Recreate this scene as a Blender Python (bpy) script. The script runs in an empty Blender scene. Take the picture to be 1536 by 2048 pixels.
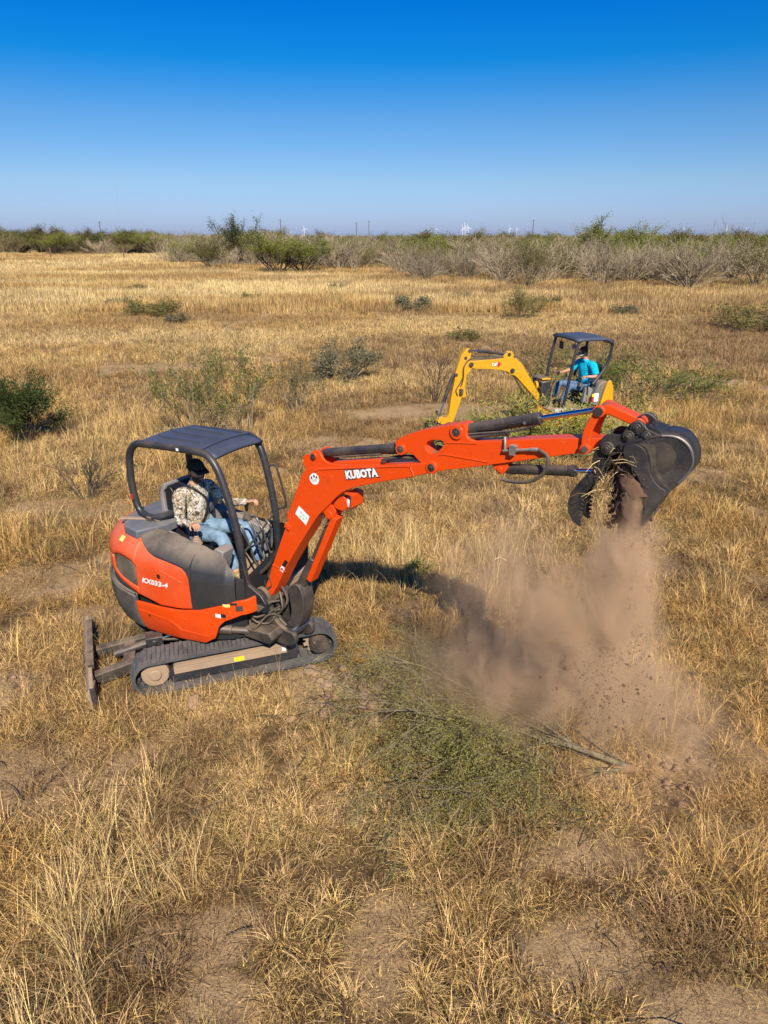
import bpy, bmesh, math, random
import numpy as np
from mathutils import Vector, Matrix, Euler

R = math.radians
sc = bpy.context.scene
col = sc.collection
rng = np.random.default_rng(7)
random.seed(7)

# ------------------------------------------------------------------ camera, sky, sun, exposure
cam_d = bpy.data.cameras.new('camera')
cam = bpy.data.objects.new('camera', cam_d)
col.objects.link(cam)
cam.location = (0, 0, 4.2)
cam.rotation_euler = (R(90 - 21.5), 0, 0)
cam_d.sensor_fit = 'VERTICAL'
cam_d.sensor_height = 24.0
cam_d.lens = 24.0 * 1400 / 2048
cam_d.clip_start = 0.05
cam_d.clip_end = 30000
sc.camera = cam

SUN_EL, SUN_AZ = 39.0, 12.0          # behind the camera, a little to the right
world = bpy.data.worlds.new('World')
sc.world = world
world.use_nodes = True
wn, wl = world.node_tree.nodes, world.node_tree.links
wn.clear()
sky = wn.new('ShaderNodeTexSky')
sky.sky_type = 'NISHITA'
sky.sun_disc = False
sky.sun_elevation = R(SUN_EL)
sky.sun_rotation = R(180 - SUN_AZ)
sky.altitude = 50
sky.air_density = 1.0
sky.dust_density = 0.6
sky.ozone_density = 3.0
hsv = wn.new('ShaderNodeHueSaturation')
hsv.inputs['Saturation'].default_value = 1.25
hsv.inputs['Value'].default_value = 1.0
bg = wn.new('ShaderNodeBackground')
bg.inputs['Strength'].default_value = 0.078
wo = wn.new('ShaderNodeOutputWorld')
wl.new(sky.outputs[0], hsv.inputs['Color'])
# deep clear-air gradient: the sky gets bluer with height, the same all the way round
wtc = wn.new('ShaderNodeTexCoord'); wsp = wn.new('ShaderNodeSeparateXYZ'); wl.new(wtc.outputs['Generated'], wsp.inputs[0])
ramp = wn.new('ShaderNodeValToRGB'); wl.new(wsp.outputs['Z'], ramp.inputs[0])
cr = ramp.color_ramp; cr.interpolation = 'LINEAR'
for i, (p, c) in enumerate(((0.0, (.56, .68, 1.36)), (.0675, (.58, .70, .99)), (.135, (.41, .67, .95)), (.196, (.04, .60, 1.0)), (.26, (.004, .53, 1.08)), (1.0, (.004, .48, 1.04)))):
    e_ = cr.elements[i] if i < 2 else cr.elements.new(p)
    e_.position = p; e_.color = (*c, 1)
wmx = wn.new('ShaderNodeMix'); wmx.data_type = 'RGBA'; wmx.blend_type = 'MULTIPLY'; wmx.inputs[0].default_value = 1
wl.new(hsv.outputs[0], wmx.inputs[6]); wl.new(ramp.outputs[0], wmx.inputs[7])
wl.new(wmx.outputs[2], bg.inputs['Color'])
wl.new(bg.outputs[0], wo.inputs['Surface'])

sun_d = bpy.data.lights.new('sun', 'SUN')
sun_d.energy = 4.9
sun_d.angle = R(0.53)
sun_d.color = (1.0, 0.90, 0.75)
sun = bpy.data.objects.new('sun', sun_d)
col.objects.link(sun)
sdir = Vector((math.sin(R(SUN_AZ)) * math.cos(R(SUN_EL)), -math.cos(R(SUN_AZ)) * math.cos(R(SUN_EL)), math.sin(R(SUN_EL))))
sun.rotation_euler = sdir.to_track_quat('Z', 'Y').to_euler()

sc.view_settings.view_transform = 'Standard'
sc.view_settings.look = 'None'
sc.view_settings.exposure = 0.53
sc.view_settings.gamma = 1.0
sc.view_settings.use_curve_mapping = False
sc.render.engine = 'CYCLES'
sc.cycles.max_bounces = 6
sc.cycles.diffuse_bounces = 2
sc.cycles.glossy_bounces = 3
sc.cycles.transmission_bounces = 3
sc.cycles.transparent_max_bounces = 8
sc.cycles.volume_bounces = 1
sc.cycles.use_denoising = True
sc.cycles.volume_max_steps = 128

# ------------------------------------------------------------------ materials
def mat(name, color=(.5, .5, .5), rough=.6, metal=0.0, spec=.5, coat=0.0):
    m = bpy.data.materials.new(name)
    m.use_nodes = True
    b = m.node_tree.nodes['Principled BSDF']
    b.inputs['Base Color'].default_value = (*color, 1)
    b.inputs['Roughness'].default_value = rough
    b.inputs['Metallic'].default_value = metal
    b.inputs['Specular IOR Level'].default_value = spec
    b.inputs['Coat Weight'].default_value = coat
    return m

DUST = (.36, .26, .17)
def worn(name, color, rough=.45, metal=0.0, dust=.35, spec=.5, coat=0.0, scale=3.0, dustcol=DUST, topdust=.5, speck=.25, bump=.0, upmin=.15, grime=.0):
    """paint / plastic / metal with settled dust (more on upward faces), stains and fine scratches"""
    m = mat(name, color, rough, metal, spec, coat)
    nt = m.node_tree; n, l = nt.nodes, nt.links
    b = n['Principled BSDF']
    tc = n.new('ShaderNodeTexCoord')
    n1 = n.new('ShaderNodeTexNoise'); n1.inputs['Scale'].default_value = scale; n1.inputs['Detail'].default_value = 6; n1.inputs['Roughness'].default_value = .65
    n2 = n.new('ShaderNodeTexNoise'); n2.inputs['Scale'].default_value = scale * 14; n2.inputs['Detail'].default_value = 4; n2.inputs['Roughness'].default_value = .7
    l.new(tc.outputs['Object'], n1.inputs['Vector']); l.new(tc.outputs['Object'], n2.inputs['Vector'])
    geo = n.new('ShaderNodeNewGeometry')
    sep = n.new('ShaderNodeSeparateXYZ'); l.new(geo.outputs['Normal'], sep.inputs[0])
    up = n.new('ShaderNodeMapRange'); up.inputs[1].default_value = upmin; up.inputs[2].default_value = .95; up.inputs[3].default_value = 0; up.inputs[4].default_value = topdust
    l.new(sep.outputs['Z'], up.inputs[0])
    r1 = n.new('ShaderNodeMapRange'); r1.inputs[1].default_value = .42; r1.inputs[2].default_value = .75; r1.inputs[3].default_value = 0; r1.inputs[4].default_value = dust
    l.new(n1.outputs[0], r1.inputs[0])
    r2 = n.new('ShaderNodeMapRange'); r2.inputs[1].default_value = .56; r2.inputs[2].default_value = .72; r2.inputs[3].default_value = 0; r2.inputs[4].default_value = speck
    l.new(n2.outputs[0], r2.inputs[0])
    mu = n.new('ShaderNodeMath'); mu.operation = 'MULTIPLY'; l.new(up.outputs[0], mu.inputs[0])
    r3 = n.new('ShaderNodeMapRange'); r3.inputs[1].default_value = .3; r3.inputs[2].default_value = .6; r3.inputs[3].default_value = .35; r3.inputs[4].default_value = 1.3
    l.new(n1.outputs[0], r3.inputs[0]); l.new(r3.outputs[0], mu.inputs[1])
    a = n.new('ShaderNodeMath'); a.operation = 'ADD'; l.new(r1.outputs[0], a.inputs[0]); l.new(mu.outputs[0], a.inputs[1])
    a2 = n.new('ShaderNodeMath'); a2.operation = 'ADD'; a2.use_clamp = True; l.new(a.outputs[0], a2.inputs[0]); l.new(r2.outputs[0], a2.inputs[1])
    mx = n.new('ShaderNodeMix'); mx.data_type = 'RGBA'
    mx.inputs[6].default_value = (*color, 1); mx.inputs[7].default_value = (*dustcol, 1)
    if grime:       # dark grease stains, rubbed patches and thin scratches
        g1 = n.new('ShaderNodeTexNoise'); g1.inputs['Scale'].default_value = scale * 3.3; g1.inputs['Detail'].default_value = 7; g1.inputs['Roughness'].default_value = .78; g1.inputs['Distortion'].default_value = .8
        l.new(tc.outputs['Object'], g1.inputs['Vector'])
        gr_ = n.new('ShaderNodeMapRange'); gr_.inputs[1].default_value = .57; gr_.inputs[2].default_value = .70; gr_.inputs[3].default_value = 0; gr_.inputs[4].default_value = grime; l.new(g1.outputs[0], gr_.inputs[0])
        gm = n.new('ShaderNodeMix'); gm.data_type = 'RGBA'; gm.inputs[6].default_value = (*color, 1); gm.inputs[7].default_value = (color[0] * .16, color[1] * .3 + .01, .012, 1); l.new(gr_.outputs[0], gm.inputs[0])
        mp = n.new('ShaderNodeMapping'); mp.inputs['Scale'].default_value = (7, 60, 60); mp.inputs['Rotation'].default_value = (.3, .5, .2); l.new(tc.outputs['Object'], mp.inputs[0])
        g2 = n.new('ShaderNodeTexNoise'); g2.inputs['Scale'].default_value = 1.0; g2.inputs['Detail'].default_value = 3; l.new(mp.outputs[0], g2.inputs['Vector'])
        gs = n.new('ShaderNodeMapRange'); gs.inputs[1].default_value = .66; gs.inputs[2].default_value = .70; gs.inputs[3].default_value = 0; gs.inputs[4].default_value = .45; l.new(g2.outputs[0], gs.inputs[0])
        gx = n.new('ShaderNodeMix'); gx.data_type = 'RGBA'; l.new(gs.outputs[0], gx.inputs[0]); l.new(gm.outputs[2], gx.inputs[6]); gx.inputs[7].default_value = (min(1, color[0] * 1.05), color[1] * 1.5 + .05, color[2] + .05, 1)
        l.new(gx.outputs[2], mx.inputs[6])
    l.new(a2.outputs[0], mx.inputs[0]); l.new(mx.outputs[2], b.inputs['Base Color'])
    rr = n.new('ShaderNodeMapRange'); rr.inputs[3].default_value = rough; rr.inputs[4].default_value = .92
    l.new(a2.outputs[0], rr.inputs[0]); l.new(rr.outputs[0], b.inputs['Roughness'])
    if metal:
        rm = n.new('ShaderNodeMapRange'); rm.inputs[3].default_value = metal; rm.inputs[4].default_value = 0
        l.new(a2.outputs[0], rm.inputs[0]); l.new(rm.outputs[0], b.inputs['Metallic'])
    bp = n.new('ShaderNodeBump'); bp.inputs['Strength'].default_value = .12 + bump; bp.inputs['Distance'].default_value = .004
    l.new(n2.outputs[0], bp.inputs['Height']); l.new(bp.outputs[0], b.inputs['Normal'])
    return m

ORANGE = worn('orange_paint', (.70, .060, .002), .40, dust=.07, topdust=.10, speck=.20, coat=.05, spec=.35, dustcol=(.34, .13, .06), grime=.45)
ORANGE_DUSTY = worn('dusty_orange_paint', (.68, .064, .008), .42, dust=.20, topdust=.34, speck=.14, coat=.08, dustcol=(.50, .22, .12), grime=.30)
YELLOW = worn('yellow_paint', (.60, .30, .004), .42, dust=.08, topdust=.14, speck=.16, coat=.08, grime=.70)
BLACKP = worn('black_plastic', (.026, .027, .029), .40, dust=.06, topdust=.62, speck=.08, upmin=.42, scale=2.2, dustcol=(.30, .235, .17))
COUNTER = worn('dark_grey_casting', (.030, .032, .035), .5, dust=.30, topdust=.55, speck=.18, scale=2.4, dustcol=(.30, .25, .20))
BLACKM = worn('black_metal', (.018, .021, .028), .36, dust=.12, topdust=.12, speck=.10)
ROOFM = worn('canopy_sheet_paint', (.045, .055, .085), .45, dust=.18, topdust=.10, speck=.10, dustcol=(.16, .16, .19))
CYLM = worn('cylinder_black', (.022, .023, .026), .38, dust=.25, topdust=.22, speck=.2)
DIRTYM = worn('dirty_steel', (.040, .036, .033), .6, metal=.3, dust=.50, topdust=.60, speck=.35, scale=5, dustcol=(.20, .145, .10))
RUBBER = worn('track_rubber', (.050, .051, .054), .75, dust=.35, topdust=.34, speck=.2, scale=4, dustcol=(.185, .165, .150), bump=.3)
SOILED = worn('soil_covered_steel', (.30, .21, .14), .9, dust=.6, topdust=.5, speck=.35, scale=4, dustcol=(.40, .28, .18), bump=.4)
BUCKET = worn('bucket_steel', (.027, .026, .028), .40, metal=.35, dust=.38, topdust=.12, speck=.40, scale=5, dustcol=(.125, .095, .072))
RUSTY = worn('rubbed_bucket_patch', (.035, .028, .024), .5, metal=.2, dust=.55, topdust=.2, speck=.3, scale=6, dustcol=(.11, .08, .05))
STEEL = mat('worn_bright_steel', (.38, .38, .40), .38, 1.0)
CHROME = mat('chrome_rod', (.62, .66, .74), .12, 1.0)
DARKROD = worn('dusty_rod', (.12, .10, .09), .35, metal=.7, dust=.4, topdust=.3, speck=.2, dustcol=(.2, .15, .12))
HOSE = worn('rubber_hose', (.02, .02, .02), .55, dust=.3, topdust=.3, speck=.1)
GREYP = worn('grey_plastic', (.20, .205, .22), .5, dust=.3, topdust=.3, speck=.1)
SEATM = mat('black_vinyl', (.012, .012, .014), .32)
WHITE = mat('white_sticker', (.78, .78, .76), .5)
BLACKPRINT = mat('black_print', (.012, .012, .014), .5)
REDPRINT = mat('red_print', (.45, .02, .015), .5)
YELLOWPRINT = mat('yellow_sticker', (.85, .60, .02), .5)
PALEY = mat('pale_yellow_sticker', (.75, .60, .18), .6)
GREENPRINT = mat('green_print', (.35, .62, .45), .6)
LENS = mat('lamp_lens', (.75, .78, .8), .08, .4)
DARKHOLE = mat('dark_grille', (.012, .012, .013), .7)
MESHM = worn('grille_slat', (.05, .05, .052), .55, dust=.3, topdust=.3, speck=.1)

# ------------------------------------------------------------------ object helpers
def tag(o, label=None, cat=None, group=None, kind=None):
    if label: o['label'] = label
    if cat: o['category'] = cat
    if group: o['group'] = group
    if kind: o['kind'] = kind
    return o

def empty(name, loc=(0, 0, 0), label=None, cat=None, group=None):
    o = bpy.data.objects.new(name, None)
    o.empty_display_size = .3
    o.location = loc
    col.objects.link(o)
    return tag(o, label, cat, group)

def frame(origin, heading, pitch=0.0):
    """frame with x forward along the heading, y to the left, z up"""
    return Matrix.Translation(Vector(origin)) @ Matrix.Rotation(R(heading), 4, 'Z') @ Matrix.Rotation(R(-pitch), 4, 'Y')

class MB:
    def __init__(s): s.v = []; s.f = []; s.mi = []; s.cur = 0
    def add(s, vs, fs):
        k = len(s.v)
        s.v.extend([tuple(map(float, p)) for p in vs])
        s.f.extend([tuple(i + k for i in f) for f in fs]); s.mi.extend([s.cur] * len(fs)); return s
    def box(s, c, size, rot=None):
        hx, hy, hz = size[0] / 2, size[1] / 2, size[2] / 2
        P = [Vector((x * hx, y * hy, z * hz)) for x in (-1, 1) for y in (-1, 1) for z in (-1, 1)]
        if rot is not None:
            P = [rot @ p for p in P]
        return s.add([p + Vector(c) for p in P], [(0, 1, 3, 2), (4, 6, 7, 5), (0, 4, 5, 1), (2, 3, 7, 6), (0, 2, 6, 4), (1, 5, 7, 3)])
    def bar(s, p0, p1, w, h, up=(0, 0, 1)):
        p0, p1 = Vector(p0), Vector(p1); d = (p1 - p0).normalized(); u = Vector(up)
        if abs(d.dot(u)) > .98: u = Vector((1, 0, 0))
        a = d.cross(u).normalized(); b = a.cross(d)
        P = [q + a * (i * w / 2) + b * (j * h / 2) for q in (p0, p1) for i, j in ((-1, -1), (1, -1), (1, 1), (-1, 1))]
        return s.add(P, [(0, 3, 2, 1), (4, 5, 6, 7), (0, 1, 5, 4), (1, 2, 6, 5), (2, 3, 7, 6), (3, 0, 4, 7)])
    def tube(s, pts, r, n=8, caps=True):
        pts = [Vector(p) for p in pts]; m = len(pts)
        rr = r if hasattr(r, '__len__') else [r] * m
        T = [((pts[min(i + 1, m - 1)] - pts[max(i - 1, 0)])).normalized() for i in range(m)]
        u = T[0].orthogonal().normalized(); vs = []
        for i in range(m):
            u = (u - T[i] * u.dot(T[i])); u = u.normalized() if u.length > 1e-6 else T[i].orthogonal().normalized()
            w = T[i].cross(u)
            for k in range(n):
                a = 2 * math.pi * k / n
                vs.append(pts[i] + (u * math.cos(a) + w * math.sin(a)) * rr[i])
        fs = [(i * n + k, i * n + (k + 1) % n, (i + 1) * n + (k + 1) % n, (i + 1) * n + k) for i in range(m - 1) for k in range(n)]
        if caps:
            fs.append(tuple(range(n))[::-1]); fs.append(tuple((m - 1) * n + k for k in range(n)))
        return s.add(vs, fs)
    def cyl(s, p0, p1, r, n=16): return s.tube([p0, p1], r, n)
    def prism(s, prof, y0, y1, hole=None):
        A = 0.5 * sum(prof[i][0] * prof[(i + 1) % len(prof)][1] - prof[(i + 1) % len(prof)][0] * prof[i][1] for i in range(len(prof)))
        if A < 0: prof = prof[::-1]
        n = len(prof)
        if hole is None:
            vs = [(x, y0, z) for x, z in prof] + [(x, y1, z) for x, z in prof]
            fs = [tuple(range(n)), tuple(range(2 * n - 1, n - 1, -1))] + [(i, i + n, (i + 1) % n + n, (i + 1) % n) for i in range(n)]
            if y0 > y1: fs = [f[::-1] for f in fs]
            return s.add(vs, fs)
        bm = bmesh.new()
        def loop(P, y): return [bm.verts.new((x, y, z)) for x, z in P]
        L = []
        for y in (y0, y1):
            o, h = loop(prof, y), loop(hole, y)
            ed = [bm.edges.new((o[i], o[(i + 1) % len(o)])) for i in range(len(o))] + [bm.edges.new((h[i], h[(i + 1) % len(h)])) for i in range(len(h))]
            bmesh.ops.triangle_fill(bm, edges=ed, use_beauty=True)
            L.append((o, h))
        for a, b in ((L[0][0], L[1][0]), (L[0][1], L[1][1])):
            for i in range(len(a)):
                j = (i + 1) % len(a); bm.faces.new((a[i], b[i], b[j], a[j]))
        bmesh.ops.recalc_face_normals(bm, faces=bm.faces)
        bm.verts.index_update()
        s.add([v.co[:] for v in bm.verts], [tuple(v.index for v in f.verts) for f in bm.faces]); bm.free()
        return s
    def ball(s, c, r, n=10, sc3=(1, 1, 1)):
        vs = []; m = n
        for i in range(1, m):
            t = math.pi * i / m
            for k in range(n):
                a = 2 * math.pi * k / n
                vs.append((c[0] + r * sc3[0] * math.sin(t) * math.cos(a), c[1] + r * sc3[1] * math.sin(t) * math.sin(a), c[2] + r * sc3[2] * math.cos(t)))
        fs = [(i * n + k, (i + 1) * n + k, (i + 1) * n + (k + 1) % n, i * n + (k + 1) % n) for i in range(m - 2) for k in range(n)]
        vs += [(c[0], c[1], c[2] + r * sc3[2]), (c[0], c[1], c[2] - r * sc3[2])]
        T, Bt = len(vs) - 2, len(vs) - 1
        fs += [(T, k, (k + 1) % n) for k in range(n)] + [(Bt, (m - 2) * n + (k + 1) % n, (m - 2) * n + k) for k in range(n)]
        return s.add(vs, fs)
    def build(s, name, m, parent=None, fr=None, bevel=0, angle=35, seg=2, sub=0, recalc=True):
        me = bpy.data.meshes.new(name)
        me.from_pydata(s.v, [], s.f)
        ms = m if isinstance(m, (list, tuple)) else [m]
        for q in ms: me.materials.append(q)
        if len(ms) > 1: me.polygons.foreach_set('material_index', s.mi)
        if recalc:
            bm = bmesh.new(); bm.from_mesh(me); bmesh.ops.recalc_face_normals(bm, faces=bm.faces); bm.to_mesh(me); bm.free()
        me.polygons.foreach_set('use_smooth', [True] * len(me.polygons))
        me.set_sharp_from_angle(angle=R(angle))
        me.update()
        o = bpy.data.objects.new(name, me)
        col.objects.link(o)
        if fr is not None: o.matrix_local = fr
        if parent is not None: o.parent = parent
        if bevel:
            b = o.modifiers.new('bevel', 'BEVEL'); b.width = bevel; b.segments = seg; b.limit_method = 'ANGLE'; b.angle_limit = R(30); b.harden_normals = False
        if sub:
            q = o.modifiers.new('sub', 'SUBSURF'); q.levels = sub; q.render_levels = sub
        return o

def smooth_path(P, n=6):
    """Catmull-Rom through the points"""
    P = [Vector(p) for p in P]; out = []
    for i in range(len(P) - 1):
        p0, p1, p2, p3 = P[max(i - 1, 0)], P[i], P[i + 1], P[min(i + 2, len(P) - 1)]
        for k in range(n):
            t = k / n
            out.append(.5 * ((2 * p1) + (p2 - p0) * t + (2 * p0 - 5 * p1 + 4 * p2 - p3) * t * t + (3 * p1 - p0 - 3 * p2 + p3) * t ** 3))
    out.append(P[-1]); return out

def smooth2(P, n=3, closed=True):
    """rounds a closed 2D outline (Chaikin)"""
    for _ in range(n):
        Q = []
        for i in range(len(P)):
            a, b = P[i], P[(i + 1) % len(P)]
            Q += [(a[0] * .78 + b[0] * .22, a[1] * .78 + b[1] * .22), (a[0] * .22 + b[0] * .78, a[1] * .22 + b[1] * .78)]
        P = Q
    return P

def text_mesh(name, body, size, m, parent, mtx, offset=0.0, extrude=.0006, shear=0.0, spacing=1.0, sx=1.0):
    cu = bpy.data.curves.new(name, 'FONT')
    cu.body = body; cu.size = size; cu.offset = offset; cu.extrude = extrude; cu.shear = shear
    cu.space_character = spacing; cu.align_x = 'LEFT'; cu.resolution_u = 2
    t = bpy.data.objects.new(name, cu); col.objects.link(t)
    dg = bpy.context.evaluated_depsgraph_get()
    me = bpy.data.meshes.new_from_object(t.evaluated_get(dg))
    me.name = name
    bpy.data.objects.remove(t); bpy.data.curves.remove(cu)
    me.materials.clear(); me.materials.append(m)
    o = bpy.data.objects.new(name, me); col.objects.link(o)
    o.parent = parent
    o.matrix_local = mtx @ Matrix.Diagonal((sx, 1, 1, 1))
    return o

def side_mtx(x, z, y, ang, side=-1):
    """text plane on a vertical face whose outward normal is -y (side=-1) or +y (side=+1); baseline at (x,z) with slope ang"""
    if side < 0:
        X = Vector((math.cos(R(ang)), 0, math.sin(R(ang)))); Z = Vector((0, -1, 0))
    else:
        X = Vector((-math.cos(R(ang)), 0, math.sin(R(ang)))); Z = Vector((0, 1, 0))
    Y = Z.cross(X)
    M3 = Matrix((X, Y, Z)).transposed().to_4x4()
    return Matrix.Translation((x, y, z)) @ M3

# ------------------------------------------------------------------ value noise in numpy, terrain height
_tab = np.random.default_rng(11).random((256, 256))
def vn(x, y, s=1.0, seed=0):
    x = np.asarray(x, float) / s + seed * 17.31; y = np.asarray(y, float) / s + seed * 9.77
    xi, yi = np.floor(x).astype(int), np.floor(y).astype(int)
    fx, fy = x - xi, y - yi
    fx = fx * fx * (3 - 2 * fx); fy = fy * fy * (3 - 2 * fy)
    g = lambda a, b: _tab[a & 255, b & 255]
    return (g(xi, yi) * (1 - fx) + g(xi + 1, yi) * fx) * (1 - fy) + (g(xi, yi + 1) * (1 - fx) + g(xi + 1, yi + 1) * fx) * fy
def fbm(x, y, s=1.0, seed=0, o=4):
    t = 0; a = .5; w = 0
    for k in range(o):
        t = t + a * vn(x, y, s / 2 ** k, seed + k); w += a; a *= .5
    return t / w
def blob(x, y, cx, cy, rx, ry=None, a=0.0):
    ry = ry or rx
    c, s = math.cos(R(a)), math.sin(R(a))
    u = ((x - cx) * c + (y - cy) * s) / rx; v = (-(x - cx) * s + (y - cy) * c) / ry
    return np.exp(-(u * u + v * v) ** 1.5)

MOUND = [(-4.15, 5.75, .75, .42, 0, .10)]
def height(x, y):
    x = np.asarray(x, float); y = np.asarray(y, float)
    near = 1 / (1 + (np.hypot(x, y - 6) / 60) ** 2)
    h = (fbm(x, y, 2.2, 3) - .5) * .10 * near + (fbm(x, y, .35, 5, 3) - .5) * .045 * near
    d = np.hypot(x + 1.68, y - 6.72); h = h * np.clip((d - .6) / 1.6, .15, 1)
    for cx, cy, rx, ry, a, hh in MOUND: h = h + hh * blob(x, y, cx, cy, rx, ry, a)
    h = h - .16 * blob(x, y, 2.25, 4.65, .45, .35)
    cl = blob(x, y, -.25, 5.75, .62, .36, -25)
    h = h + cl * (fbm(x, y, .16, 9, 3) - .42) * .34
    return h
BARE = [(-4.25, 5.8, .85, .45, 0), (-4.4, 5.75, .8, .42, 0), (-3.2, 4.55, .6, .4, -20), (-.30, 5.66, .7, .42, -20), (-3.15, 4.55, .62, .42, -20), (-2.35, 4.42, .42, .22, 10), (-4.5, 8.2, .9, .55, 0), (-3.4, 7.3, .6, .35, 20),
        (-.22, 5.72, .75, .42, -25), (1.45, 3.85, .42, .22, 0), (1.30, 3.10, .5, .25, 20), (.12, 3.35, .30, .16, 0), (-.25, 4.3, .35, .2, 0),
        (-1.15, 3.2, .45, .2, 10), (-.95, 2.75, .3, .2, 0), (2.0, 2.6, .5, .3, 0), (2.25, 4.65, .6, .35, 0), (-.05, 3.05, .2, .3, 0),
        (1.2, 17.5, 2.6, .8, 0), (-.7, 14.6, 1.4, .7, 0), (2.9, 17.8, 1.8, .8, 0), (9.5, 21.5, 2.2, .7, 0), (8.3, 19.5, 1.4, .5, 0), (-8, 24, 3, .8, 0), (-2.2, 8.6, .9, .4, 0),
        (-5.2, 10.8, 1.2, .5, 0), (5.2, 12.6, 1.5, .5, 0)]
def bare(x, y):
    b = 0
    for q in BARE: b = b + blob(x, y, q[0], q[1], q[2] * .95, q[3] * .95, q[4])
    n = fbm(x, y, 1.1, 21, 4)
    b = b * (.55 + .9 * n) * 1.25
    return np.clip(np.maximum(b, (fbm(x, y, .8, 31, 4) - .625) * 6), 0, 1)
# ================================================================== GROUND
def axis(lo, hi, step, far, g=1.17):
    a = list(np.arange(lo, hi + 1e-6, step)); s = step; x = hi
    while x < far: s *= g; x += s; a.append(x)
    s = step; x = lo; b = []
    while x > -far: s *= g; x -= s; b.append(x)
    return np.array(b[::-1] + a)
gx, gy = axis(-6.5, 6.5, .055, 12000), axis(1.2, 14.5, .055, 14000)
X, Y = np.meshgrid(gx, gy, indexing='ij')
Z = height(X, Y)
nx, ny = len(gx), len(gy)
me = bpy.data.meshes.new('ground')
idx = (np.arange(nx - 1)[:, None] * ny + np.arange(ny - 1)[None, :]).ravel()
F = np.stack([idx, idx + ny, idx + ny + 1, idx + 1], 1)
me.vertices.add(nx * ny); me.vertices.foreach_set('co', np.stack([X, Y, Z], -1).reshape(-1).astype(np.float32))
me.loops.add(F.size); me.loops.foreach_set('vertex_index', F.ravel().astype(np.int32))
me.polygons.add(len(F)); me.polygons.foreach_set('loop_start', (np.arange(len(F)) * 4).astype(np.int32)); me.polygons.foreach_set('loop_total', np.full(len(F), 4, np.int32))
me.update(); me.validate()
me.polygons.foreach_set('use_smooth', [True] * len(F))
at_ = me.attributes.new('bare', 'FLOAT', 'POINT')
at_.data.foreach_set('value', bare(X, Y).reshape(-1).astype(np.float32))
ground = bpy.data.objects.new('ground', me); col.objects.link(ground)
tag(ground, 'tan sandy ground under the dry grass field', kind='structure')
GM = mat('soil', (.3, .2, .12), .95, spec=.1)
nt = GM.node_tree; n, l = nt.nodes, nt.links; b = n['Principled BSDF']
tc = n.new('ShaderNodeNewGeometry')
def noise(scale, det=6, rough=.6):
    q = n.new('ShaderNodeTexNoise'); q.inputs['Scale'].default_value = scale; q.inputs['Detail'].default_value = det; q.inputs['Roughness'].default_value = rough
    l.new(tc.outputs['Position'], q.inputs['Vector']); return q
def mixc(f, a, bb):
    q = n.new('ShaderNodeMix'); q.data_type = 'RGBA'
    for s, v in ((0, f), (6, a), (7, bb)):
        if isinstance(v, tuple): q.inputs[s].default_value = (*v, 1)
        else: l.new(v, q.inputs[s])
    return q.outputs[2]
def mr(v, a, bb, c=0, d=1):
    q = n.new('ShaderNodeMapRange'); q.inputs[1].default_value = a; q.inputs[2].default_value = bb; q.inputs[3].default_value = c; q.inputs[4].default_value = d
    l.new(v, q.inputs[0]); return q.outputs[0]
nA, nB, nC, nD = noise(.9), noise(9), noise(60, 5, .75), noise(.06, 5)
soil = mixc(mr(nA.outputs[0], .35, .65), (.36, .235, .115), (.46, .315, .17))
soil = mixc(mr(nC.outputs[0], .5, .70, 0, .75), soil, (.17, .105, .055))
nE = noise(3.2, 6, .7)
soil = mixc(mr(nE.outputs[0], .52, .68, 0, .55), soil, (.24, .155, .075))
litter = mixc(mr(nB.outputs[0], .35, .65), (.12, .075, .035), (.24, .155, .07))  # litter painted darker to imitate shade in the gaps between blades
litter = mixc(mr(nC.outputs[0], .45, .6, 0, .75), litter, (.04, .026, .014))
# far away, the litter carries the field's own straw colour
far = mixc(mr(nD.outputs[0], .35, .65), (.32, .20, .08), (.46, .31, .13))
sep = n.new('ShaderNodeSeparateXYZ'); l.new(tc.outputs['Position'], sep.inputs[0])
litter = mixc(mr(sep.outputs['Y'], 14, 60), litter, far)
atn = n.new('ShaderNodeAttribute'); atn.attribute_name = 'bare'
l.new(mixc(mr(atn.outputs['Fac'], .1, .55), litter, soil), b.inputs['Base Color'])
bp_ = n.new('ShaderNodeBump'); bp_.inputs['Strength'].default_value = .9; bp_.inputs['Distance'].default_value = .045
ad = n.new('ShaderNodeMath'); ad.operation = 'MULTIPLY_ADD'; l.new(nC.outputs[0], ad.inputs[0]); ad.inputs[1].default_value = .45; l.new(nB.outputs[0], ad.inputs[2])
l.new(ad.outputs[0], bp_.inputs['Height']); l.new(bp_.outputs[0], b.inputs['Normal'])
me.materials.append(GM)

# ================================================================== GRASS (instanced tufts)
def leafmat(name, rough=.6, trans=.35):
    m = bpy.data.materials.new(name); m.use_nodes = True; nt = m.node_tree; n, l = nt.nodes, nt.links
    b = n['Principled BSDF']; b.inputs['Roughness'].default_value = rough; b.inputs['Specular IOR Level'].default_value = .25
    t1 = n.new('ShaderNodeAttribute'); t1.attribute_type = 'INSTANCER'; t1.attribute_name = 'tint'
    t2 = n.new('ShaderNodeAttribute'); t2.attribute_name = 'bladecol'
    mx = n.new('ShaderNodeMix'); mx.data_type = 'RGBA'; mx.blend_type = 'MULTIPLY'; mx.inputs[0].default_value = 1
    l.new(t1.outputs['Color'], mx.inputs[6]); l.new(t2.outputs['Color'], mx.inputs[7])
    l.new(mx.outputs[2], b.inputs['Base Color'])
    tr = n.new('ShaderNodeBsdfTranslucent'); l.new(mx.outputs[2], tr.inputs['Color'])
    ms = n.new('ShaderNodeMixShader'); ms.inputs[0].default_value = trans
    l.new(b.outputs[0], ms.inputs[1]); l.new(tr.outputs[0], ms.inputs[2]); l.new(ms.outputs[0], n['Material Output'].inputs['Surface'])
    return m
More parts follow.
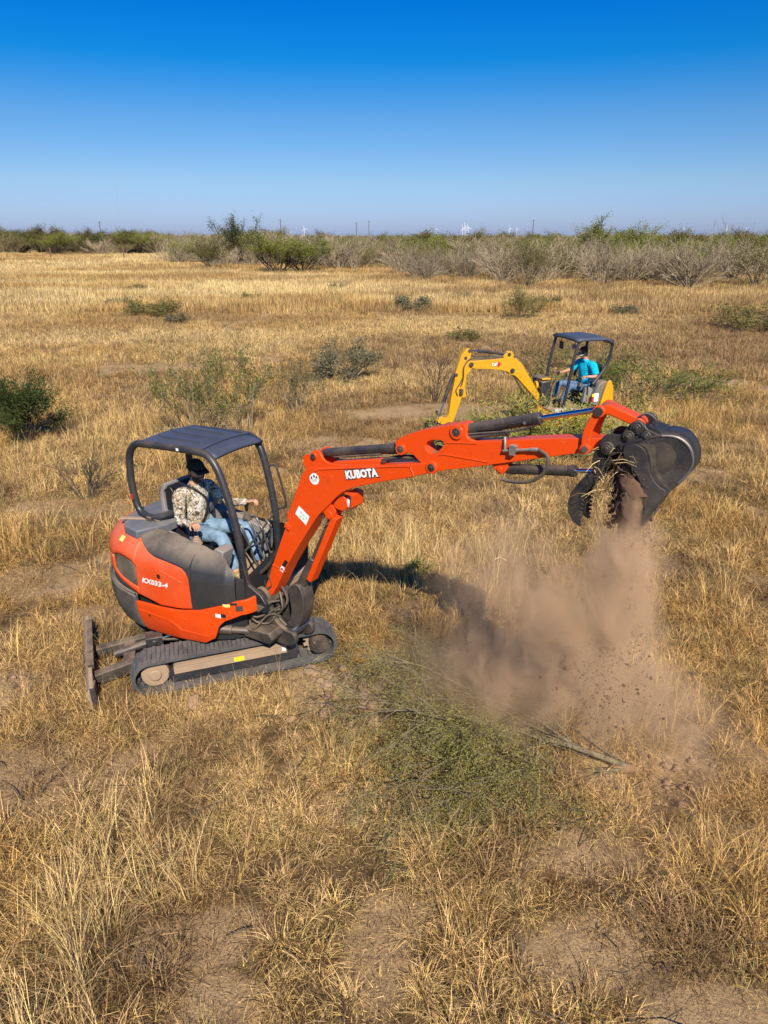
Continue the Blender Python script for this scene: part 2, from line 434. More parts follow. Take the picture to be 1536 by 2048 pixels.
GRASSM = leafmat('dry_grass_blade', .5, .05)

def tuft(name, nb, rad, lmin, lmax, width, lean, droop, seed, segs=3, heads=0, litter=.25, cvar=.5, dark=.22):
    r = np.random.default_rng(seed)
    V = []; Fc = []; C = []
    for k in range(nb):
        a = r.uniform(0, 2 * math.pi); rr = rad * math.sqrt(r.random())
        p = np.array([rr * math.cos(a), rr * math.sin(a), 0.0])
        L = r.uniform(lmin, lmax) * (1 if r.random() > .12 else 1.35)
        if r.random() < litter:
            th = R(r.uniform(68, 92)); L *= .8; p[2] = r.uniform(0, .05)
        else:
            th = R(abs(r.normal(0, lean)))
        d = a + r.normal(0, .9)
        w = width * r.uniform(.7, 1.4)
        c = 1.02 + r.normal(0, cvar * .62); c = max(.25, min(1.6, c))
        cc = np.array([c, c * (1 + r.normal(0, .03)), c * (1 + r.normal(0, .12))])
        if r.random() < dark: cc = np.array([.38, .30, .26]) * r.uniform(.4, 1.1)  # dark dead blades, their share raised to imitate shaded gaps
        side = np.array([-math.sin(d + r.normal(0, .8)), math.cos(d), 0]); side /= np.linalg.norm(side)
        base = len(V); dr = R(droop) * r.uniform(.3, 1.3) / segs
        for i in range(segs + 1):
            ww = w * (1 - i / segs * .85) * .5
            if i == segs: V.append(p.copy()); C.append(cc)
            else: V.append(p - side * ww); V.append(p + side * ww); C += [cc * (.85 + .15 * i / segs)] * 2
            dirn = np.array([math.sin(th) * math.cos(d), math.sin(th) * math.sin(d), math.cos(th)])
            p = p + dirn * (L / segs); th = min(th + dr, R(125)); p[2] = max(p[2], .004)
        for i in range(segs - 1): q = base + 2 * i; Fc.append((q, q + 1, q + 3, q + 2))
        q = base + 2 * (segs - 1); Fc.append((q, q + 1, q + 2))
        if heads and r.random() < heads:     # a seed head at the tip
            e = V[-1]; b0 = len(V); hw = width * .9
            V += [e - side * hw * .5, e + side * hw * .5, e + dirn * L * .16 + side * hw * .3, e + dirn * L * .16 - side * hw * .3]; C += [cc * np.array([.85, .72, .62])] * 4; Fc.append((b0, b0 + 1, b0 + 2, b0 + 3))
    me = bpy.data.meshes.new(name); me.from_pydata([tuple(v) for v in V], [], Fc)
    ca = me.color_attributes.new('bladecol', 'FLOAT_COLOR', 'POINT')
    ca.data.foreach_set('color', np.concatenate([np.array(C), np.ones((len(C), 1))], 1).ravel().astype(np.float32))
    me.materials.append(GRASSM)
    return bpy.data.objects.new(name, me)

def proto_collection(name, objs):
    c = bpy.data.collections.new(name)          # not linked to the scene: only a source of instances
    for o in objs: c.objects.link(o)
    return c

def instancer(name, pts, rot, scale, idx, tint, coll, label, kind='stuff'):
    me = bpy.data.meshes.new(name)
    me.vertices.add(len(pts)); me.vertices.foreach_set('co', np.asarray(pts, np.float32).ravel())
    def fa(nm, ty, key, arr):
        a = me.attributes.new(nm, ty, 'POINT'); a.data.foreach_set(key, np.asarray(arr, np.float32 if ty != 'INT' else np.int32).ravel())
    fa('rot', 'FLOAT_VECTOR', 'vector', rot); fa('scl', 'FLOAT_VECTOR', 'vector', scale); fa('idx', 'INT', 'value', idx)
    a = me.attributes.new('tint', 'FLOAT_COLOR', 'POINT'); a.data.foreach_set('color', np.concatenate([tint, np.ones((len(tint), 1))], 1).ravel().astype(np.float32))
    o = bpy.data.objects.new(name, me); col.objects.link(o)
    ng = bpy.data.node_groups.new(name + '_nodes', 'GeometryNodeTree')
    ng.interface.new_socket('Geometry', in_out='INPUT', socket_type='NodeSocketGeometry')
    ng.interface.new_socket('Geometry', in_out='OUTPUT', socket_type='NodeSocketGeometry')
    N, L = ng.nodes, ng.links
    gi, go = N.new('NodeGroupInput'), N.new('NodeGroupOutput')
    iop = N.new('GeometryNodeInstanceOnPoints'); ci = N.new('GeometryNodeCollectionInfo')
    ci.inputs['Collection'].default_value = coll; ci.inputs['Separate Children'].default_value = True; ci.inputs['Reset Children'].default_value = True
    iop.inputs['Pick Instance'].default_value = True
    def na(nm, ty):
        q = N.new('GeometryNodeInputNamedAttribute'); q.data_type = ty; q.inputs['Name'].default_value = nm; return q.outputs['Attribute']
    L.new(gi.outputs[0], iop.inputs['Points']); L.new(ci.outputs[0], iop.inputs['Instance'])
    L.new(na('idx', 'INT'), iop.inputs['Instance Index']); L.new(na('rot', 'FLOAT_VECTOR'), iop.inputs['Rotation']); L.new(na('scl', 'FLOAT_VECTOR'), iop.inputs['Scale'])
    L.new(iop.outputs[0], go.inputs[0])
    md = o.modifiers.new('scatter', 'NODES'); md.node_group = ng
    return tag(o, label, kind=kind)

protos = []
def T(*a, **k): protos.append(tuft('tuft_%02d' % len(protos), *a, **k)); return len(protos) - 1
nearT = [T(70, .10, .12, .27, .0052, 38, 130, 1, segs=4), T(80, .13, .10, .24, .0050, 50, 120, 2, segs=4), T(60, .08, .14, .34, .0054, 26, 120, 3, segs=4), T(90, .16, .08, .20, .0050, 62, 90, 4, litter=.5), T(70, .11, .12, .28, .0052, 40, 160, 5, segs=4)]
tallT = [T(30, .07, .28, .52, .0048, 12, 55, 6, heads=.35, litter=.05), T(26, .09, .32, .60, .0045, 16, 75, 7, heads=.4, litter=.05)]
litT = [T(120, .28, .02, .075, .0030, 80, 60, 20, segs=2, litter=.6, cvar=.8, dark=.4), T(70, .2, .04, .13, .0032, 60, 90, 21, segs=3, litter=.4, cvar=.6, dark=.5)]
deadT = [T(40, .12, .08, .24, .0040, 50, 40, 8, dark=.75, litter=.4), T(34, .10, .12, .30, .0035, 35, 60, 9, dark=.9, litter=.3)]
midT = [T(80, .24, .12, .30, .0085, 46, 110, 10, segs=3), T(90, .30, .10, .26, .0085, 58, 90, 11, segs=3, dark=.3), T(60, .20, .18, .40, .008, 28, 80, 12, segs=3, heads=.2)]
farT = [T(70, .50, .22, .46, .024, 30, 50, 13, segs=1, litter=.15, cvar=.35), T(70, .60, .18, .40, .026, 40, 40, 14, segs=1, litter=.2, cvar=.35), T(60, .45, .28, .56, .020, 18, 40, 15, segs=1, litter=.05, cvar=.35)]
tuft_coll = proto_collection('tuft_sources', protos)

def wedge(y0, y1, dens, r):
    A = .74 * (y1 ** 2 - y0 ** 2) + 6.0 * (y1 - y0)
    N = int(A * dens); out = []
    y = np.sqrt(r.random(N) * (y1 ** 2 - y0 ** 2) + y0 ** 2); x = (r.random(N) * 2 - 1) * (.74 * y + 3.0)
    return x, y
PX, PY, PI_, PS, PT = [], [], [], [], []
GOLD, PALE, BROWN, GREEN, OCHRE = (np.array(c) for c in ((.64, .395, .13), (.78, .56, .26), (.26, .165, .085), (.30, .28, .075), (.54, .34, .115)))
def tints(x, y, r):
    n1 = fbm(x, y, 2.4, 41, 3)[:, None]; n2 = fbm(x, y, .7, 43, 3)[:, None]; n3 = fbm(x, y * 2.2, 14, 47, 4)[:, None]
    far = np.clip((y - 14) / 40, 0, 1)[:, None]
    c = GOLD * (1 - far) + (GOLD * .5 + OCHRE * .5) * far
    k = np.clip((n1 - .42) * 4, 0, 1) * .55; c = c * (1 - k) + PALE * k
    k = np.clip((.46 - n2) * 6, 0, 1) * .75 * (1 - far * .6); c = c * (1 - k) + BROWN * k
    # pale bands on the left of the far field
    left = np.clip((8 - x - (y - 60) * .05) / 30 + .35, 0, 1)[:, None]
    k = far * np.clip((n3 - .46) * 6, 0, 1) * (.25 + .75 * left); c = c * (1 - k) + np.array((.86, .67, .32)) * k
    k = far * np.clip((.44 - n3) * 5, 0, 1) * .6; c = c * (1 - k) + np.array((.42, .27, .11)) * k
    n4 = fbm(x, y * 1.3, 5.5, 61, 4)[:, None]; mid = np.clip((y - 9) / 8, 0, 1)[:, None]
    k = mid * np.clip((.53 - n4) * 6, 0, 1) * (.45 + .40 * np.clip((x[:, None] / y[:, None] + .35) * 2, 0, 1)); c = c * (1 - k) + np.array((.36, .225, .105)) * k
    k = mid * np.clip((n4 - .56) * 6, 0, 1) * .5; c = c * (1 - k) + np.array((.76, .55, .23)) * k
    k = np.clip((x / y + .05) * 1.6, 0, 1)[:, None] * np.clip((y - 3) / 8, 0, 1)[:, None] * .42 * np.clip((.62 - n2) * 5, 0, 1); c = c * (1 - k) + np.array((.40, .26, .125)) * k
    g = r.random((len(x), 1)); k = (g > .93) * .6; c = c * (1 - k) + GREEN * k
    return c * r.normal(1, .12, (len(x), 1)).clip(.65, 1.35)
def tracks_clear(x, y):
    c, s = math.cos(R(17)), math.sin(R(17)); dx, dy = x + 1.68, y - 6.72
    u, v = dx * c + dy * s, -dx * s + dy * c
    k = (np.abs(u) < 1.10) & (np.abs(v) < .84)
    k2 = (u < -1.3) & (u > -1.55) & (np.abs(v) < .9)
    return k, k2
def scatter(y0, y1, dens, kinds, probs, s0, s1, r, clump=1.0, hz=1.0):
    x, y = wedge(y0, y1, dens, r)
    cl = fbm(x, y, .55 if y1 < 20 else 4, 51, 3)
    b_ = bare(x, y) if y1 < 45 else np.zeros_like(x)
    p = np.clip(1.1 - .0 - (.5 - cl) * 3.5 * clump, .10, 1) * (1 - BAREK * np.clip(b_ * 1.5, 0, 1))
    k = r.random(len(x)) < p
    t1, t2 = tracks_clear(x, y); k &= ~t1
    x, y, cl = x[k], y[k], cl[k]
    i = r.choice(kinds, len(x), p=np.array(probs) / sum(probs))
    s = r.uniform(s0, s1, len(x)) * (.72 + .6 * cl)
    PX.append(x); PY.append(y); PI_.append(i); PS.append(np.stack([s, s, s * hz * r.uniform(.75, 1.15, len(x))], 1)); PT.append(tints(x, y, r))
r_ = np.random.default_rng(5)
BAREK = .93
scatter(1.2, 8, 105, nearT + deadT, [3, 4, 2.5, 4, 3, 2.2, 2.0], .60, 1.0, r_, 1.3)
scatter(1.2, 9, 3, tallT, [1, 1], .7, 1.05, r_, 2.0)
BAREK = .35
scatter(1.2, 12, 44, litT, [1.3, 1], .8, 1.3, r_, .3)
BAREK = .93
BAREK = .5
scatter(11, 24, 12, midT[:2] + litT[1:], [1, 1, 3], .7, 1.2, r_, .3)
BAREK = .93
scatter(8, 17, 60, nearT + deadT + midT[:1], [3, 3, 3, 3, 3, 1.2, 1.2, 1], .7, 1.15, r_, 1.2)
scatter(9, 20, 5, tallT, [1, 1], .9, 1.3, r_, 2.0)
scatter(17, 42, 16, midT, [1.2, 1.4, .6], .8, 1.25, r_, .9)
scatter(42, 100, 4.2, farT, [1, 1, 1], .8, 1.25, r_, .6)
scatter(100, 210, .8, farT, [1, 1, 1], 1.3, 2.0, r_, .5, .7)
# taller pale stems in the lower left corner and round the fallen tree
def patch(cx, cy, rx, ry, N, kinds, s0, s1, r, tint=None):
    x = r.normal(cx, rx, N); y = r.normal(cy, ry, N); k = bare(x, y) < .5; t1, _ = tracks_clear(x, y); k &= ~t1; x, y = x[k], y[k]
    s = r.uniform(s0, s1, len(x)); PX.append(x); PY.append(y); PI_.append(r.choice(kinds, len(x))); PS.append(np.stack([s, s, s], 1))
    t = tints(x, y, r); PT.append(t if tint is None else t * .4 + np.array(tint) * .6)
patch(-1.95, 3.3, .35, .4, 46, tallT, .8, 1.1, r_, (.80, .60, .27))
patch(1.9, 5.3, .6, .3, 40, tallT, .7, 1.0, r_, (.76, .50, .16))
patch(.25, 8.7, 1.3, .5, 120, tallT, .8, 1.15, r_, (.80, .60, .27))
patch(-1.3, 5.55, .9, .12, 60, nearT + tallT[:1], .6, .9, r_)
patch(-3.0, 6.3, .25, .4, 60, nearT, .7, 1.0, r_)
patch(-2.6, 7.6, .5, .3, 60, nearT, .6, .9, r_)
x = np.concatenate(PX); y = np.concatenate(PY); z = height(x, y)
N = len(x)
rot = np.stack([r_.normal(0, .10, N), r_.normal(0, .10, N), r_.uniform(0, 2 * math.pi, N)], 1)
instancer('dry_grass', np.stack([x, y, z - .005], 1), rot, np.concatenate(PS), np.concatenate(PI_), np.concatenate(PT), tuft_coll, 'dry straw coloured grass covering the whole field')
print('grass tufts', N)
# ================================================================== ORANGE EXCAVATOR
CX, CY = -1.68, 6.72
exc = empty('mini_excavator', (CX, CY, 0), 'orange and black tracked mini excavator with its boom stretched out over the dry grass', 'excavator')
FU = frame((0, 0, .02), 17, 2.2)      # undercarriage
FB = frame((0, 0, 0), -30)            # turntable body
FM = frame((-1.07 - CX, 6.22 - CY, 0), -35)   # boom plane

def stadium(xa, xb, zc, r, n=14):
    P = []
    for k in range(n + 1):
        a = -math.pi / 2 + math.pi * k / n; P.append((xb + r * math.cos(a), zc + r * math.sin(a)))
    for k in range(n + 1):
        a = math.pi / 2 + math.pi * k / n; P.append((xa + r * math.cos(a), zc + r * math.sin(a)))
    return P

def make_track(parent, FR, y0, y1, xa=-.83, xb=.83, r=.20, rub=RUBBER, pitch=.085):
    """rubber belt with two staggered rows of tread lugs"""
    m = MB()
    out, inn = stadium(xa, xb, r, r - .016), stadium(xa, xb, r, r - .045)
    n = len(out)
    for (P, Q) in ((out, inn),):
        vs = []
        for y in (y0, y1):
            vs += [(x, y, z) for x, z in P] + [(x, y, z) for x, z in Q]
        fs = []
        for i in range(n):
            j = (i + 1) % n
            fs += [(i, j, 2 * n + j, 2 * n + i), (n + i, 3 * n + i, 3 * n + j, n + j), (i, n + i, n + j, j), (2 * n + i, 2 * n + j, 3 * n + j, 3 * n + i)]
        m.add(vs, fs)
    # cumulative path for lugs
    pts = [Vector((x, 0, z)) for x, z in out] + [Vector((out[0][0], 0, out[0][1]))]
    L = [0]
    for i in range(len(pts) - 1): L.append(L[-1] + (pts[i + 1] - pts[i]).length)
    N = int(L[-1] / pitch); yc = (y0 + y1) / 2; w = abs(y1 - y0)
    def at(s):
        s %= L[-1]
        for i in range(len(pts) - 1):
            if L[i + 1] >= s:
                t = (s - L[i]) / (L[i + 1] - L[i]); d = (pts[i + 1] - pts[i]).normalized(); return pts[i].lerp(pts[i + 1], t), d
    for k in range(N):
        for side in (-1, 1):
            p, d = at(k * L[-1] / N + (0 if side < 0 else pitch / 2))
            nrm = Vector((d.z, 0, -d.x))
            for (ya, yb, hw) in ((.02, .30, .026), (.30, .49, .019)):
                q0 = p + Vector((0, yc + side * w * ya * .98, 0)); q1 = p + Vector((0, yc + side * w * yb, 0))
                h = .020 if ya < .1 else .012
                A = [q0 - d * hw, q0 + d * hw, q1 + d * hw, q1 - d * hw]; Bq = [(c - (d * hw * .35 * (1 if i in (1, 2) else -1))) + nrm * h for i, c in enumerate(A)]
                m.add(A + Bq, [(4, 5, 6, 7), (0, 1, 5, 4), (1, 2, 6, 5), (2, 3, 7, 6), (3, 0, 4, 7)])
    # inner drive teeth
    for k in range(N):
        p, d = at(k * L[-1] / N); nrm = Vector((d.z, 0, -d.x))
        q = p - nrm * .045 + Vector((0, yc, 0))
        m.bar(q - Vector((0, .05, 0)), q + Vector((0, .05, 0)), .03, .03, up=nrm)
    return m.build('rubber_track', rub, parent, FR, angle=40)

def wheel(m, x, z, y0, y1, r, n=24): m.cyl((x, y0, z), (x, y1, z), r, n)

for sgn in (-1, 1):
    yo, yi = sgn * .775, sgn * .475
    make_track(exc, FU, min(yo, yi), max(yo, yi))
    f = MB()
    ymid = sgn * .60
    prof = [(-.66, .075), (.60, .075), (.64, .15), (.55, .20), (.50, .275), (-.60, .275), (-.68, .18)]
    f.prism(prof, sgn * .545, sgn * .70)
    fr_ = f.build('track_frame', BLACKM, exc, FU, bevel=.008)
    s_ = MB(); s_.prism([(-.62, .262), (.52, .262), (.50, .285), (-.60, .285)], sgn * .535, sgn * .735)
    s_.prism([(-.62, .180), (.50, .180), (.50, .262), (-.62, .262)], sgn * .70, sgn * .725)
    s_.build('dirt_ledge', SOILED, fr_)
    sp = MB(); wheel(sp, .83, .20, sgn * .60, sgn * .63, .115)
    for k in range(11):
        a = 2 * math.pi * k / 11
        c = Vector((.83 + .125 * math.cos(a), sgn * .615, .2 + .125 * math.sin(a)))
        sp.box(c, (.035, .03, .03), Matrix.Rotation(-a, 3, 'Y'))
    spo = sp.build('drive_sprocket', SOILED, exc, FU, bevel=.003)
    h = MB(); wheel(h, .84, .20, sgn * .63, sgn * .745, .098); wheel(h, .84, .20, sgn * .745, sgn * .757, .085)
    for k in range(8):
        a = 2 * math.pi * k / 8; wheel(h, .84 + .07 * math.cos(a), .2 + .07 * math.sin(a), sgn * .757, sgn * .764, .009, 6)
    h.build('hub', DIRTYM, spo, bevel=.006)
    idl = MB(); wheel(idl, -.80, .195, sgn * .56, sgn * .69, .135, 28); wheel(idl, -.80, .195, sgn * .69, sgn * .715, .06)
    idl.build('idler_wheel', SOILED, exc, FU, bevel=.012)
    for x in (-.45, -.15, .15, .45):
        ro = MB(); wheel(ro, x, .085, sgn * .53, sgn * .68, .05, 14); ro.build('bottom_roller', DIRTYM, exc, FU)
    tr = MB(); wheel(tr, -.05, .305, sgn * .50, sgn * .69, .04, 14); tr.build('top_roller', DIRTYM, exc, FU)
    if sgn < 0:
        st = MB(); st.box((.015, -.7275, .215), (.10, .003, .045)); st.build('yellow_label', YELLOWPRINT, exc, FU)
        st = MB(); st.box((.47, -.7275, .23), (.035, .003, .045)); st.build('white_label', WHITE, exc, FU)

cb = MB()
cb.prism([(-.42, .22), (.42, .22), (.34, .40), (-.34, .40)], -.52, .52)
cb.bar((-.3, -.55, .25), (-.3, .55, .25), .16, .12); cb.bar((.3, -.55, .25), (.3, .55, .25), .16, .12)
cb.build('undercarriage_frame', DIRTYM, exc, FU, bevel=.01)
sr = MB(); sr.cyl((0, 0, .38), (0, 0, .50), .33, 36); sr.build('swing_bearing', DIRTYM, exc, FU)

# dozer blade with its arms and cylinder
bl = MB()
bp = [(-1.47, .02), (-1.50, .06), (-1.515, .15), (-1.50, .25), (-1.47, .30), (-1.435, .30), (-1.455, .22), (-1.47, .15), (-1.455, .07), (-1.43, .02)]
sk = []
m = MB(); m.prism(bp, -.86, .60); 
m.v = [(x + .10 * (-y) * 1.05, y, z) for x, y, z in m.v]
blade = m.build('dozer_blade', SOILED, exc, FU, bevel=.006)
m = MB(); m.bar((-1.44 + .05, -.5, .30), (-1.44 - .04, .45, .30), .055, .05); m.v = [(x, y, z) for x, y, z in m.v]
m.build('top_rail', DIRTYM, blade)
m = MB(); m.prism([(-1.485, .0), (-1.47, .0), (-1.455, .12), (-1.47, .12)], -.98, -.86); m.v = [(x + .10 * (-y) * 1.05, y, z) for x, y, z in m.v]
m.box((-1.36, -.80, .16), (.05, .13, .27)); m.build('end_bit', DIRTYM, blade, bevel=.004)
for y0, y1 in ((-.42, -.52), (.05, -.02)):
    m = MB(); m.bar((-.55, y0 * .75, .22), (-1.40, y1, .17), .10, .12); m.build('blade_arm', DIRTYM, exc, FU, bevel=.01)
m = MB(); m.bar((-1.05, -.42, .20), (-1.05, 0, .20), .12, .09); m.build('blade_cross_member', DIRTYM, exc, FU, bevel=.01)
m = MB(); m.cyl((-1.20, -.20, .22), (-.74, -.20, .30), .042); m.cyl((-.80, -.20, .29), (-.72, -.20, .305), .055)
bc = m.build('blade_cylinder', CYLM, exc, FU, bevel=.004)
m = MB(); m.box((-.79, -.20, .31), (.17, .13, .10)); m.cyl((-.79, -.27, .31), (-.79, -.285, .31), .028); m.build('cylinder_guard', BLACKM, bc, bevel=.02)
m = MB(); m.cyl((-.79, -.285, .31), (-.79, -.292, .31), .016); m.build('bolt', STEEL, bc)
m = MB(); m.cyl((-.72, -.20, .305), (-.40, -.20, .36), .018); m.build('rod', CHROME, bc)
m = MB(); m.tube(smooth_path([(-.72, -.25, .32), (-.6, -.27, .31), (-.48, -.24, .28), (-.3, -.2, .30)]), .014, 6); m.build('hose', HOSE, bc)

# ---- body shell surface: plan outline x height, rounded over the top
def _outline():
    P = [(0.82, -.46), (0.76, -.57), (0.60, -.66), (0.30, -.71), (0, -.735), (-.2, -.735), (-.4, -.725)]
    for a in range(6, 175, 6):
        t = R(a); c, s = math.cos(t), math.sin(t)
        P.append((-.4 - .93 * abs(s) ** .8, -.725 * (abs(c) ** .8) * (1 if c > 0 else -1)))
    P += [(-.4, .725), (.4, .735), (.62, .70)]
    return np.array(P)
_OL = _outline()
_seg = np.linalg.norm(np.diff(_OL, axis=0), axis=1); _cum = np.r_[0, np.cumsum(_seg)]
SMAX = _cum[-1]
def S(s, h, out=0.0, tz=1.0):
    x = float(np.interp(s, _cum, _OL[:, 0])); y = float(np.interp(s, _cum, _OL[:, 1])); e = .03
    t = np.array([np.interp(s + e, _cum, _OL[:, 0]) - np.interp(s - e, _cum, _OL[:, 0]), np.interp(s + e, _cum, _OL[:, 1]) - np.interp(s - e, _cum, _OL[:, 1])])
    t /= np.linalg.norm(t) + 1e-9
    n = np.array([-t[1], t[0]])
    if n @ np.array([x, y]) > 0: n = -n
    z1, Rr, Hh = 1.12, .30, .28
    if h < z1:
        ins = .06 * ((h - .72) / .3) ** 2 if h < .72 else 0; z = h
        no, nz = 1, 0
    else:
        a = min((h - z1) / .45, 1) * math.pi / 2; ins = Rr * (1 - math.cos(a)); z = z1 + Hh * math.sin(a) * tz
        no, nz = math.cos(a), math.sin(a)
    ins -= out * no; z += out * nz
    return (x + n[0] * ins, y + n[1] * ins, z)

def curve(pts):
    xs = [p[0] for p in pts]; ys = [p[1] for p in pts]
    return lambda s: float(np.interp(s, xs, ys))

def panel(name, m, s0, s1, lo, hi, out=0.0, ns=48, nv=10, thick=.02, parent=None, bev=.006):
    parent = parent or exc
    vs = []; fs = []
    for i in range(ns + 1):
        s = s0 + (s1 - s0) * i / ns
        a, b = lo(s), hi(s)
        for j in range(nv + 1): vs.append(S(s, a + (b - a) * j / nv, out))
    for i in range(ns):
        for j in range(nv):
            k = i * (nv + 1) + j; fs.append((k, k + 1, k + nv + 2, k + nv + 1))
    q = MB(); q.add(vs, fs)
    o = q.build(name, m, parent, FB if parent is exc else None, angle=50, recalc=False)
    so = o.modifiers.new('thickness', 'SOLIDIFY'); so.thickness = thick; so.offset = -1
    if bev:
        b = o.modifiers.new('bevel', 'BEVEL'); b.width = bev; b.segments = 2; b.limit_method = 'ANGLE'; b.angle_limit = R(50)
    return o

hood_hi = curve([(.20, 1.22), (.24, 1.30), (.30, 1.36), (.40, 1.42), (.52, 1.46), (.64, 1.495), (.94, 1.545), (1.1, 1.57), (9, 1.57)])
core = MB()       # dark inner core behind the panels
ring = lambda h, o: [S(s, h, o - .14 * max(0, min(1, (.55 - s) / .3))) for s in np.linspace(.05, SMAX, 60)]
ra = ring(.46, -.05); rb = [S(s, min(1.10, hood_hi(s) - .12), -.05 - .14 * max(0, min(1, (.55 - s) / .3))) for s in np.linspace(.05, SMAX, 60)]; rc = [S(s, min(1.45, hood_hi(s) - .10), -.06 - .14 * max(0, min(1, (.55 - s) / .3))) for s in np.linspace(.05, SMAX, 60)]
n = len(ra)
core.add(ra + rb + rc, [(i, (i + 1) % n, n + (i + 1) % n, n + i) for i in range(n)] + [(n + i, n + (i + 1) % n, 2 * n + (i + 1) % n, 2 * n + i) for i in range(n)] + [tuple(range(n))[::-1]])
core.build('engine_bay', [DARKHOLE, DARKHOLE][0], exc, FB, angle=60)

skirt_hi = curve([(.0, 1.04), (.22, 1.0), (.42, .92), (.60, .85), (.72, .82), (.84, .79), (1.12, .755), (1.48, .72)])
skirt_lo = curve([(0, .88), (.16, .86), (.32, .79), (.40, .71), (.46, .56), (.60, .46), (.9, .42), (1.24, .37), (1.5, .345)])
side_lo = curve([(.70, .83), (.84, .80), (1.12, .765), (1.44, .80), (1.60, .85), (1.76, .89), (1.90, .93), (2.2, .95), (4, .95)])
side_hi = curve([(.70, 1.14), (.74, 1.20), (.80, 1.235), (.88, 1.25), (1.02, 1.262), (1.18, 1.27), (1.28, 1.295), (1.36, 1.335), (1.48, 1.41), (1.60, 1.46), (1.8, 1.48), (2.6, 1.50), (4, 1.50)])
hood_lo = curve([(.20, 1.00), (.22, 1.0), (.42, .925), (.60, .855), (.695, .825), (.697, 1.14), (.74, 1.205), (.80, 1.24), (.88, 1.255), (1.02, 1.267), (1.18, 1.275), (1.28, 1.30), (1.36, 1.34), (1.48, 1.415), (1.60, 1.465), (1.7, 1.48)])
sk_o = panel('side_skirt', ORANGE, .03, 1.475, skirt_lo, skirt_hi, .035, ns=70, nv=12, thick=.03, bev=.010)
sp_o = panel('side_panel', ORANGE_DUSTY, .70, 1.44, side_lo, side_hi, .012, ns=60, nv=14, thick=.02, bev=.008)
# the rear hood wraps round the back; a window is left for the grille
def gl(s): return float(np.interp(s, [1.44, 1.5, 1.6, 1.72, 1.84], [.88, .885, .90, .92, .97]))
def gh(s): return float(np.interp(s, [1.44, 1.50, 1.60, 1.70, 1.80, 1.86], [1.12, 1.16, 1.175, 1.18, 1.16, 1.12]))
panel('rear_hood', ORANGE_DUSTY, 1.44, 3.6, gh, side_hi, .012, ns=70, nv=10, bev=0)
panel('rear_hood_lower', ORANGE_DUSTY, 1.44, 1.86, side_lo, gl, .012, ns=24, nv=3, bev=0)
panel('rear_hood_back', ORANGE_DUSTY, 1.86, 3.6, side_lo, gh, .012, ns=40, nv=4, bev=0)
gr = panel('grille', DARKHOLE, 1.44, 1.86, gl, gh, -.03, ns=12, nv=4, bev=0)
for k in range(15):
    t = (k + .5) / 15
    m = MB(); P = [S(s, gl(s) + (gh(s) - gl(s)) * t, -.004) for s in np.linspace(1.445, 1.855, 10)]
    m.tube(P, .0045, 4); m.build('grille_slat', MESHM, gr, recalc=False)
hd = panel('engine_hood', BLACKP, .215, 1.62, lambda s: hood_lo(s), hood_hi, .022, ns=120, nv=16, bev=.006)
cw_hi = curve([(1.48, .79), (1.60, .80), (1.75, .80), (2.0, .82), (5, .82)])
cw_lo = curve([(1.48, .355), (1.9, .36), (2.6, .40), (5, .45)])
panel('counterweight', COUNTER, 1.48, 3.75, cw_lo, cw_hi, .045, ns=60, nv=12, thick=.06, bev=.02)
panel('lower_mesh', MESHM, 1.47, 3.4, cw_hi, side_lo, -.005, ns=40, nv=3, bev=0)
m = MB(); m.tube([S(s, cw_hi(s) + .012, .035) for s in np.linspace(1.47, 2.4, 24)], .012, 6); m.build('counterweight_trim', BLACKP, exc, FB)
panel('left_side_cover', ORANGE, 3.60, 4.75, lambda s: .48, lambda s: 1.0, .01, ns=10, nv=4, bev=.006)
# rear lid on top (dark grey)
P = [(x * 1.0, y) for x, y in [(-.58, -.62), (-.80, -.58), (-.96, -.44), (-1.04, -.20), (-1.05, .1), (-1.0, .35), (-.85, .52), (-.6, .6), (-.45, .3), (-.45, -.35)]]
m = MB(); n = len(P)
m.add([(x, y, 1.36) for x, y in P] + [(x, y, 1.44) for x, y in P] + [(-.74 + (x + .74) * .85, y * .85, 1.468) for x, y in P],
      [(i, (i + 1) % n, n + (i + 1) % n, n + i) for i in range(n)] + [(n + i, n + (i + 1) % n, 2 * n + (i + 1) % n, 2 * n + i) for i in range(n)] + [tuple(2 * n + i for i in range(n))])
m.build('rear_lid', worn('dusty_grey_plastic', (.09, .10, .12), .5, dust=.3, topdust=.35, speck=.1, dustcol=(.26, .23, .20)), exc, FB, bevel=.012)
m = MB(); m.bar((-.95, -.50, 1.470), (-.55, -.30, 1.475), .05, .018); m.build('lid_rib', SOILED, exc, FB, bevel=.005)
# sculpted ridges on skirt, bolt holes, latch, labels
m = MB(); m.tube([S(s, .55 + .02 * math.sin(s * 3), .040) for s in np.linspace(.52, .86, 10)] + [S(.90, .60, .038)] + [S(s, .66 - .02 * s, .036) for s in np.linspace(1.0, 1.44, 8)], .006, 5); m.build('pressed_ridge', ORANGE, sk_o)
m = MB(); p = S(1.30, .60, .040); m.cyl(p, (p[0], p[1] + .02, p[2]), .013, 10); m.build('bolt_hole', DARKHOLE, sk_o)  # flat black disc painted as the shade inside the hole
m = MB(); p = Vector(S(1.10, 1.09, .018)); m.cyl(p, p + Vector((0, .02, 0)), .024, 16); m.build('latch_hole', DARKHOLE, sp_o)  # black disc stands in for the shade in the latch recess
m = MB(); m.tube([S(s, 1.09 + .07 * math.sin((s - .78) * 4.2), .016) for s in np.linspace(.80, 1.12, 10)], .004, 5)
m.tube([S(.79, h, .016) for h in np.linspace(.90, 1.10, 6)], .004, 5); m.build('pressed_line', ORANGE_DUSTY, sp_o)

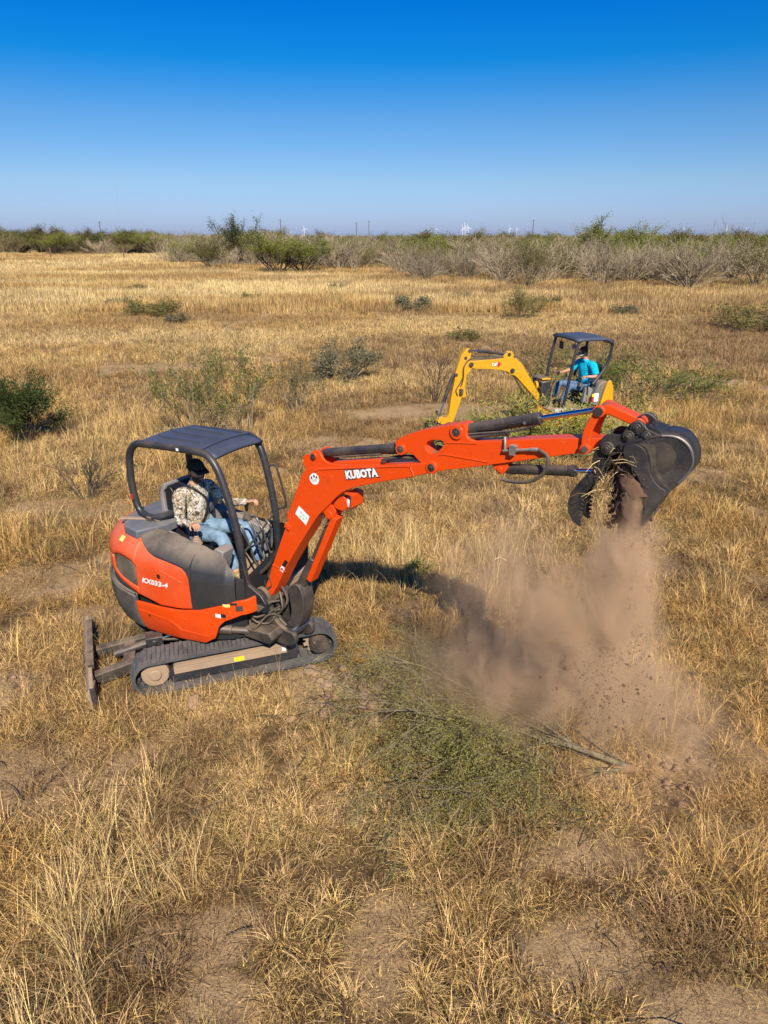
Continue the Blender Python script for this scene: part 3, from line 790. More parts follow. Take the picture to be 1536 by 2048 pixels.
def decal(name, m, s0, s1, h0, h1, out, parent, n=4):
    vs = [S(s0 + (s1 - s0) * i / n, h, out) for i in range(n + 1) for h in (h0, h1)]
    q = MB(); q.add(vs, [(2 * i, 2 * i + 1, 2 * i + 3, 2 * i + 2) for i in range(n)])
    return q.build(name, m, parent, recalc=False)
decal('yellow_label', PALEY, 1.70, 1.78, 1.30, 1.36, .016, sp_o)
decal('white_label', WHITE, .36, .42, .815, .855, .0385, sk_o)
decal('black_label', BLACKPRINT, .31, .36, .825, .865, .0385, sk_o)
decal('round_badge', STEEL, .15, .22, .90, .96, .0385, sk_o)
decal('warning_label', PALEY, .27, .33, .945, .975, .0385, sk_o)
decal('warning_label', BLACKPRINT, .20, .27, .965, .99, .0385, sk_o)
# model lettering, each letter vertex wrapped on to the panel
lt = text_mesh('model_lettering', 'KX033-4', .085, WHITE, sp_o, Matrix.Identity(4), offset=.0035, extrude=0.0, shear=.25, spacing=1.05, sx=1.0)
w = max(v.co.x for v in lt.data.vertices)
for v in lt.data.vertices:
    s = 1.365 - v.co.x / w * .385; h = .958 + v.co.y * .88 + .035 * (v.co.x / w)
    v.co = Vector(S(s, h, .0155))
lt.data.update()

# ---- operator station
m = MB(); m.prism([(-.45, .80), (.66, .80), (.66, .86), (-.45, .86)], -.30, .70); m.box((.2, .2, .66), (.9, .9, .28))
m.build('cab_floor', SOILED, exc, FB, bevel=.01)
m = MB(); m.box((.58, .05, .62), (.30, .75, .30)); m.box((.70, -.28, .86), (.28, .42, .03)); m.build('front_deck', DIRTYM, exc, FB, bevel=.01)
m = MB(); m.prism([(-.62, .95), (.10, .95), (.26, 1.0), (.36, 1.20), (.40, 1.36), (.30, 1.38), (.16, 1.25), (.02, 1.255), (-.28, 1.33), (-.62, 1.38)], -.44, -.28)
m.build('right_console', GREYP, exc, FB, bevel=.012)
m = MB(); m.prism([(-.60, .95), (.15, .95), (.22, 1.22), (-.1, 1.30), (-.60, 1.35)], .46, .60); m.build('left_console', GREYP, exc, FB, bevel=.012)
m = MB(); m.cyl((.02, -.36, 1.255), (.02, -.36, 1.275), .042, 16); cupo = m.build('cup_holder', BLACKPRINT, exc, FB)
m = MB(); m.cyl((.02, -.36, 1.20), (.02, -.36, 1.30), .028, 14); m.build('water_bottle', mat('blue_bottle', (.03, .12, .25), .25), cupo)
m = MB(); m.box((-.66, .1, 1.12), (.30, .70, .55)); m.build('seat_bulkhead', BLACKM, exc, FB, bevel=.02)
# seat
seat = MB(); seat.prism(smooth2([(-.60, 1.08), (-.14, 1.06), (-.12, 1.14), (-.20, 1.17), (-.55, 1.16)], 2), -.14, .34)
seat_o = seat.build('seat', SEATM, exc, FB, bevel=.02)
m = MB()
bk = smooth2([(-.56, 1.14), (-.46, 1.18), (-.53, 1.45), (-.57, 1.68), (-.64, 1.76), (-.71, 1.72), (-.70, 1.45), (-.66, 1.15)], 2)
m.prism(bk, -.08, .26); m.prism(smooth2([(-.50, 1.18), (-.42, 1.20), (-.50, 1.60), (-.56, 1.62)], 2), -.12, -.07); m.prism(smooth2([(-.50, 1.18), (-.42, 1.20), (-.50, 1.60), (-.56, 1.62)], 2), .25, .30)
m.build('backrest', SEATM, seat_o, bevel=.03, seg=3)
m = MB(); m.prism(smooth2([(-.60, 1.10), (-.70, 1.12), (-.76, 1.45), (-.75, 1.70), (-.66, 1.80), (-.66, 1.72), (-.71, 1.68), (-.70, 1.45)], 2), -.11, .28)
m.build('seat_shell', GREYP, seat_o, bevel=.01)
# joysticks and levers
for y in (-.30, .48):
    m = MB()
    for k in range(6): m.tube([(0.02 - .10, y, 1.30 + k * .015), (.02 - .10, y, 1.308 + k * .015)], [.058 - k * .007, .050 - k * .007], 14)
    js = m.build('joystick_boot', SOILED if y < 0 else HOSE, exc, FB)
    m = MB(); m.tube([(-.08, y, 1.38), (-.085, y, 1.44), (-.07, y, 1.475)], [.014, .022, .019], 10); m.build('joystick', SEATM, js)
m = MB(); m.bar((-.34, -.30, 1.40), (-.18, -.30, 1.30), .03, .03); m.bar((-.2, -.30, 1.33), (-.16, -.30, 1.42), .022, .022); m.build('lock_lever', SEATM, exc, FB, bevel=.004)
lv = MB()
for y in (.05, .17): lv.tube(smooth_path([(.44, y, .88), (.46, y, 1.2), (.50, y, 1.42), (.44, y, 1.50)]), .010, 6)
lv_o = lv.build('travel_levers', BLACKM, exc, FB)
m = MB(); m.tube([(.60, .30, 1.20), (.62, .30, 1.52), (.64, .30, 1.56)], [.008, .008, .02], 8); m.ball((.64, .30, 1.57), .018, 8); m.build('red_lever', mat('red_knob', (.45, .05, .03), .5), exc, FB)
m = MB()   # leg guard of bent bars in front of the feet
for y0 in (-.12, .0, .12):
    m.tube(smooth_path([(.30, y0, 1.52), (.38, y0, 1.50), (.50, y0, 1.20), (.62, y0, .96), (.60, y0, .88)], 5), .012, 6)
for z, x in ((1.30, .46), (1.08, .56)): m.tube([(x, -.14, z), (x, .14, z)], .010, 6)
m.build('leg_guard', BLACKM, exc, FB)
m = MB(); m.box((.50, .05, .90), (.10, .22, .02), Matrix.Rotation(R(25), 3, 'Y')); m.build('foot_pedal', SOILED, exc, FB, bevel=.004)

# ---- canopy: two side hoops, sheet roof with pressed ribs
YN, YF = -.37, .37
hoop = [(-.60, 1.50), (-.70, 1.505), (-.79, 1.56), (-.835, 1.70), (-.85, 1.90), (-.83, 2.10), (-.79, 2.20), (-.71, 2.268), (-.60, 2.285), (-.20, 2.305), (.10, 2.31), (.24, 2.295), (.33, 2.22), (.40, 2.08), (.49, 1.80), (.545, 1.55), (.575, 1.30), (.59, 1.05), (.59, .88)]
m = MB(); m.tube(smooth_path([(x, YN, z) for x, z in hoop], 5), .037, 12)
m.tube(smooth_path([(-.60, YN, 1.50), (-.50, YN + .05, 1.52), (-.45, YN + .2, 1.53)], 4), .034, 10)
hn = m.build('canopy_hoop', BLACKM, exc, FB)
hoopf = [(-.66, 1.30), (-.72, 1.60), (-.76, 1.9), (-.75, 2.12), (-.70, 2.235), (-.60, 2.27), (-.20, 2.29), (.06, 2.30), (.18, 2.28), (.26, 2.19), (.31, 2.05), (.37, 1.78), (.41, 1.50), (.42, 1.2), (.42, .88)]
m = MB(); m.tube(smooth_path([(x, YF, z) for x, z in hoopf], 5), .037, 12)
m.build('canopy_hoop', BLACKM, exc, FB)
m = MB(); m.prism([(.545, .84), (.555, 1.30), (.60, 1.30), (.66, 1.05), (.80, .98), (.86, .90), (.86, .80), (.55, .80)], YN - .035, YN + .01)
m.build('post_foot', BLACKM, hn, bevel=.006)
m = MB(); m.bar((-.62, YN, 1.52), (-.62, YN + .02, 1.36), .10, .06); m.prism([(-.70, 1.34), (-.54, 1.34), (-.50, 1.45), (-.58, 1.52), (-.66, 1.52)], YN - .02, YN + .03); m.build('rear_mount', DIRTYM, hn, bevel=.006)
rf = MB()
nx, ny = 12, 10; vs = []
for i in range(nx + 1):
    for j in range(ny + 1):
        u, v = i / nx, j / ny; x = -.73 + u * 1.05; y = YN + .015 + v * (YF - YN - .03)
        z = 2.312 + .018 * math.sin(math.pi * v) - .05 * max(0, (u - .80) / .2) ** 2 - .035 * max(0, (.08 - u) / .08) ** 2 + .015 * u
        vs.append((x, y, z))
rf.add(vs, [(i * (ny + 1) + j, (i + 1) * (ny + 1) + j, (i + 1) * (ny + 1) + j + 1, i * (ny + 1) + j + 1) for i in range(nx) for j in range(ny)])
ro = rf.build('canopy_roof', ROOFM, exc, FB); so = ro.modifiers.new('t', 'SOLIDIFY'); so.thickness = .03; so.offset = -1
for y in (-.20, -.02, .16):
    m = MB(); P = smooth2([(-.56, y - .022), (.06, y - .022), (.06, y + .026), (-.56, y + .026)], 2)
    m.add([(x, yy, 2.315) for x, yy in P] + [(x + (.008 if x < -.2 else -.008), yy, 2.352 + .016 * (x + .56)) for x, yy in P], [(i, (i + 1) % len(P), len(P) + (i + 1) % len(P), len(P) + i) for i in range(len(P))] + [tuple(len(P) + i for i in range(len(P)))])
    m.build('roof_rib', ROOFM, ro)
m = MB(); m.tube(smooth_path([(.16, YN + .03, 2.338), (.145, -.1, 2.352), (.145, .12, 2.352), (.16, YF - .03, 2.338)], 6), .010, 6); m.build('roof_rib', ROOFM, ro)
m = MB(); m.box((-.10, YN - .037, 2.31), (.03, .004, .025)); m.build('white_label', WHITE, hn)
m = MB(); m.box((-.828, YN - .038, 1.70), (.03, .004, .055)); m.build('red_label', REDPRINT, hn)
for x, z, y in ((.375, 2.1, YN), (.53, 1.62, YN), (.58, 1.2, YN), (.57, .95, YN), (.305, 2.08, YF), (.405, 1.66, YF)):
    m = MB(); m.cyl((x, y - .034, z), (x, y - .047, z), .010, 8); m.build('post_bolt', STEEL, hn)
m = MB(); m.tube(smooth_path([(.32, YF, 2.00), (.42, YF + .01, 2.02), (.46, YF + .01, 1.98), (.545, YF + .01, 1.66), (.53, YF + .01, 1.58), (.40, YF, 1.555)], 5), .011, 8); m.build('grab_rail', BLACKM, exc, FB)
m = MB(); m.tube([(.59, YN + .02, 1.37), (.40, YF, 1.50)], .011, 8); m.build('front_cross_bar', BLACKM, exc, FB)
# cable tray / boot between body and boom, seen as a dark sloping hose bundle
m = MB()
for k, (a, b) in enumerate((((.60, -.10, .90), (.95, -.12, 1.50)), ((.60, -.02, .88), (1.0, -.04, 1.45)), ((.62, .06, .88), (1.0, .02, 1.42)), ((.64, -.2, .9), (.88, -.2, 1.30)))):
    m.tube(smooth_path([a, (a[0] + .15, a[1], a[2] + .10), (b[0] - .12, b[1], b[2] - .18), b], 5), .022, 8)
m.build('hose_bundle', DIRTYM, exc, FB)
m = MB()
for k, z in enumerate((.70, .76, .82, .64)):
    m.tube(smooth_path([(.60, -.36, z), (.72, -.40 - .015 * k, z - .03), (.82, -.33, z + .05 * (k - 1)), (.90, -.24, z + .06)], 5), .011, 7)
m.build('hose_bundle', DIRTYM, exc, FB)
m = MB(); m.cyl((.42, -.56, .58), (.70, -.40, .56), .035); m.cyl((.38, -.58, .585), (.50, -.51, .575), .052); sw = m.build('swing_cylinder', DARKROD, exc, FB, bevel=.004)
m = MB(); m.prism([(.60, .50), (.92, .50), (.96, .56), (.92, .62), (.60, .60)], -.46, -.18); m.build('swing_lug', DIRTYM, exc, FB, bevel=.012)

# ================= boom group (frame M)
# swing bracket
m = MB()
brk = smooth2([(-.16, .93), (-.10, .98), (-.03, .965), (.03, .90), (.05, .78), (.10, .66), (.22, .60), (.34, .60), (.37, .50), (.25, .42), (-.02, .42), (-.22, .46), (-.24, .58), (-.06, .64), (-.06, .78), (-.14, .84)], 1)
m.prism(brk, -.15, -.10); m.prism(brk, .10, .15)
m.prism([(-.24, .42), (.14, .42), (.14, .50), (-.24, .50)], -.15, .15); m.prism([(-.26, .60), (.0, .60), (.0, .66), (-.26, .66)], -.14, .14)
m.cyl((-.14, 0, .40), (-.14, 0, .70), .09)
m.cyl((-.065, -.165, .881), (-.065, .165, .881), .036)
swb = m.build('swing_bracket', DIRTYM, exc, FM, bevel=.012)
m = MB(); m.cyl((.27, -.13, .58), (.27, .13, .58), .05); m.build('pivot_pin', STEEL, swb)

boomP = [(-.105, .855), (-.11, .90), (-.07, .948), (.036, 1.208), (.259, 1.703), (.359, 1.919), (.477, 2.182), (.50, 2.26), (.53, 2.305), (.60, 2.33), (.719, 2.352), (1.008, 2.414), (1.509, 2.523), (1.713, 2.568), (1.80, 2.588), (1.84, 2.58), (1.861, 2.556), (1.845, 2.53), (1.80, 2.508), (1.623, 2.437), (1.344, 2.344), (1.062, 2.24), (.932, 2.168), (.865, 2.11), (.79, 2.03), (.708, 1.948), (.66, 1.90), (.605, 1.83), (.376, 1.494), (.222, 1.255), (.155, 1.134), (.086, 1.005), (.015, .90), (-.02, .85), (-.06, .83)]
m = MB(); m.prism(boomP, -.09, .09)
boom = m.build('boom', ORANGE, exc, FM, bevel=.006)
m = MB()   # raised side plate flange along the elbow and the top
m.tube(smooth_path([(.40, -.092, 1.93), (.49, -.092, 2.12), (.56, -.092, 2.24), (.66, -.092, 2.315), (.85, -.092, 2.365), (1.5, -.092, 2.505), (1.62, -.092, 2.525)], 6), .0065, 6)
m.build('weld_line', ORANGE, boom)
for w_ in ([(1.62, -.092, 2.52), (1.655, -.092, 2.455)], [(.055, -.092, 1.245), (.22, -.092, 1.215)]):
    m = MB(); m.tube(w_, .0055, 6); m.build('weld_line', ORANGE, boom)
m = MB()   # lug plates for the arm cylinder
lug = smooth2([(.50, 2.31), (.50, 2.41), (.53, 2.435), (.575, 2.44), (.61, 2.478), (.66, 2.492), (.70, 2.475), (.725, 2.42), (.79, 2.398), (1.0, 2.425), (1.3, 2.49), (1.3, 2.46), (.8, 2.33), (.6, 2.28)], 1)
m.prism(lug, -.085, -.055); m.prism(lug, .055, .085); m.cyl((.634, -.10, 2.44), (.634, .10, 2.44), .032)
m.build('arm_cylinder_lug', ORANGE, boom, bevel=.004)
m = MB(); m.cyl((.634, -.102, 2.44), (.634, -.108, 2.44), .026); m.build('pin_end', DIRTYM, boom)
m = MB(); m.prism([(.80, 2.36), (1.33, 2.468), (1.33, 2.505), (1.28, 2.515), (.80, 2.405)], -.045, .045); m.build('pipe_cover', ORANGE, boom, bevel=.01)
m = MB()
for y in (-.03, 0, .03): m.tube(smooth_path([(1.30, y, 2.50), (1.45, y, 2.55), (1.60, y, 2.575), (1.75, y, 2.60), (1.80, y, 2.66)], 5), .014, 7)
m.build('hose', HOSE, boom)
m = MB(); m.box((1.345, -.055, 2.512), (.03, .03, .03)); m.build('hose_clamp', STEEL, boom)
m = MB(); m.tube([(.28, -.07, 1.78), (.49, -.07, 2.24)], .016, 8); m.tube([(.28, -.02, 1.79), (.48, -.02, 2.26)], .012, 8); m.build('pipe', ORANGE, boom)
m = MB(); m.box((.285, -.035, 1.70), (.05, .14, .07), Matrix.Rotation(R(-65), 3, 'Y')); m.cyl((.30, -.105, 1.685), (.30, -.112, 1.685), .012, 8); m.build('pipe_clamp', ORANGE, boom, bevel=.006)
m = MB()
for y in (-.06, -.02): m.tube(smooth_path([(.26, y, 1.66), (.12, y, 1.42), (-.05, y, 1.18), (-.25, y, 1.0)], 5), .018, 8)
m.build('hose', DIRTYM, boom)
# stickers and lettering on the near face
m = MB(); m.cyl((.628, -.0905, 2.232), (.628, -.0925, 2.232), .053, 36); stk = m.build('round_sticker', WHITE, boom)
m = MB()
for dx, dz, s in ((-.030, .006, 1.0), (0, .026, 1.1), (.028, .020, 1.0)):
    c = Vector((.628 + dx, -.0932, 2.232 + dz)); w = .012 * s
    m.add([c + Vector((-w, 0, -w)), c + Vector((w, 0, -w * .7)), c + Vector((w * .2, 0, w)), c + Vector((-w * .6, 0, w * .6))], [(0, 1, 2, 3)])
for k in range(3): m.bar((.592 + .004 * k, -.0930, 2.222 - .012 * k), (.664 - .004 * k, -.0930, 2.236 - .012 * k), .0012, .0022)
m.build('sticker_print', BLACKPRINT, stk)
m = MB(); 
m.add([(x, -.0925, z) for x, z in [(.435, 1.940), (.555, 1.860), (.510, 1.765), (.385, 1.850)]], [(0, 1, 2, 3)]); st2 = m.build('load_chart_sticker', WHITE, boom, recalc=False)
m = MB()
for i, j in ((.25, .3), (.5, .32), (.75, .3), (.3, .7), (.55, .6)):
    c = Vector((.435 + i * .12 - j * .045, -.0932, 1.94 - i * .08 - j * .095)); m.add([c, c + Vector((.022, 0, -.014)), c + Vector((.012, 0, -.03)), c + Vector((-.008, 0, -.016))], [(0, 1, 2, 3)])
m.build('sticker_print', GREENPRINT, st2, recalc=False)
m = MB(); m.add([(x, -.0925, z) for x, z in [(.175, 1.270), (.215, 1.255), (.188, 1.195), (.145, 1.215)]], [(0, 1, 2, 3)]); st3 = m.build('warning_sticker', WHITE, boom, recalc=False)
m = MB(); m.add([(x, -.0925, z) for x, z in [(.225, 1.345), (.262, 1.328), (.218, 1.258), (.178, 1.273)]], [(0, 1, 2, 3)])
m.add([(x, -.0932, z) for x, z in [(.165, 1.243), (.195, 1.240), (.180, 1.215), (.162, 1.222)]], [(0, 1, 2, 3)]); m.build('sticker_print', BLACKPRINT, st3, recalc=False)
for nm, mm, off, yy in (('lettering_outline', BLACKPRINT, .0125, -.0930), ('maker_lettering', WHITE, .0055, -.0942)):
    text_mesh(nm, 'KUBOTA', .092, mm, boom, side_mtx(.985, 2.305, yy, 14.5), offset=off, spacing=1.05, sx=.88)
# work lamp
m = MB(); m.prism(smooth2([(.80, 2.02), (.86, 2.09), (.93, 2.125), (.965, 2.05), (.93, 1.985), (.84, 1.985)], 1), -.06, .06)
m.add([(.95, -.09, 2.165), (.955, .09, 2.165), (1.03, .09, 2.155), (1.03, -.09, 2.155), (1.02, -.09, 2.04), (1.02, .09, 2.04), (.93, -.09, 1.97), (.93, .09, 1.97)], [(0, 1, 2, 3), (3, 2, 5, 4), (4, 5, 7, 6)])
lamp = m.build('work_lamp', ORANGE, exc, FM, bevel=.004)
m = MB(); m.ball((.955, 0, 2.06), .06, 12, (.6, .9, 1)); m.build('lens', LENS, lamp)
# boom cylinder with orange rod guard
m = MB(); m.prism(smooth2([(.66, 1.98), (.80, 2.02), (.83, 1.95), (.79, 1.87), (.74, 1.86), (.70, 1.90)], 1), -.06, -.035); m.prism(smooth2([(.66, 1.98), (.80, 2.02), (.83, 1.95), (.79, 1.87), (.74, 1.86), (.70, 1.90)], 1), .035, .06)
m.cyl((.755, -.07, 1.915), (.755, .07, 1.915), .04); m.build('boom_cylinder_lug', ORANGE, boom, bevel=.004)
m = MB(); m.tube([(.50, 0, 1.40), (.455, 0, 1.30), (.36, 0, 1.12), (.30, 0, 1.0)], [.036, .047, .049, .052], 14)
m.prism(smooth2([(.23, 1.06), (.36, 1.12), (.42, 1.0), (.42, .85), (.36, .66), (.24, .52), (.10, .52), (.08, .58), (.22, .66), (.26, .80), (.24, .92)], 1), -.08, .08)
bcy = m.build('boom_cylinder', CYLM, exc, FM, bevel=.008)
m = MB(); m.cyl((.49, 0, 1.375), (.755, 0, 1.915), .021, 12); m.build('rod', DARKROD, bcy)
m = MB(); m.prism([(.775, 1.90), (.835, 1.885), (.50, 1.165), (.445, 1.185)], -.055, .055); m.build('rod_guard', ORANGE, bcy, bevel=.006)
m = MB(); m.tube(smooth_path([(.70, -.03, 1.93), (.66, -.04, 1.84), (.70, -.05, 1.80), (.76, -.03, 1.84)], 5), .010, 6); m.build('hose', HOSE, bcy)
m = MB(); m.tube(smooth_path([(.10, -.06, .95), (.16, -.10, .82), (.10, -.10, .70), (.20, -.1, .62)], 5), .014, 6); m.tube(smooth_path([(.0, .03, 1.0), (.14, .0, .85), (.08, -.05, .72)], 5), .014, 6); m.build('hose', HOSE, bcy)

# arm cylinder
m = MB(); m.tube([(.66, 0, 2.447), (.70, 0, 2.457), (1.35, 0, 2.604), (1.36, 0, 2.606), (1.45, 0, 2.627)], [.03, .042, .042, .047, .047], 18)
ac = m.build('arm_cylinder', CYLM, exc, FM, bevel=.004)
m = MB(); m.tube([(.80, -.025, 2.445), (1.30, -.03, 2.555)], .010, 6); m.build('pipe', DIRTYM, ac)
# arm
armP = [(1.463, 2.701), (1.554, 2.764), (1.717, 2.83), (1.886, 2.885), (2.05, 2.926), (2.072, 2.92), (2.088, 2.885), (2.083, 2.855), (2.104, 2.825), (2.154, 2.807), (2.424, 2.86), (2.503, 2.879), (2.762, 2.929), (2.932, 2.957), (3.084, 2.980), (3.125, 2.985), (3.165, 2.955), (3.165, 2.918), (3.13, 2.895), (3.056, 2.895), (2.919, 2.851), (2.741, 2.796), (2.262, 2.647), (1.873, 2.532), (1.83, 2.505), (1.79, 2.505), (1.75, 2.53), (1.696, 2.572), (1.63, 2.62), (1.584, 2.632), (1.547, 2.606), (1.50, 2.606), (1.465, 2.64)]
holeP = [(1.735, 2.703), (1.752, 2.742), (1.80, 2.765), (1.86, 2.775), (1.90, 2.765), (1.906, 2.745), (1.879, 2.71), (1.840, 2.668), (1.800, 2.655), (1.765, 2.665)]
m = MB(); m.prism(armP, -.07, .07, hole=holeP); arm = m.build('arm', ORANGE, exc, FM, bevel=.004)
for x, z, r, y, r2 in ((1.518, 2.647, .048, .082, .030), (2.011, 2.86, .055, .085, .033), (1.813, 2.554, .050, .098, .032), (3.128, 2.93, .05, .10, 0)):
    m = MB(); m.cyl((x, -y, z), (x, y, z), r, 20); m.build('pivot_boss', ORANGE, arm, bevel=.004)
    if r2: m = MB(); m.cyl((x, -y - .004, z), (x, y + .004, z), r2, 16); m.cyl((x, -y - .009, z), (x, y + .009, z), r2 * .45, 10); m.build('pivot_pin', DIRTYM, arm, bevel=.003)
for w_ in ([(1.93, -.072, 2.765), (2.18, -.072, 2.80)], [(1.87, -.072, 2.655), (1.90, -.072, 2.67), (2.28, -.072, 2.675)], [(1.87, -.072, 2.66), (1.96, -.072, 2.76)]):
    m = MB(); m.tube(w_, .005, 6); m.build('weld_line', ORANGE, arm)
m = MB()
for k, y in enumerate((-.03, 0.0, .03)): m.tube(smooth_path([(1.98, y, 2.80 + .01 * k), (2.10, y, 2.825 + .008 * k), (2.30, y, 2.880), (2.38, y, 2.895 - .01 * k)], 5), .017, 8)
m.tube(smooth_path([(2.05, -.04, 2.84), (2.25, -.045, 2.885), (2.45, -.045, 2.93), (2.60, -.04, 2.985)], 5), .009, 6)
m.build('hose', CYLM, arm)
# hydraulic coupling and looped hose
m = MB(); m.tube([(2.40, -.075, 2.885), (2.41, -.09, 2.84), (2.415, -.095, 2.79)], .010, 8); m.box((2.48, -.095, 2.82), (.055, .04, .045)); m.box((2.475, -.10, 2.785), (.04, .03, .03)); m.tube([(2.40, -.095, 2.788), (2.60, -.095, 2.83)], .011, 8); m.tube([(2.60, -.095, 2.83), (2.66, -.095, 2.84)], .015, 8)
cpl = m.build('hydraulic_coupling', worn('coupling_steel', (.35, .34, .32), .35, metal=.8, dust=.3, speck=.2), exc, FM, bevel=.002)
m = MB(); m.tube(smooth_path([(2.66, -.095, 2.84), (2.73, -.10, 2.81), (2.745, -.11, 2.74), (2.70, -.12, 2.66), (2.60, -.115, 2.60), (2.48, -.10, 2.575), (2.40, -.09, 2.575)], 6), .013, 8); m.build('looped_hose', HOSE, cpl)
# bucket cylinder + links
m = MB(); m.tube([(2.011, 0, 2.858), (2.035, 0, 2.866), (2.05, 0, 2.87), (2.51, 0, 3.003), (2.52, 0, 3.006), (2.624, 0, 3.036)], [.02, .04, .042, .042, .046, .045], 18)
kc = m.build('bucket_cylinder', CYLM, exc, FM, bevel=.003)
m = MB(); m.tube([(2.62, 0, 3.035), (3.049, 0, 3.159)], .0195, 14); m.build('rod', CHROME, kc)
m = MB(); m.tube([(2.52, -.046, 3.0), (2.53, -.056, 3.0)], .012, 8); m.tube([(2.50, -.046, 2.998), (2.40, -.047, 2.97)], .003, 5); m.build('fitting', STEEL, kc)
for y in (-1, 1):
    m = MB()
    P = smooth_path([(3.049, 0, 3.160), (3.01, 0, 3.08), (2.985, 0, 2.99), (2.986, 0, 2.90)], 4)
    L = [(p.x - .028, p.z) for p in P] + [(p.x + .028, p.z) for p in reversed(P)]
    m.prism(L, y * .078, y * .10); m.cyl((2.986, y * .072, 2.90), (2.986, y * .108, 2.90), .037, 18); m.cyl((3.049, y * .072, 3.16), (3.049, y * .108, 3.16), .040, 18)
    m.build('link_plate', ORANGE, exc, FM, bevel=.004)
m = MB(); m.cyl((2.986, -.115, 2.90), (2.986, .115, 2.90), .022, 14); m.build('link_pin', DIRTYM, exc, FM)
m = MB(); m.cyl((3.049, -.118, 3.16), (3.049, .118, 3.16), .030, 14); m.build('link_pin', DIRTYM, exc, FM)
m = MB(); m.prism([(3.035, 3.125), (3.06, 3.195), (3.10, 3.20), (3.31, 3.135), (3.33, 3.10), (3.30, 3.075), (3.10, 3.135)], -.055, .055); m.build('bucket_link', ORANGE, exc, FM, bevel=.008)
m = MB(); m.tube(smooth_path([(3.28, -.05, 3.14), (3.33, -.05, 3.175), (3.38, -.04, 3.15), (3.39, -.03, 3.10)], 5), .007, 6); m.build('hose', HOSE, exc, FM)

# bucket
shell = smooth_path([(3.21, 0, 2.965), (3.34, 0, 3.03), (3.46, 0, 3.07), (3.55, 0, 3.068), (3.617, 0, 3.021), (3.648, 0, 2.95), (3.645, 0, 2.88), (3.60, 0, 2.80), (3.552, 0, 2.735), (3.50, 0, 2.65), (3.457, 0, 2.56), (3.421, 0, 2.485)], 4)
YB = .165
m = MB(); n = len(shell); th = .014
vs = []
for y in (-YB, YB):
    for p in shell: vs.append((p.x, y, p.z))
m.add(vs, [(i, i + 1, n + i + 1, n + i) for i in range(n - 1)])
bk_o = m.build('bucket', BUCKET, exc, FM, angle=50); so = bk_o.modifiers.new('t', 'SOLIDIFY'); so.thickness = .018; so.offset = 0
lip = [(3.421, 2.485), (3.427, 2.604), (3.404, 2.709), (3.365, 2.784), (3.313, 2.857), (3.255, 2.925), (3.225, 2.965)]
for y in (-1, 1):
    m = MB(); m.prism([(p.x, p.z) for p in shell] + lip, y * YB, y * (YB - .018)); m.build('side_plate', BUCKET, bk_o, bevel=.003)
    m = MB()   # crescent wear plate
    cr = smooth2([(3.255, 2.92), (3.255, 2.995), (3.30, 3.012), (3.37, 2.99), (3.40, 2.93), (3.42, 2.84), (3.47, 2.76), (3.545, 2.722), (3.49, 2.63), (3.457, 2.555), (3.425, 2.49), (3.43, 2.60), (3.405, 2.71), (3.366, 2.785), (3.314, 2.858)], 1)
    m.prism(cr, y * (YB + .001), y * (YB + .014)); m.build('wear_plate', BUCKET, bk_o, bevel=.003)
    m = MB(); rim = smooth_path([(p.x, y * (YB + .004), p.z) for p in shell[8:30]], 1); m.tube(rim, .008, 6); m.build('edge_weld', STEEL if False else worn('scuffed_edge', (.16, .16, .17), .35, metal=.6, dust=.3, speck=.2), bk_o)
    m = MB(); m.prism(smooth2([(3.40, 3.02), (3.46, 3.035), (3.52, 3.02), (3.56, 2.96), (3.55, 2.88), (3.50, 2.82), (3.46, 2.86), (3.43, 2.93)], 2), y * (YB + .0005), y * (YB + .003)); m.build('rubbed_patch', RUSTY, bk_o)
    m = MB(); A_ = [(3.335, 3.008), (3.385, 2.985), (3.412, 2.93), (3.428, 2.86), (3.455, 2.81), (3.50, 2.765), (3.545, 2.735)]; B_ = [(3.43, 3.015), (3.44, 2.975), (3.445, 2.93), (3.452, 2.87), (3.478, 2.83), (3.515, 2.785), (3.548, 2.742)]
    m.prism(A_ + B_[::-1], y * (YB + .0005), y * (YB + .0045)); m.build('caked_dirt', worn('caked_dirt', (.045, .038, .028), .9, dust=.9, topdust=.1, speck=.7, scale=14, dustcol=(.11, .085, .055), bump=.5), bk_o)
    m = MB()
    ear = smooth2([(3.09, 2.985), (3.11, 3.02), (3.145, 3.035), (3.215, 3.035), (3.235, 3.075), (3.268, 3.125), (3.305, 3.148), (3.345, 3.13), (3.37, 3.095), (3.41, 3.085), (3.47, 3.06), (3.47, 3.03), (3.38, 2.99), (3.30, 2.965), (3.235, 2.945), (3.20, 2.905), (3.15, 2.885), (3.10, 2.905), (3.085, 2.94)], 1)
    m.prism(ear, y * .105, y * .13); m.build('bucket_ear', BUCKET, bk_o, bevel=.005)
    for (x, z, r) in ((3.144, 2.943, .040), (3.311, 3.103, .042), (3.267, 3.042, .036), (3.37, 3.058, .030)):
        m = MB(); m.cyl((x, y * .13, z), (x, y * .15, z), r, 22); m.cyl((x, y * .15, z), (x, y * .158, z), r * .62, 18); m.cyl((x, y * .158, z), (x, y * .166, z), r * .3, 10); m.build('pin_cap', worn('pin_steel', (.07, .065, .06), .4, metal=.6, dust=.4, speck=.3, dustcol=(.16, .12, .09)), bk_o, bevel=.003)
m = MB()
for k in range(4):
    y = -YB + .05 + k * (2 * YB - .1) / 3
    m.prism([(3.43, 2.53), (3.462, 2.545), (3.45, 2.50), (3.408, 2.425), (3.405, 2.44), (3.415, 2.49)], y - .022, y + .022)
    o = m.build('bucket_tooth', worn('tooth_steel', (.12, .12, .13), .35, metal=.7, dust=.3, speck=.2), bk_o, bevel=.003); m = MB()
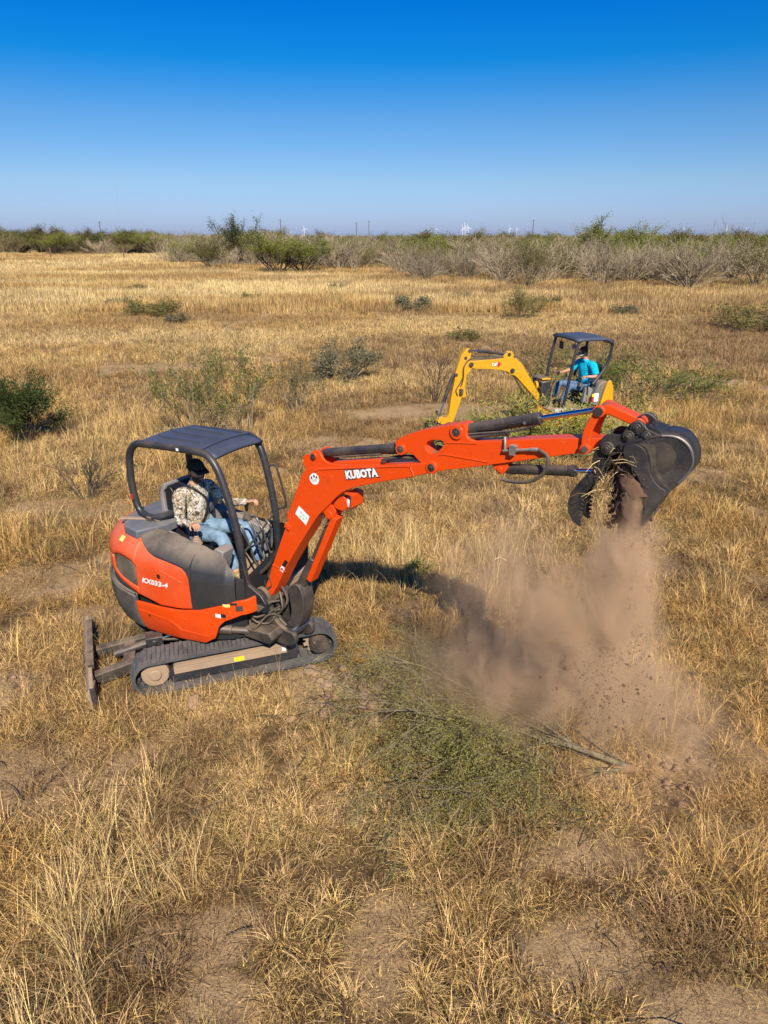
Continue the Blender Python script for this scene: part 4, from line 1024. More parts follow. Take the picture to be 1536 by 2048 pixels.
m.prism([(3.415, 2.50), (3.46, 2.56), (3.445, 2.565), (3.40, 2.50)], -YB, YB); m.build('cutting_edge', BUCKET, bk_o)
m = MB(); m.prism([(3.32, 3.06), (3.36, 3.11), (3.44, 3.09), (3.47, 3.05)], -.10, .10); m.build('ear_cross_plate', BUCKET, bk_o)

for ch in [bk_o] + list(bk_o.children):       # the shell narrows towards its heel
    if ch.name.split('.')[0] in ('bucket', 'side_plate', 'wear_plate', 'edge_weld', 'rubbed_patch', 'caked_dirt'):
        for v in ch.data.vertices:
            v.co.y *= 1 - .45 * min(1, max(0, (v.co.x - 3.30) / .34)) * min(1, max(0, (v.co.z - 2.45) / .3))
# thumb
th_out = [(3.11, 2.985), (3.06, 2.93), (3.042, 2.868), (3.046, 2.801), (3.055, 2.76), (3.008, 2.725), (2.956, 2.646), (2.918, 2.582), (2.906, 2.508), (2.915, 2.439), (2.949, 2.38), (3.004, 2.350)]
th_in = [(3.008, 2.379), (2.995, 2.441), (2.996, 2.513), (3.016, 2.595), (3.056, 2.659), (3.115, 2.718), (3.14, 2.77), (3.165, 2.86), (3.17, 2.94)]
m = MB(); m.prism(th_out + th_in, -.095, -.075); m.prism(th_out + th_in, .075, .095)
n_ = 10
m.prism([(3.055, 2.76), (3.008, 2.725), (2.956, 2.646), (2.918, 2.582), (2.906, 2.508), (2.93, 2.51), (2.94, 2.58), (2.975, 2.64), (3.02, 2.70), (3.07, 2.735)], -.075, .075)
for k in range(7):     # saw teeth along the gripping edge
    a = Vector((3.004, 0, 2.365)).lerp(Vector((3.005, 0, 2.54)), k / 6)
    for y in (-.085, .085): m.prism([(a.x - .012, a.z - .012), (a.x + .016, a.z), (a.x - .012, a.z + .012)], y - .010, y + .010)
tho = m.build('thumb', BUCKET, exc, FM, bevel=.003)
m = MB(); m.prism(smooth2([(3.05, 2.90), (3.045, 2.82), (3.06, 2.77), (3.09, 2.755), (3.12, 2.775), (3.135, 2.83), (3.13, 2.92), (3.09, 2.95)], 1), -.115, -.097); m.build('thumb_gusset', BUCKET, tho, bevel=.004)
m = MB(); m.cyl((2.37, 0, 2.62), (2.37, 0, 2.622), .01); m.tube([(2.363, 0, 2.622), (2.40, 0, 2.628), (2.41, 0, 2.63), (2.86, 0, 2.700), (2.87, 0, 2.702), (2.905, 0, 2.708)], [.025, .03, .037, .037, .043, .043], 16)
tc_ = m.build('thumb_cylinder', CYLM, exc, FM, bevel=.002)
m = MB(); m.tube([(2.90, 0, 2.708), (3.05, 0, 2.735)], .016, 12); m.build('rod', CHROME, tc_)
m = MB(); m.prism(smooth2([(2.28, 2.66), (2.42, 2.70), (2.42, 2.64), (2.385, 2.595), (2.345, 2.595), (2.32, 2.63)], 1), -.045, .045); m.cyl((2.363, -.055, 2.628), (2.363, .055, 2.628), .022); m.build('thumb_lug', ORANGE, tc_, bevel=.004)
# ================================================================== PEOPLE
def skin_mesh(name, nodes, edges, root=0, sub=2):
    """nodes: list of (co, rx, ry); returns mesh data of the grown skin"""
    me = bpy.data.meshes.new(name); me.from_pydata([tuple(n[0]) for n in nodes], edges, [])
    o = bpy.data.objects.new(name, me); col.objects.link(o)
    sk = o.modifiers.new('skin', 'SKIN'); sk.use_smooth_shade = True; sk.branch_smoothing = .6
    su = o.modifiers.new('sub', 'SUBSURF'); su.levels = sub; su.render_levels = sub
    if not me.skin_vertices: me.skin_vertices.new()
    for i, n in enumerate(nodes):
        v = me.skin_vertices[0].data[i]; v.radius = (n[1], n[2]); v.use_root = (i == root)
    dg = bpy.context.evaluated_depsgraph_get()
    out = bpy.data.meshes.new_from_object(o.evaluated_get(dg))
    bpy.data.objects.remove(o)
    vs = [v.co[:] for v in out.vertices]; fs = [tuple(p.vertices) for p in out.polygons]
    bpy.data.meshes.remove(out)
    return vs, fs

SKIN = mat('skin', (.52, .27, .17), .5); SKIN2 = mat('skin_ruddy', (.50, .24, .15), .5)
HAIR = mat('dark_hair', (.02, .014, .010), .7)
def camo():
    m = mat('camouflage_cloth', (.6, .55, .45), .85, spec=.2); nt = m.node_tree; n, l = nt.nodes, nt.links; b = n['Principled BSDF']
    tc = n.new('ShaderNodeTexCoord')
    def no(s, d, r=.6, dist=1.5):
        q = n.new('ShaderNodeTexNoise'); q.inputs['Scale'].default_value = s; q.inputs['Detail'].default_value = d; q.inputs['Roughness'].default_value = r; q.inputs['Distortion'].default_value = dist; l.new(tc.outputs['Object'], q.inputs[0]); return q.outputs[0]
    c = None
    def mix(f, lo, hi, a, bb):
        r = n.new('ShaderNodeMapRange'); r.inputs[1].default_value = lo; r.inputs[2].default_value = hi; l.new(f, r.inputs[0])
        q = n.new('ShaderNodeMix'); q.data_type = 'RGBA'; l.new(r.outputs[0], q.inputs[0])
        for s, v in ((6, a), (7, bb)):
            if isinstance(v, tuple): q.inputs[s].default_value = (*v, 1)
            else: l.new(v, q.inputs[s])
        return q.outputs[2]
    c = mix(no(8, 3), .45, .55, (.62, .57, .48), (.34, .26, .16))
    c = mix(no(13, 5, .7, 2.5), .50, .56, c, (.07, .055, .04))
    c = mix(no(17, 4, .7, 2), .58, .63, c, (.72, .69, .62))
    c = mix(no(6, 6, .8, 3), .56, .59, c, (.03, .027, .022))
    l.new(c, b.inputs['Base Color']); return m
def cloth(name, c1, c2, rough=.85, s=18):
    m = mat(name, c1, rough, spec=.15); nt = m.node_tree; n, l = nt.nodes, nt.links; b = n['Principled BSDF']
    tc = n.new('ShaderNodeTexCoord'); q = n.new('ShaderNodeTexNoise'); q.inputs['Scale'].default_value = s; q.inputs['Detail'].default_value = 5; l.new(tc.outputs['Object'], q.inputs[0])
    r = n.new('ShaderNodeMapRange'); r.inputs[1].default_value = .35; r.inputs[2].default_value = .65; l.new(q.outputs[0], r.inputs[0])
    x = n.new('ShaderNodeMix'); x.data_type = 'RGBA'; x.inputs[6].default_value = (*c1, 1); x.inputs[7].default_value = (*c2, 1); l.new(r.outputs[0], x.inputs[0]); l.new(x.outputs[2], b.inputs['Base Color'])
    bp = n.new('ShaderNodeBump'); bp.inputs['Strength'].default_value = .5; bp.inputs['Distance'].default_value = .02
    q2 = n.new('ShaderNodeTexNoise'); q2.inputs['Scale'].default_value = 9; q2.inputs['Detail'].default_value = 3; q2.inputs['Distortion'].default_value = 1.2; l.new(tc.outputs['Object'], q2.inputs[0])
    l.new(q2.outputs[0], bp.inputs['Height']); l.new(bp.outputs[0], b.inputs['Normal'])
    return m

def hand(m, wrist, mid, curl_dir, side, r=.0082):
    """palm plus five separate curled fingers; mid = knuckle direction point, curl_dir = where the fingers bend to"""
    w, k = Vector(wrist), Vector(mid); d = (k - w).normalized(); cu = Vector(curl_dir).normalized(); cu = (cu - d * cu.dot(d)).normalized(); s = d.cross(cu) * side
    palm = k
    vs = []
    for t, wd, th in ((0, .026, .018), (.35, .036, .017), (.8, .042, .015), (1.0, .040, .012)):
        c = w.lerp(palm, t)
        for a in range(10):
            an = 2 * math.pi * a / 10; vs.append(c + s * (wd * math.cos(an)) + cu * (th * math.sin(an)))
    m.add(vs, [(i * 10 + a, i * 10 + (a + 1) % 10, (i + 1) * 10 + (a + 1) % 10, (i + 1) * 10 + a) for i in range(3) for a in range(10)] + [tuple(range(10))[::-1], tuple(range(30, 40))])
    for i, (off, L) in enumerate(((-.030, .070), (-.010, .080), (.010, .075), (.029, .058))):
        p0 = palm + s * off - d * .01; b1 = (d * .8 + cu * .6).normalized(); b2 = (d * .2 + cu).normalized(); b3 = (cu - d * .45).normalized()
        m.tube([p0, p0 + b1 * L * .42, p0 + b1 * L * .42 + b2 * L * .33, p0 + b1 * L * .42 + b2 * L * .33 + b3 * L * .25], [r * 1.1, r, r * .92, r * .7], 8)
    t0 = w.lerp(palm, .35) - s * .030; t1 = t0 + (d * .5 - s * .6 + cu * .5).normalized() * .040; m.tube([w.lerp(palm, .2) - s * .015, t0, t1, t1 + (d * .6 + cu * .7).normalized() * .028], [r * 1.3, r * 1.35, r * 1.15, r * .85], 8)

def person(root_label, parent_M, J, skin, shirt, jeans, cap, brim, boots, beard, sleeves, logo=None, belly=1.0, face_turn=0.0, nod=0.0, belt=True):
    """J: joint positions in the machine frame. The body is one mesh; clothes are children."""
    P = {k: Vector(v) for k, v in J.items()}
    top = P['head']; neck = P['neck']
    up = (top - neck).normalized()
    nodes = [(P['pelvis'], .12, .10), (P['waist'], .11 * belly ** .5, .09 * belly ** .5), (P['chest'], .12, .085), (neck, .055, .055), (neck + (top - neck) * .55, .05, .052)]
    edges = [(0, 1), (1, 2), (2, 3), (3, 4)]
    ix = 5
    for sd in ('r', 'l'):
        nodes += [(P['sh_' + sd], .055, .055), (P['el_' + sd], .043, .043), (P['wr_' + sd], .027, .024)]
        edges += [(2, ix), (ix, ix + 1), (ix + 1, ix + 2)]; ix += 3
        nodes += [(P['hip_' + sd], .085, .085), (P['kn_' + sd], .058, .058), (P['an_' + sd], .040, .040), (P['toe_' + sd], .035, .028)]
        edges += [(0, ix), (ix, ix + 1), (ix + 1, ix + 2), (ix + 2, ix + 3)]; ix += 4
    m = MB(); v, f = skin_mesh('body', nodes, edges); m.add(v, f)
    # head with face, built in its own frame (x forward)
    tl = Vector((1, 0, 0)); Hm = Matrix.Rotation(R(face_turn), 3, 'Z') @ Matrix.Rotation(R(nod), 3, 'Y')
    def hp(x, y, z): return top + Hm @ Vector((x, y, z))
    vs = []; N = 18; rings = 14
    for i in range(1, rings):
        t = math.pi * i / rings; z = math.cos(t); rr = math.sin(t)
        for k in range(N):
            a = 2 * math.pi * k / N; x, y = rr * math.cos(a), rr * math.sin(a)
            wx = .100 if x > 0 else .103; wy = .078; zz = z * .118
            if z < 0: wx = wx * (1 - .22 * (-z) ** 1.5) + (.012 * (-z) if x > 0 else -.02 * (-z)); wy *= 1 - .30 * (-z) ** 1.4
            fx = x * wx
            if x > .75 and -.10 < z < .25: fx -= .010 * (1 - abs(abs(y) - .35) / .35) if abs(y) < .7 else 0
            vs.append(hp(fx, y * wy, zz))
    base = len(vs); vs += [hp(0, 0, .118), hp(.02, 0, -.118)]
    fs = [(i * N + k, (i + 1) * N + k, (i + 1) * N + (k + 1) % N, i * N + (k + 1) % N) for i in range(rings - 2) for k in range(N)] + [(base, k, (k + 1) % N) for k in range(N)] + [(base + 1, (rings - 2) * N + (k + 1) % N, (rings - 2) * N + k) for k in range(N)]
    m.add(vs, fs)
    m.add([hp(.092, 0, .022), hp(.096, -.016, -.030), hp(.096, .016, -.030), hp(.122, 0, -.024), hp(.098, 0, -.038)], [(0, 1, 3), (0, 3, 2), (1, 4, 3), (3, 4, 2)])
    for s in (-1, 1):
        m.ball(hp(-.005, s * .080, -.005), .026, 8, (.8, .35, 1.15))
    m.tube([hp(.094, -.022, -.056), hp(.101, 0, -.054), hp(.094, .022, -.056)], .006, 6); m.tube([hp(.092, -.018, -.066), hp(.099, 0, -.066), hp(.092, .018, -.066)], .006, 6)
    for sd, side in (('r', 1), ('l', -1)): hand(m, P['wr_' + sd], P['kk_' + sd], P['curl'], side)
    body = m.build('person', skin, None, parent_M, angle=60)
    tag(body, root_label, 'person')
    for s in (-1, 1):
        e = MB(); e.ball(hp(.082, s * .030, .012), .012, 8); e.build('eye', mat('eye_dark', (.03, .02, .02), .2), body)
    # shirt
    nd = [(P['pelvis'].lerp(P['waist'], .35), .145 * belly, .125 * belly), (P['waist'], .150 * belly, .125 * belly), (P['chest'], .168 * belly ** .5, .125 * belly ** .6), (neck.lerp(P['chest'], .25), .088, .088)]
    ed = [(0, 1), (1, 2), (2, 3)]; ix = 4
    for sd in ('r', 'l'):
        if sleeves == 'long':
            nd += [(P['sh_' + sd], .078, .076), (P['el_' + sd], .060, .058), (P['wr_' + sd].lerp(P['el_' + sd], .06), .038, .038)]; ed += [(2, ix), (ix, ix + 1), (ix + 1, ix + 2)]; ix += 3
        else:
            nd += [(P['sh_' + sd], .098, .095), (P['sh_' + sd].lerp(P['el_' + sd], .8), .082, .080)]; ed += [(2, ix), (ix, ix + 1)]; ix += 2
    q = MB(); yv = (P['sh_l'] - P['sh_r']); yv.z = 0; yv.normalize(); xv = Vector((yv.y, -yv.x, 0)); shc = (P['sh_l'] + P['sh_r']) / 2; hw = (P['sh_l'] - P['sh_r']).length / 2
    k_ = belly; rings_ = [(P['pelvis'] + Vector((0, 0, -.03)), .155 * k_ ** .6, .125 * k_ ** .8), (P['pelvis'].lerp(P['waist'], .5), .155 * k_ ** .6, .128 * k_), (P['waist'], .145 * k_ ** .7, .120 * k_), (P['waist'].lerp(P['chest'], .5), .152 * k_ ** .5, .122 * k_ ** .8),
                    (P['chest'], .168 * k_ ** .3, .128 * k_ ** .4), (shc.lerp(P['chest'], .35), hw + .022, .112), (shc + Vector((0, 0, .025)), hw + .025, .098), (shc + Vector((0, 0, .058)), hw * .72, .080), (neck + Vector((0, 0, -.035)), .075, .070), (neck + Vector((.004, 0, .0)), .062, .062)]
    vs = []
    for c_, wy, wx in rings_:
        for a_ in range(20):
            t_ = 2 * math.pi * a_ / 20; wob = 1 + .03 * math.sin(3 * t_ + 9 * c_.z) + .02 * math.sin(7 * t_ - 21 * c_.z)
            vs.append(c_ + yv * (wy * math.cos(t_) * wob) + xv * (wx * math.sin(t_) * wob))
    q.add(vs, [(i * 20 + a_, i * 20 + (a_ + 1) % 20, (i + 1) * 20 + (a_ + 1) % 20, (i + 1) * 20 + a_) for i in range(len(rings_) - 1) for a_ in range(20)] + [tuple(range(20))[::-1]])
    for sd in ('r', 'l'):
        s0_, e0_, w0_ = P['sh_' + sd], P['el_' + sd], P['wr_' + sd]; into = (shc - s0_) * .35
        if sleeves == 'long': pts = smooth_path([s0_ + into, s0_, s0_.lerp(e0_, .5), e0_, e0_.lerp(w0_, .5), w0_.lerp(e0_, .04)], 3); r0_ = [.085, .078, .064, .056, .046, .036]
        else: pts = smooth_path([s0_ + into, s0_, s0_.lerp(e0_, .5), s0_.lerp(e0_, .88)], 3); r0_ = [.095, .090, .080, .078]
        m_ = len(pts); rr_ = [float(np.interp(i / (m_ - 1), np.linspace(0, 1, len(r0_)), r0_)) * (1 + .06 * math.sin(i * 2.3)) for i in range(m_)]
        q.tube(pts, rr_, 14)
    q.build('shirt', shirt, body, angle=70, sub=1)
    nd = [(P['pelvis'] + Vector((0, 0, .03)), .15, .13)]; ed = []; ix = 1
    for sd in ('r', 'l'):
        nd += [(P['hip_' + sd], .105, .10), (P['kn_' + sd], .076, .076), (P['an_' + sd].lerp(P['kn_' + sd], .1), .060, .060)]; ed += [(0, ix), (ix, ix + 1), (ix + 1, ix + 2)]; ix += 3
    v, f = skin_mesh('jeans', nd, ed); q = MB(); q.add(v, f); q.build('jeans', jeans, body, angle=70)
    for sd in ('r', 'l'):
        q = MB(); a, t = P['an_' + sd], P['toe_' + sd]; q.tube([a + Vector((-.02, 0, .05)), a + Vector((0, 0, -.02)), a.lerp(t, .5), t, t + (t - a).normalized() * .04], [.052, .056, .050, .044, .025], 10); q.build('boot', boots, body)
    # cap
    q = MB(); vs = []; N = 20
    for i in range(7):
        t = math.pi / 2 * i / 6
        for k in range(N):
            a = 2 * math.pi * k / N; vs.append(hp(-.006 + .112 * math.cos(t * .98) * math.cos(a), .090 * math.cos(t * .98) * math.sin(a), .028 + .098 * math.sin(t)))
    q.add(vs, [(i * N + k, i * N + (k + 1) % N, (i + 1) * N + (k + 1) % N, (i + 1) * N + k) for i in range(6) for k in range(N)] + [tuple(6 * N + k for k in range(N))])
    q.cyl(hp(-.006, 0, .125), hp(-.006, 0, .131), .008, 8)
    co = q.build('cap', cap, body, angle=50)
    q = MB(); vs = []
    for i in range(9):
        a = -1.15 + 2.3 * i / 8
        vs += [hp(-.006 + .110 * math.cos(a), .088 * math.sin(a), .038), hp(.095 + .085 * math.cos(a * .9), .078 * math.sin(a), .026 - .012 * abs(math.sin(a)))]
    q.add(vs, [(2 * i, 2 * i + 2, 2 * i + 3, 2 * i + 1) for i in range(8)])
    bo = q.build('brim', brim, co, recalc=False); so = bo.modifiers.new('t', 'SOLIDIFY'); so.thickness = .004
    if logo:
        q = MB(); q.add([hp(.103, -.035, .05), hp(.103, .035, .05), hp(.088, .030, .095), hp(.088, -.030, .095)], [(0, 1, 2, 3)]); lo_ = q.build('cap_front', logo, co, recalc=False)
    # hair at the nape, beard, glasses
    q = MB(); vs = []
    for i in range(4):
        for k in range(11):
            a = math.pi * (.42 + 1.16 * k / 10); z = .03 - i * .028; rr = 1.03 - .035 * i
            vs.append(hp(-.003 + .103 * rr * math.cos(a), .081 * rr * math.sin(a), z))
    q.add(vs, [(i * 11 + k, i * 11 + k + 1, (i + 1) * 11 + k + 1, (i + 1) * 11 + k) for i in range(3) for k in range(10)]); q.build('hair', HAIR, body, angle=60)
    if beard:
        q = MB(); vs = []
        for i in range(4):
            for k in range(11):
                a = -1.35 + 2.7 * k / 10; z = -.045 - i * .024
                rx, ry = .096 - .012 * i, .073 - .010 * i
                if i == 0 and 3 < k < 7: z = -.044
                vs.append(hp(.006 + rx * math.cos(a) * 1.04, ry * math.sin(a) * 1.05, z))
        q.add(vs, [(i * 11 + k, i * 11 + k + 1, (i + 1) * 11 + k + 1, (i + 1) * 11 + k) for i in range(3) for k in range(10)]); q.build('beard', HAIR, body, angle=60)
        q = MB()
        for s in (-1, 1): q.ball(hp(.092, s * .032, .010), .022, 8, (.35, 1.1, .8)); q.tube([hp(.088, s * .05, .014), hp(-.005, s * .083, .012)], .003, 4)
        q.build('sunglasses', mat('dark_lens', (.01, .01, .012), .1), body)
    if belt:
        q = MB(); a = P['sh_r'].lerp(P['chest'], .35) + Vector((.02, 0, .06)); 
        q.tube(smooth_path([a + Vector((-.10, .02, .06)), a + Vector((.06, .05, .02)), P['chest'] + Vector((.135, .05, -.06)), P['waist'] + Vector((.13, -.05, -.05)), P['pelvis'] + Vector((.08, -.14, .0))], 4), .014, 5)
        q.build('seat_belt', SEATM, body)
    return body

def grown(J, s, o):
    return {k: (v if k == 'curl' else tuple(o[i] + (v[i] - o[i]) * s for i in range(3))) for k, v in J.items()}
JD = dict(pelvis=(-.40, .09, 1.20), waist=(-.40, .09, 1.34), chest=(-.40, .09, 1.56), neck=(-.39, .09, 1.70), head=(-.335, .085, 1.835),
          sh_r=(-.41, -.10, 1.61), el_r=(-.32, -.20, 1.40), wr_r=(-.13, -.26, 1.43), kk_r=(-.06, -.285, 1.45),
          sh_l=(-.39, .28, 1.61), el_l=(-.24, .39, 1.42), wr_l=(-.04, .43, 1.455), kk_l=(.03, .455, 1.475),
          hip_r=(-.34, .0, 1.20), kn_r=(.06, -.08, 1.28), an_r=(.22, -.10, .95), toe_r=(.36, -.12, .92),
          hip_l=(-.34, .18, 1.20), kn_l=(.10, .22, 1.30), an_l=(.30, .20, .95), toe_l=(.45, .20, .93), curl=(.2, 0, -1))
W = Matrix.Translation((CX, CY, 0)) @ FB
person('man in cream camouflage shirt, jeans and dark cap driving the orange excavator', W, {k: (v if k == 'curl' or k[:2] in ('an', 'to') else (v[0] - (.05 if k[:2] not in ('kn', 'wr', 'kk') else .02), v[1], v[2] + .035)) for k, v in grown(JD, 1.07, (-.36, .09, 1.14)).items()}, SKIN, camo(), cloth('blue_jeans', (.13, .21, .30), (.24, .35, .45)),
       cloth('dark_green_cap', (.030, .034, .028), (.05, .052, .042)), cloth('dark_brim', (.030, .034, .028), (.05, .052, .042)), mat('tan_boot', (.34, .22, .10), .7), True, 'long', face_turn=-14, nod=8)
# ================================================================== YELLOW EXCAVATOR
KX, KY = 4.12, 14.7
cat = empty('mini_excavator', (KX, KY, 0), 'yellow tracked mini excavator behind the brush, its bent arm reaching down to the ground', 'excavator')
FK = frame((0, 0, 0), 195); FKU = frame((0, 0, .0), 190)
for sgn in (-1, 1):
    yo, yi = sgn * .66, sgn * .42
    make_track(cat, FKU, min(yo, yi), max(yo, yi), -.60, .62, .21, RUBBER, .10)
    m = MB(); m.prism([(-.5, .08), (.5, .08), (.48, .30), (-.48, .30)], sgn * .47, sgn * .61); m.build('track_frame', BLACKM, cat, FKU, bevel=.01)
    m = MB(); wheel(m, -.60, .21, sgn * .50, sgn * .655, .12); m.build('drive_sprocket', DIRTYM, cat, FKU, bevel=.01)
    m = MB(); wheel(m, .62, .21, sgn * .50, sgn * .64, .14); m.build('idler_wheel', DIRTYM, cat, FKU, bevel=.01)
m = MB(); m.prism([(-.4, .2), (.4, .2), (.3, .45), (-.3, .45)], -.42, .42); m.cyl((0, 0, .4), (0, 0, .56), .28, 28); m.build('undercarriage_frame', DIRTYM, cat, FKU, bevel=.01)
m = MB(); m.prism([(-.98, .06), (-1.03, .15), (-1.0, .30), (-.96, .30), (-.98, .15), (-.93, .06)], -.66, .66); m.bar((-.4, -.25, .25), (-.98, -.25, .18), .08, .1); m.bar((-.4, .25, .25), (-.98, .25, .18), .08, .1); m.build('dozer_blade', YELLOW, cat, FKU, bevel=.006)
# body: rounded deck skirt, rear panels, counterweight
def round_plan(x0, x1, y, r0, n=8):
    P = []
    for a in range(n + 1):
        t = math.pi / 2 + math.pi / 2 * a / n; P.append((x0 + r0 + r0 * math.cos(t), y - r0 + r0 * math.sin(t)))
    for a in range(n + 1):
        t = math.pi + math.pi / 2 * a / n; P.append((x0 + r0 + r0 * math.cos(t), -y + r0 + r0 * math.sin(t)))
    P += [(x1 - .1, -y), (x1, -y + .12), (x1, y - .12), (x1 - .1, y)]
    return P
def extrude_plan(m, P, z0, z1, sh=1.0):
    n = len(P); m.add([(x, y, z0) for x, y in P] + [(x * sh, y * sh, z1) for x, y in P], [(i, (i + 1) % n, n + (i + 1) % n, n + i) for i in range(n)] + [tuple(range(n))[::-1], tuple(n + i for i in range(n))])
m = MB(); extrude_plan(m, round_plan(-.46, 1.25, .60, .34), .56, .86); body = m.build('body_skirt', YELLOW, cat, FK, bevel=.015)
m = MB(); extrude_plan(m, round_plan(-.48, -.10, .60, .34), .50, .98); m.build('counterweight', COUNTER, cat, FK, bevel=.02)
m = MB(); m.prism(smooth2([(-.40, .98), (.02, .94), (-.04, 1.20), (-.14, 1.42), (-.30, 1.46), (-.40, 1.36)], 2), .30, .54); m.prism(smooth2([(-.42, .98), (-.1, .96), (-.2, 1.36), (-.40, 1.32)], 2), -.52, .28); m.build('rear_cover', worn('grey_cover', (.13, .12, .11), .55, dust=.2, topdust=.3), cat, FK, bevel=.02)
m = MB(); m.prism(smooth2([(-.26, .90), (-.14, .90), (-.20, 1.15), (-.26, 1.40), (-.34, 1.50), (-.40, 1.40), (-.38, 1.1)], 2), .545, .60); m.prism(smooth2([(-.46, .98), (-.36, .92), (-.34, 1.46), (-.44, 1.36)], 2), -.3, .59); m.build('side_panel', YELLOW, cat, FK, bevel=.02)
m = MB(); m.box((-.085, .545, 1.13), (.10, .012, .17)); stk = m.build('white_label', WHITE, cat, FK)
m = MB(); m.box((-.01, .545, 1.085), (.05, .013, .08)); m.build('red_label', REDPRINT, stk)
m = MB(); m.box((-.01, .545, 1.175), (.05, .013, .06)); m.build('yellow_label', YELLOWPRINT, stk)
m = MB(); m.box((.30, 0, .88), (1.15, 1.05, .05)); m.build('cab_floor', SOILED, cat, FK, bevel=.01)
m = MB(); m.box((.62, .52, .89), (.42, .10, .10)); m.build('step_plate', mat('pale_cast', (.45, .42, .40), .7), cat, FK, bevel=.02)
m = MB(); m.prism([(-.16, 1.0), (.14, 1.0), (.10, 1.30), (.0, 1.33), (-.14, 1.20)], .33, .42); m.build('console', GREYP, cat, FK, bevel=.01)
m = MB(); m.prism([(-.16, 1.0), (.14, 1.0), (.10, 1.30), (.0, 1.33), (-.14, 1.20)], -.42, -.33); m.build('console', GREYP, cat, FK, bevel=.01)
m = MB(); m.prism(smooth2([(-.32, 1.10), (.12, 1.08), (.12, 1.18), (-.30, 1.20)], 1), -.22, .24); so_ = m.build('seat', SEATM, cat, FK, bevel=.02)
m = MB(); m.prism(smooth2([(-.26, 1.16), (-.20, 1.2), (-.27, 1.72), (-.36, 1.74), (-.40, 1.3)], 1), -.20, .22); m.build('backrest', SEATM, so_, bevel=.03)
for y in (-.30, .30):
    m = MB(); m.tube([(.16, y, 1.33), (.16, y, 1.40)], [.055, .03], 12); j = m.build('joystick_boot', HOSE, cat, FK)
    m = MB(); m.tube([(.16, y, 1.40), (.17, y, 1.50)], .016, 8); m.build('joystick', SEATM, j)
m = MB()
m.tube(smooth_path([(-.10, .44, 1.18), (-.10, .44, 1.44), (-.02, .44, 1.46), (.06, .44, 1.42), (.06, .44, 1.05)], 4), .014, 6); m.build('arm_guard', BLACKM, cat, FK)
m = MB()
for y in (-.08, .08): m.tube([(.72, y, .9), (.70, y, 1.3), (.62, y, 1.46)], .012, 6)
m.build('travel_levers', BLACKM, cat, FK)
m = MB(); m.box((.86, -.05, 1.18), (.22, .42, .50)); m.ball((.88, -.12, 1.45), .15, 10, (1, 1.2, .5)); m.build('front_console', BLACKP, cat, FK, bevel=.03)
m = MB(); m.box((.84, -.05, 1.47), (.20, .34, .03)); m.tube([(1.02, .06, 1.35), (1.07, .06, 1.35)], .085, 16); m.build('lamp_bracket', YELLOW, cat, FK, bevel=.006)
# canopy: four posts, flat roof with rear drop
zt = 2.29
for y in (-.44, .50):
    m = MB(); m.tube(smooth_path([(.62, y, .95), (.55, y, 1.45), (.46, y, 2.0), (.41, y, 2.22), (.37, y, zt - .015)], 4), .030, 10); m.build('canopy_post', BLACKM, cat, FK)
    m = MB(); m.tube(smooth_path([(.0 if y > 0 else -.1, y, 1.40), (-.18, y, 1.62), (-.30, y, 1.85), (-.345, y, 2.15), (-.33, y, 2.25), (-.25, y, zt - .02)], 4), .030, 10); m.build('canopy_post', BLACKM, cat, FK)
m = MB(); m.tube([(-.24, -.44, 1.72), (-.24, .50, 1.72)], .016, 8); m.build('cross_bar', BLACKM, cat, FK)
vs = []; nx_, ny_ = 10, 6
for i in range(nx_ + 1):
    for j in range(ny_ + 1):
        u, v = i / nx_, j / ny_; vs.append((-.36 + u * .82, -.49 + v * 1.04, zt + .02 + .02 * math.sin(math.pi * v) - .10 * max(0, (.22 - u) / .22) ** 2 - .03 * max(0, (u - .9) / .1)))
m = MB(); m.add(vs, [(i * (ny_ + 1) + j, (i + 1) * (ny_ + 1) + j, (i + 1) * (ny_ + 1) + j + 1, i * (ny_ + 1) + j + 1) for i in range(nx_) for j in range(ny_)])
rf2 = m.build('canopy_roof', ROOFM, cat, FK); so = rf2.modifiers.new('t', 'SOLIDIFY'); so.thickness = .045; so.offset = -1
m = MB(); m.box((.40, -.20, 2.10), (.03, .13, .15)); m.tube([(.40, -.2, 2.17), (.40, -.2, 2.26)], .01, 6); m.build('mirror', BLACKPRINT, rf2, bevel=.02)
m = MB(); m.tube([(.42, .32, 2.14), (.36, .32, 2.14)], [.055, .035], 14); m.tube([(.38, .32, 2.15), (.38, .32, 2.26)], .008, 6); m.build('roof_lamp', GREYP, rf2)
# boom, arm, cylinders
FKM = frame((0, 0, 0), 197)
bP = [(.891, 1.03), (.86, .95), (.90, .90), (.96, .90), (1.034, 1.062), (1.30, 1.33), (1.50, 1.53), (1.575, 1.585), (1.652, 1.60), (1.72, 1.66), (1.845, 1.70), (2.10, 1.735), (2.401, 1.755), (2.56, 1.79), (2.60, 1.83), (2.58, 1.885), (2.536, 1.917), (2.409, 1.921), (2.0, 1.925), (1.786, 1.945), (1.64, 1.945), (1.523, 1.902), (1.422, 1.813), (1.185, 1.476), (.96, 1.15)]
m = MB(); m.prism(bP, -.07, .07); cb_ = m.build('boom', YELLOW, cat, FKM, bevel=.006)
m = MB(); m.prism(smooth2([(1.60, 1.94), (1.63, 2.04), (1.68, 2.075), (1.73, 2.05), (1.80, 2.03), (1.86, 1.94)], 1), .03, .06); m.prism(smooth2([(1.60, 1.94), (1.63, 2.04), (1.68, 2.075), (1.73, 2.05), (1.80, 2.03), (1.86, 1.94)], 1), -.06, -.03); m.build('arm_cylinder_lug', YELLOW, cb_, bevel=.003)
m = MB(); m = MB()
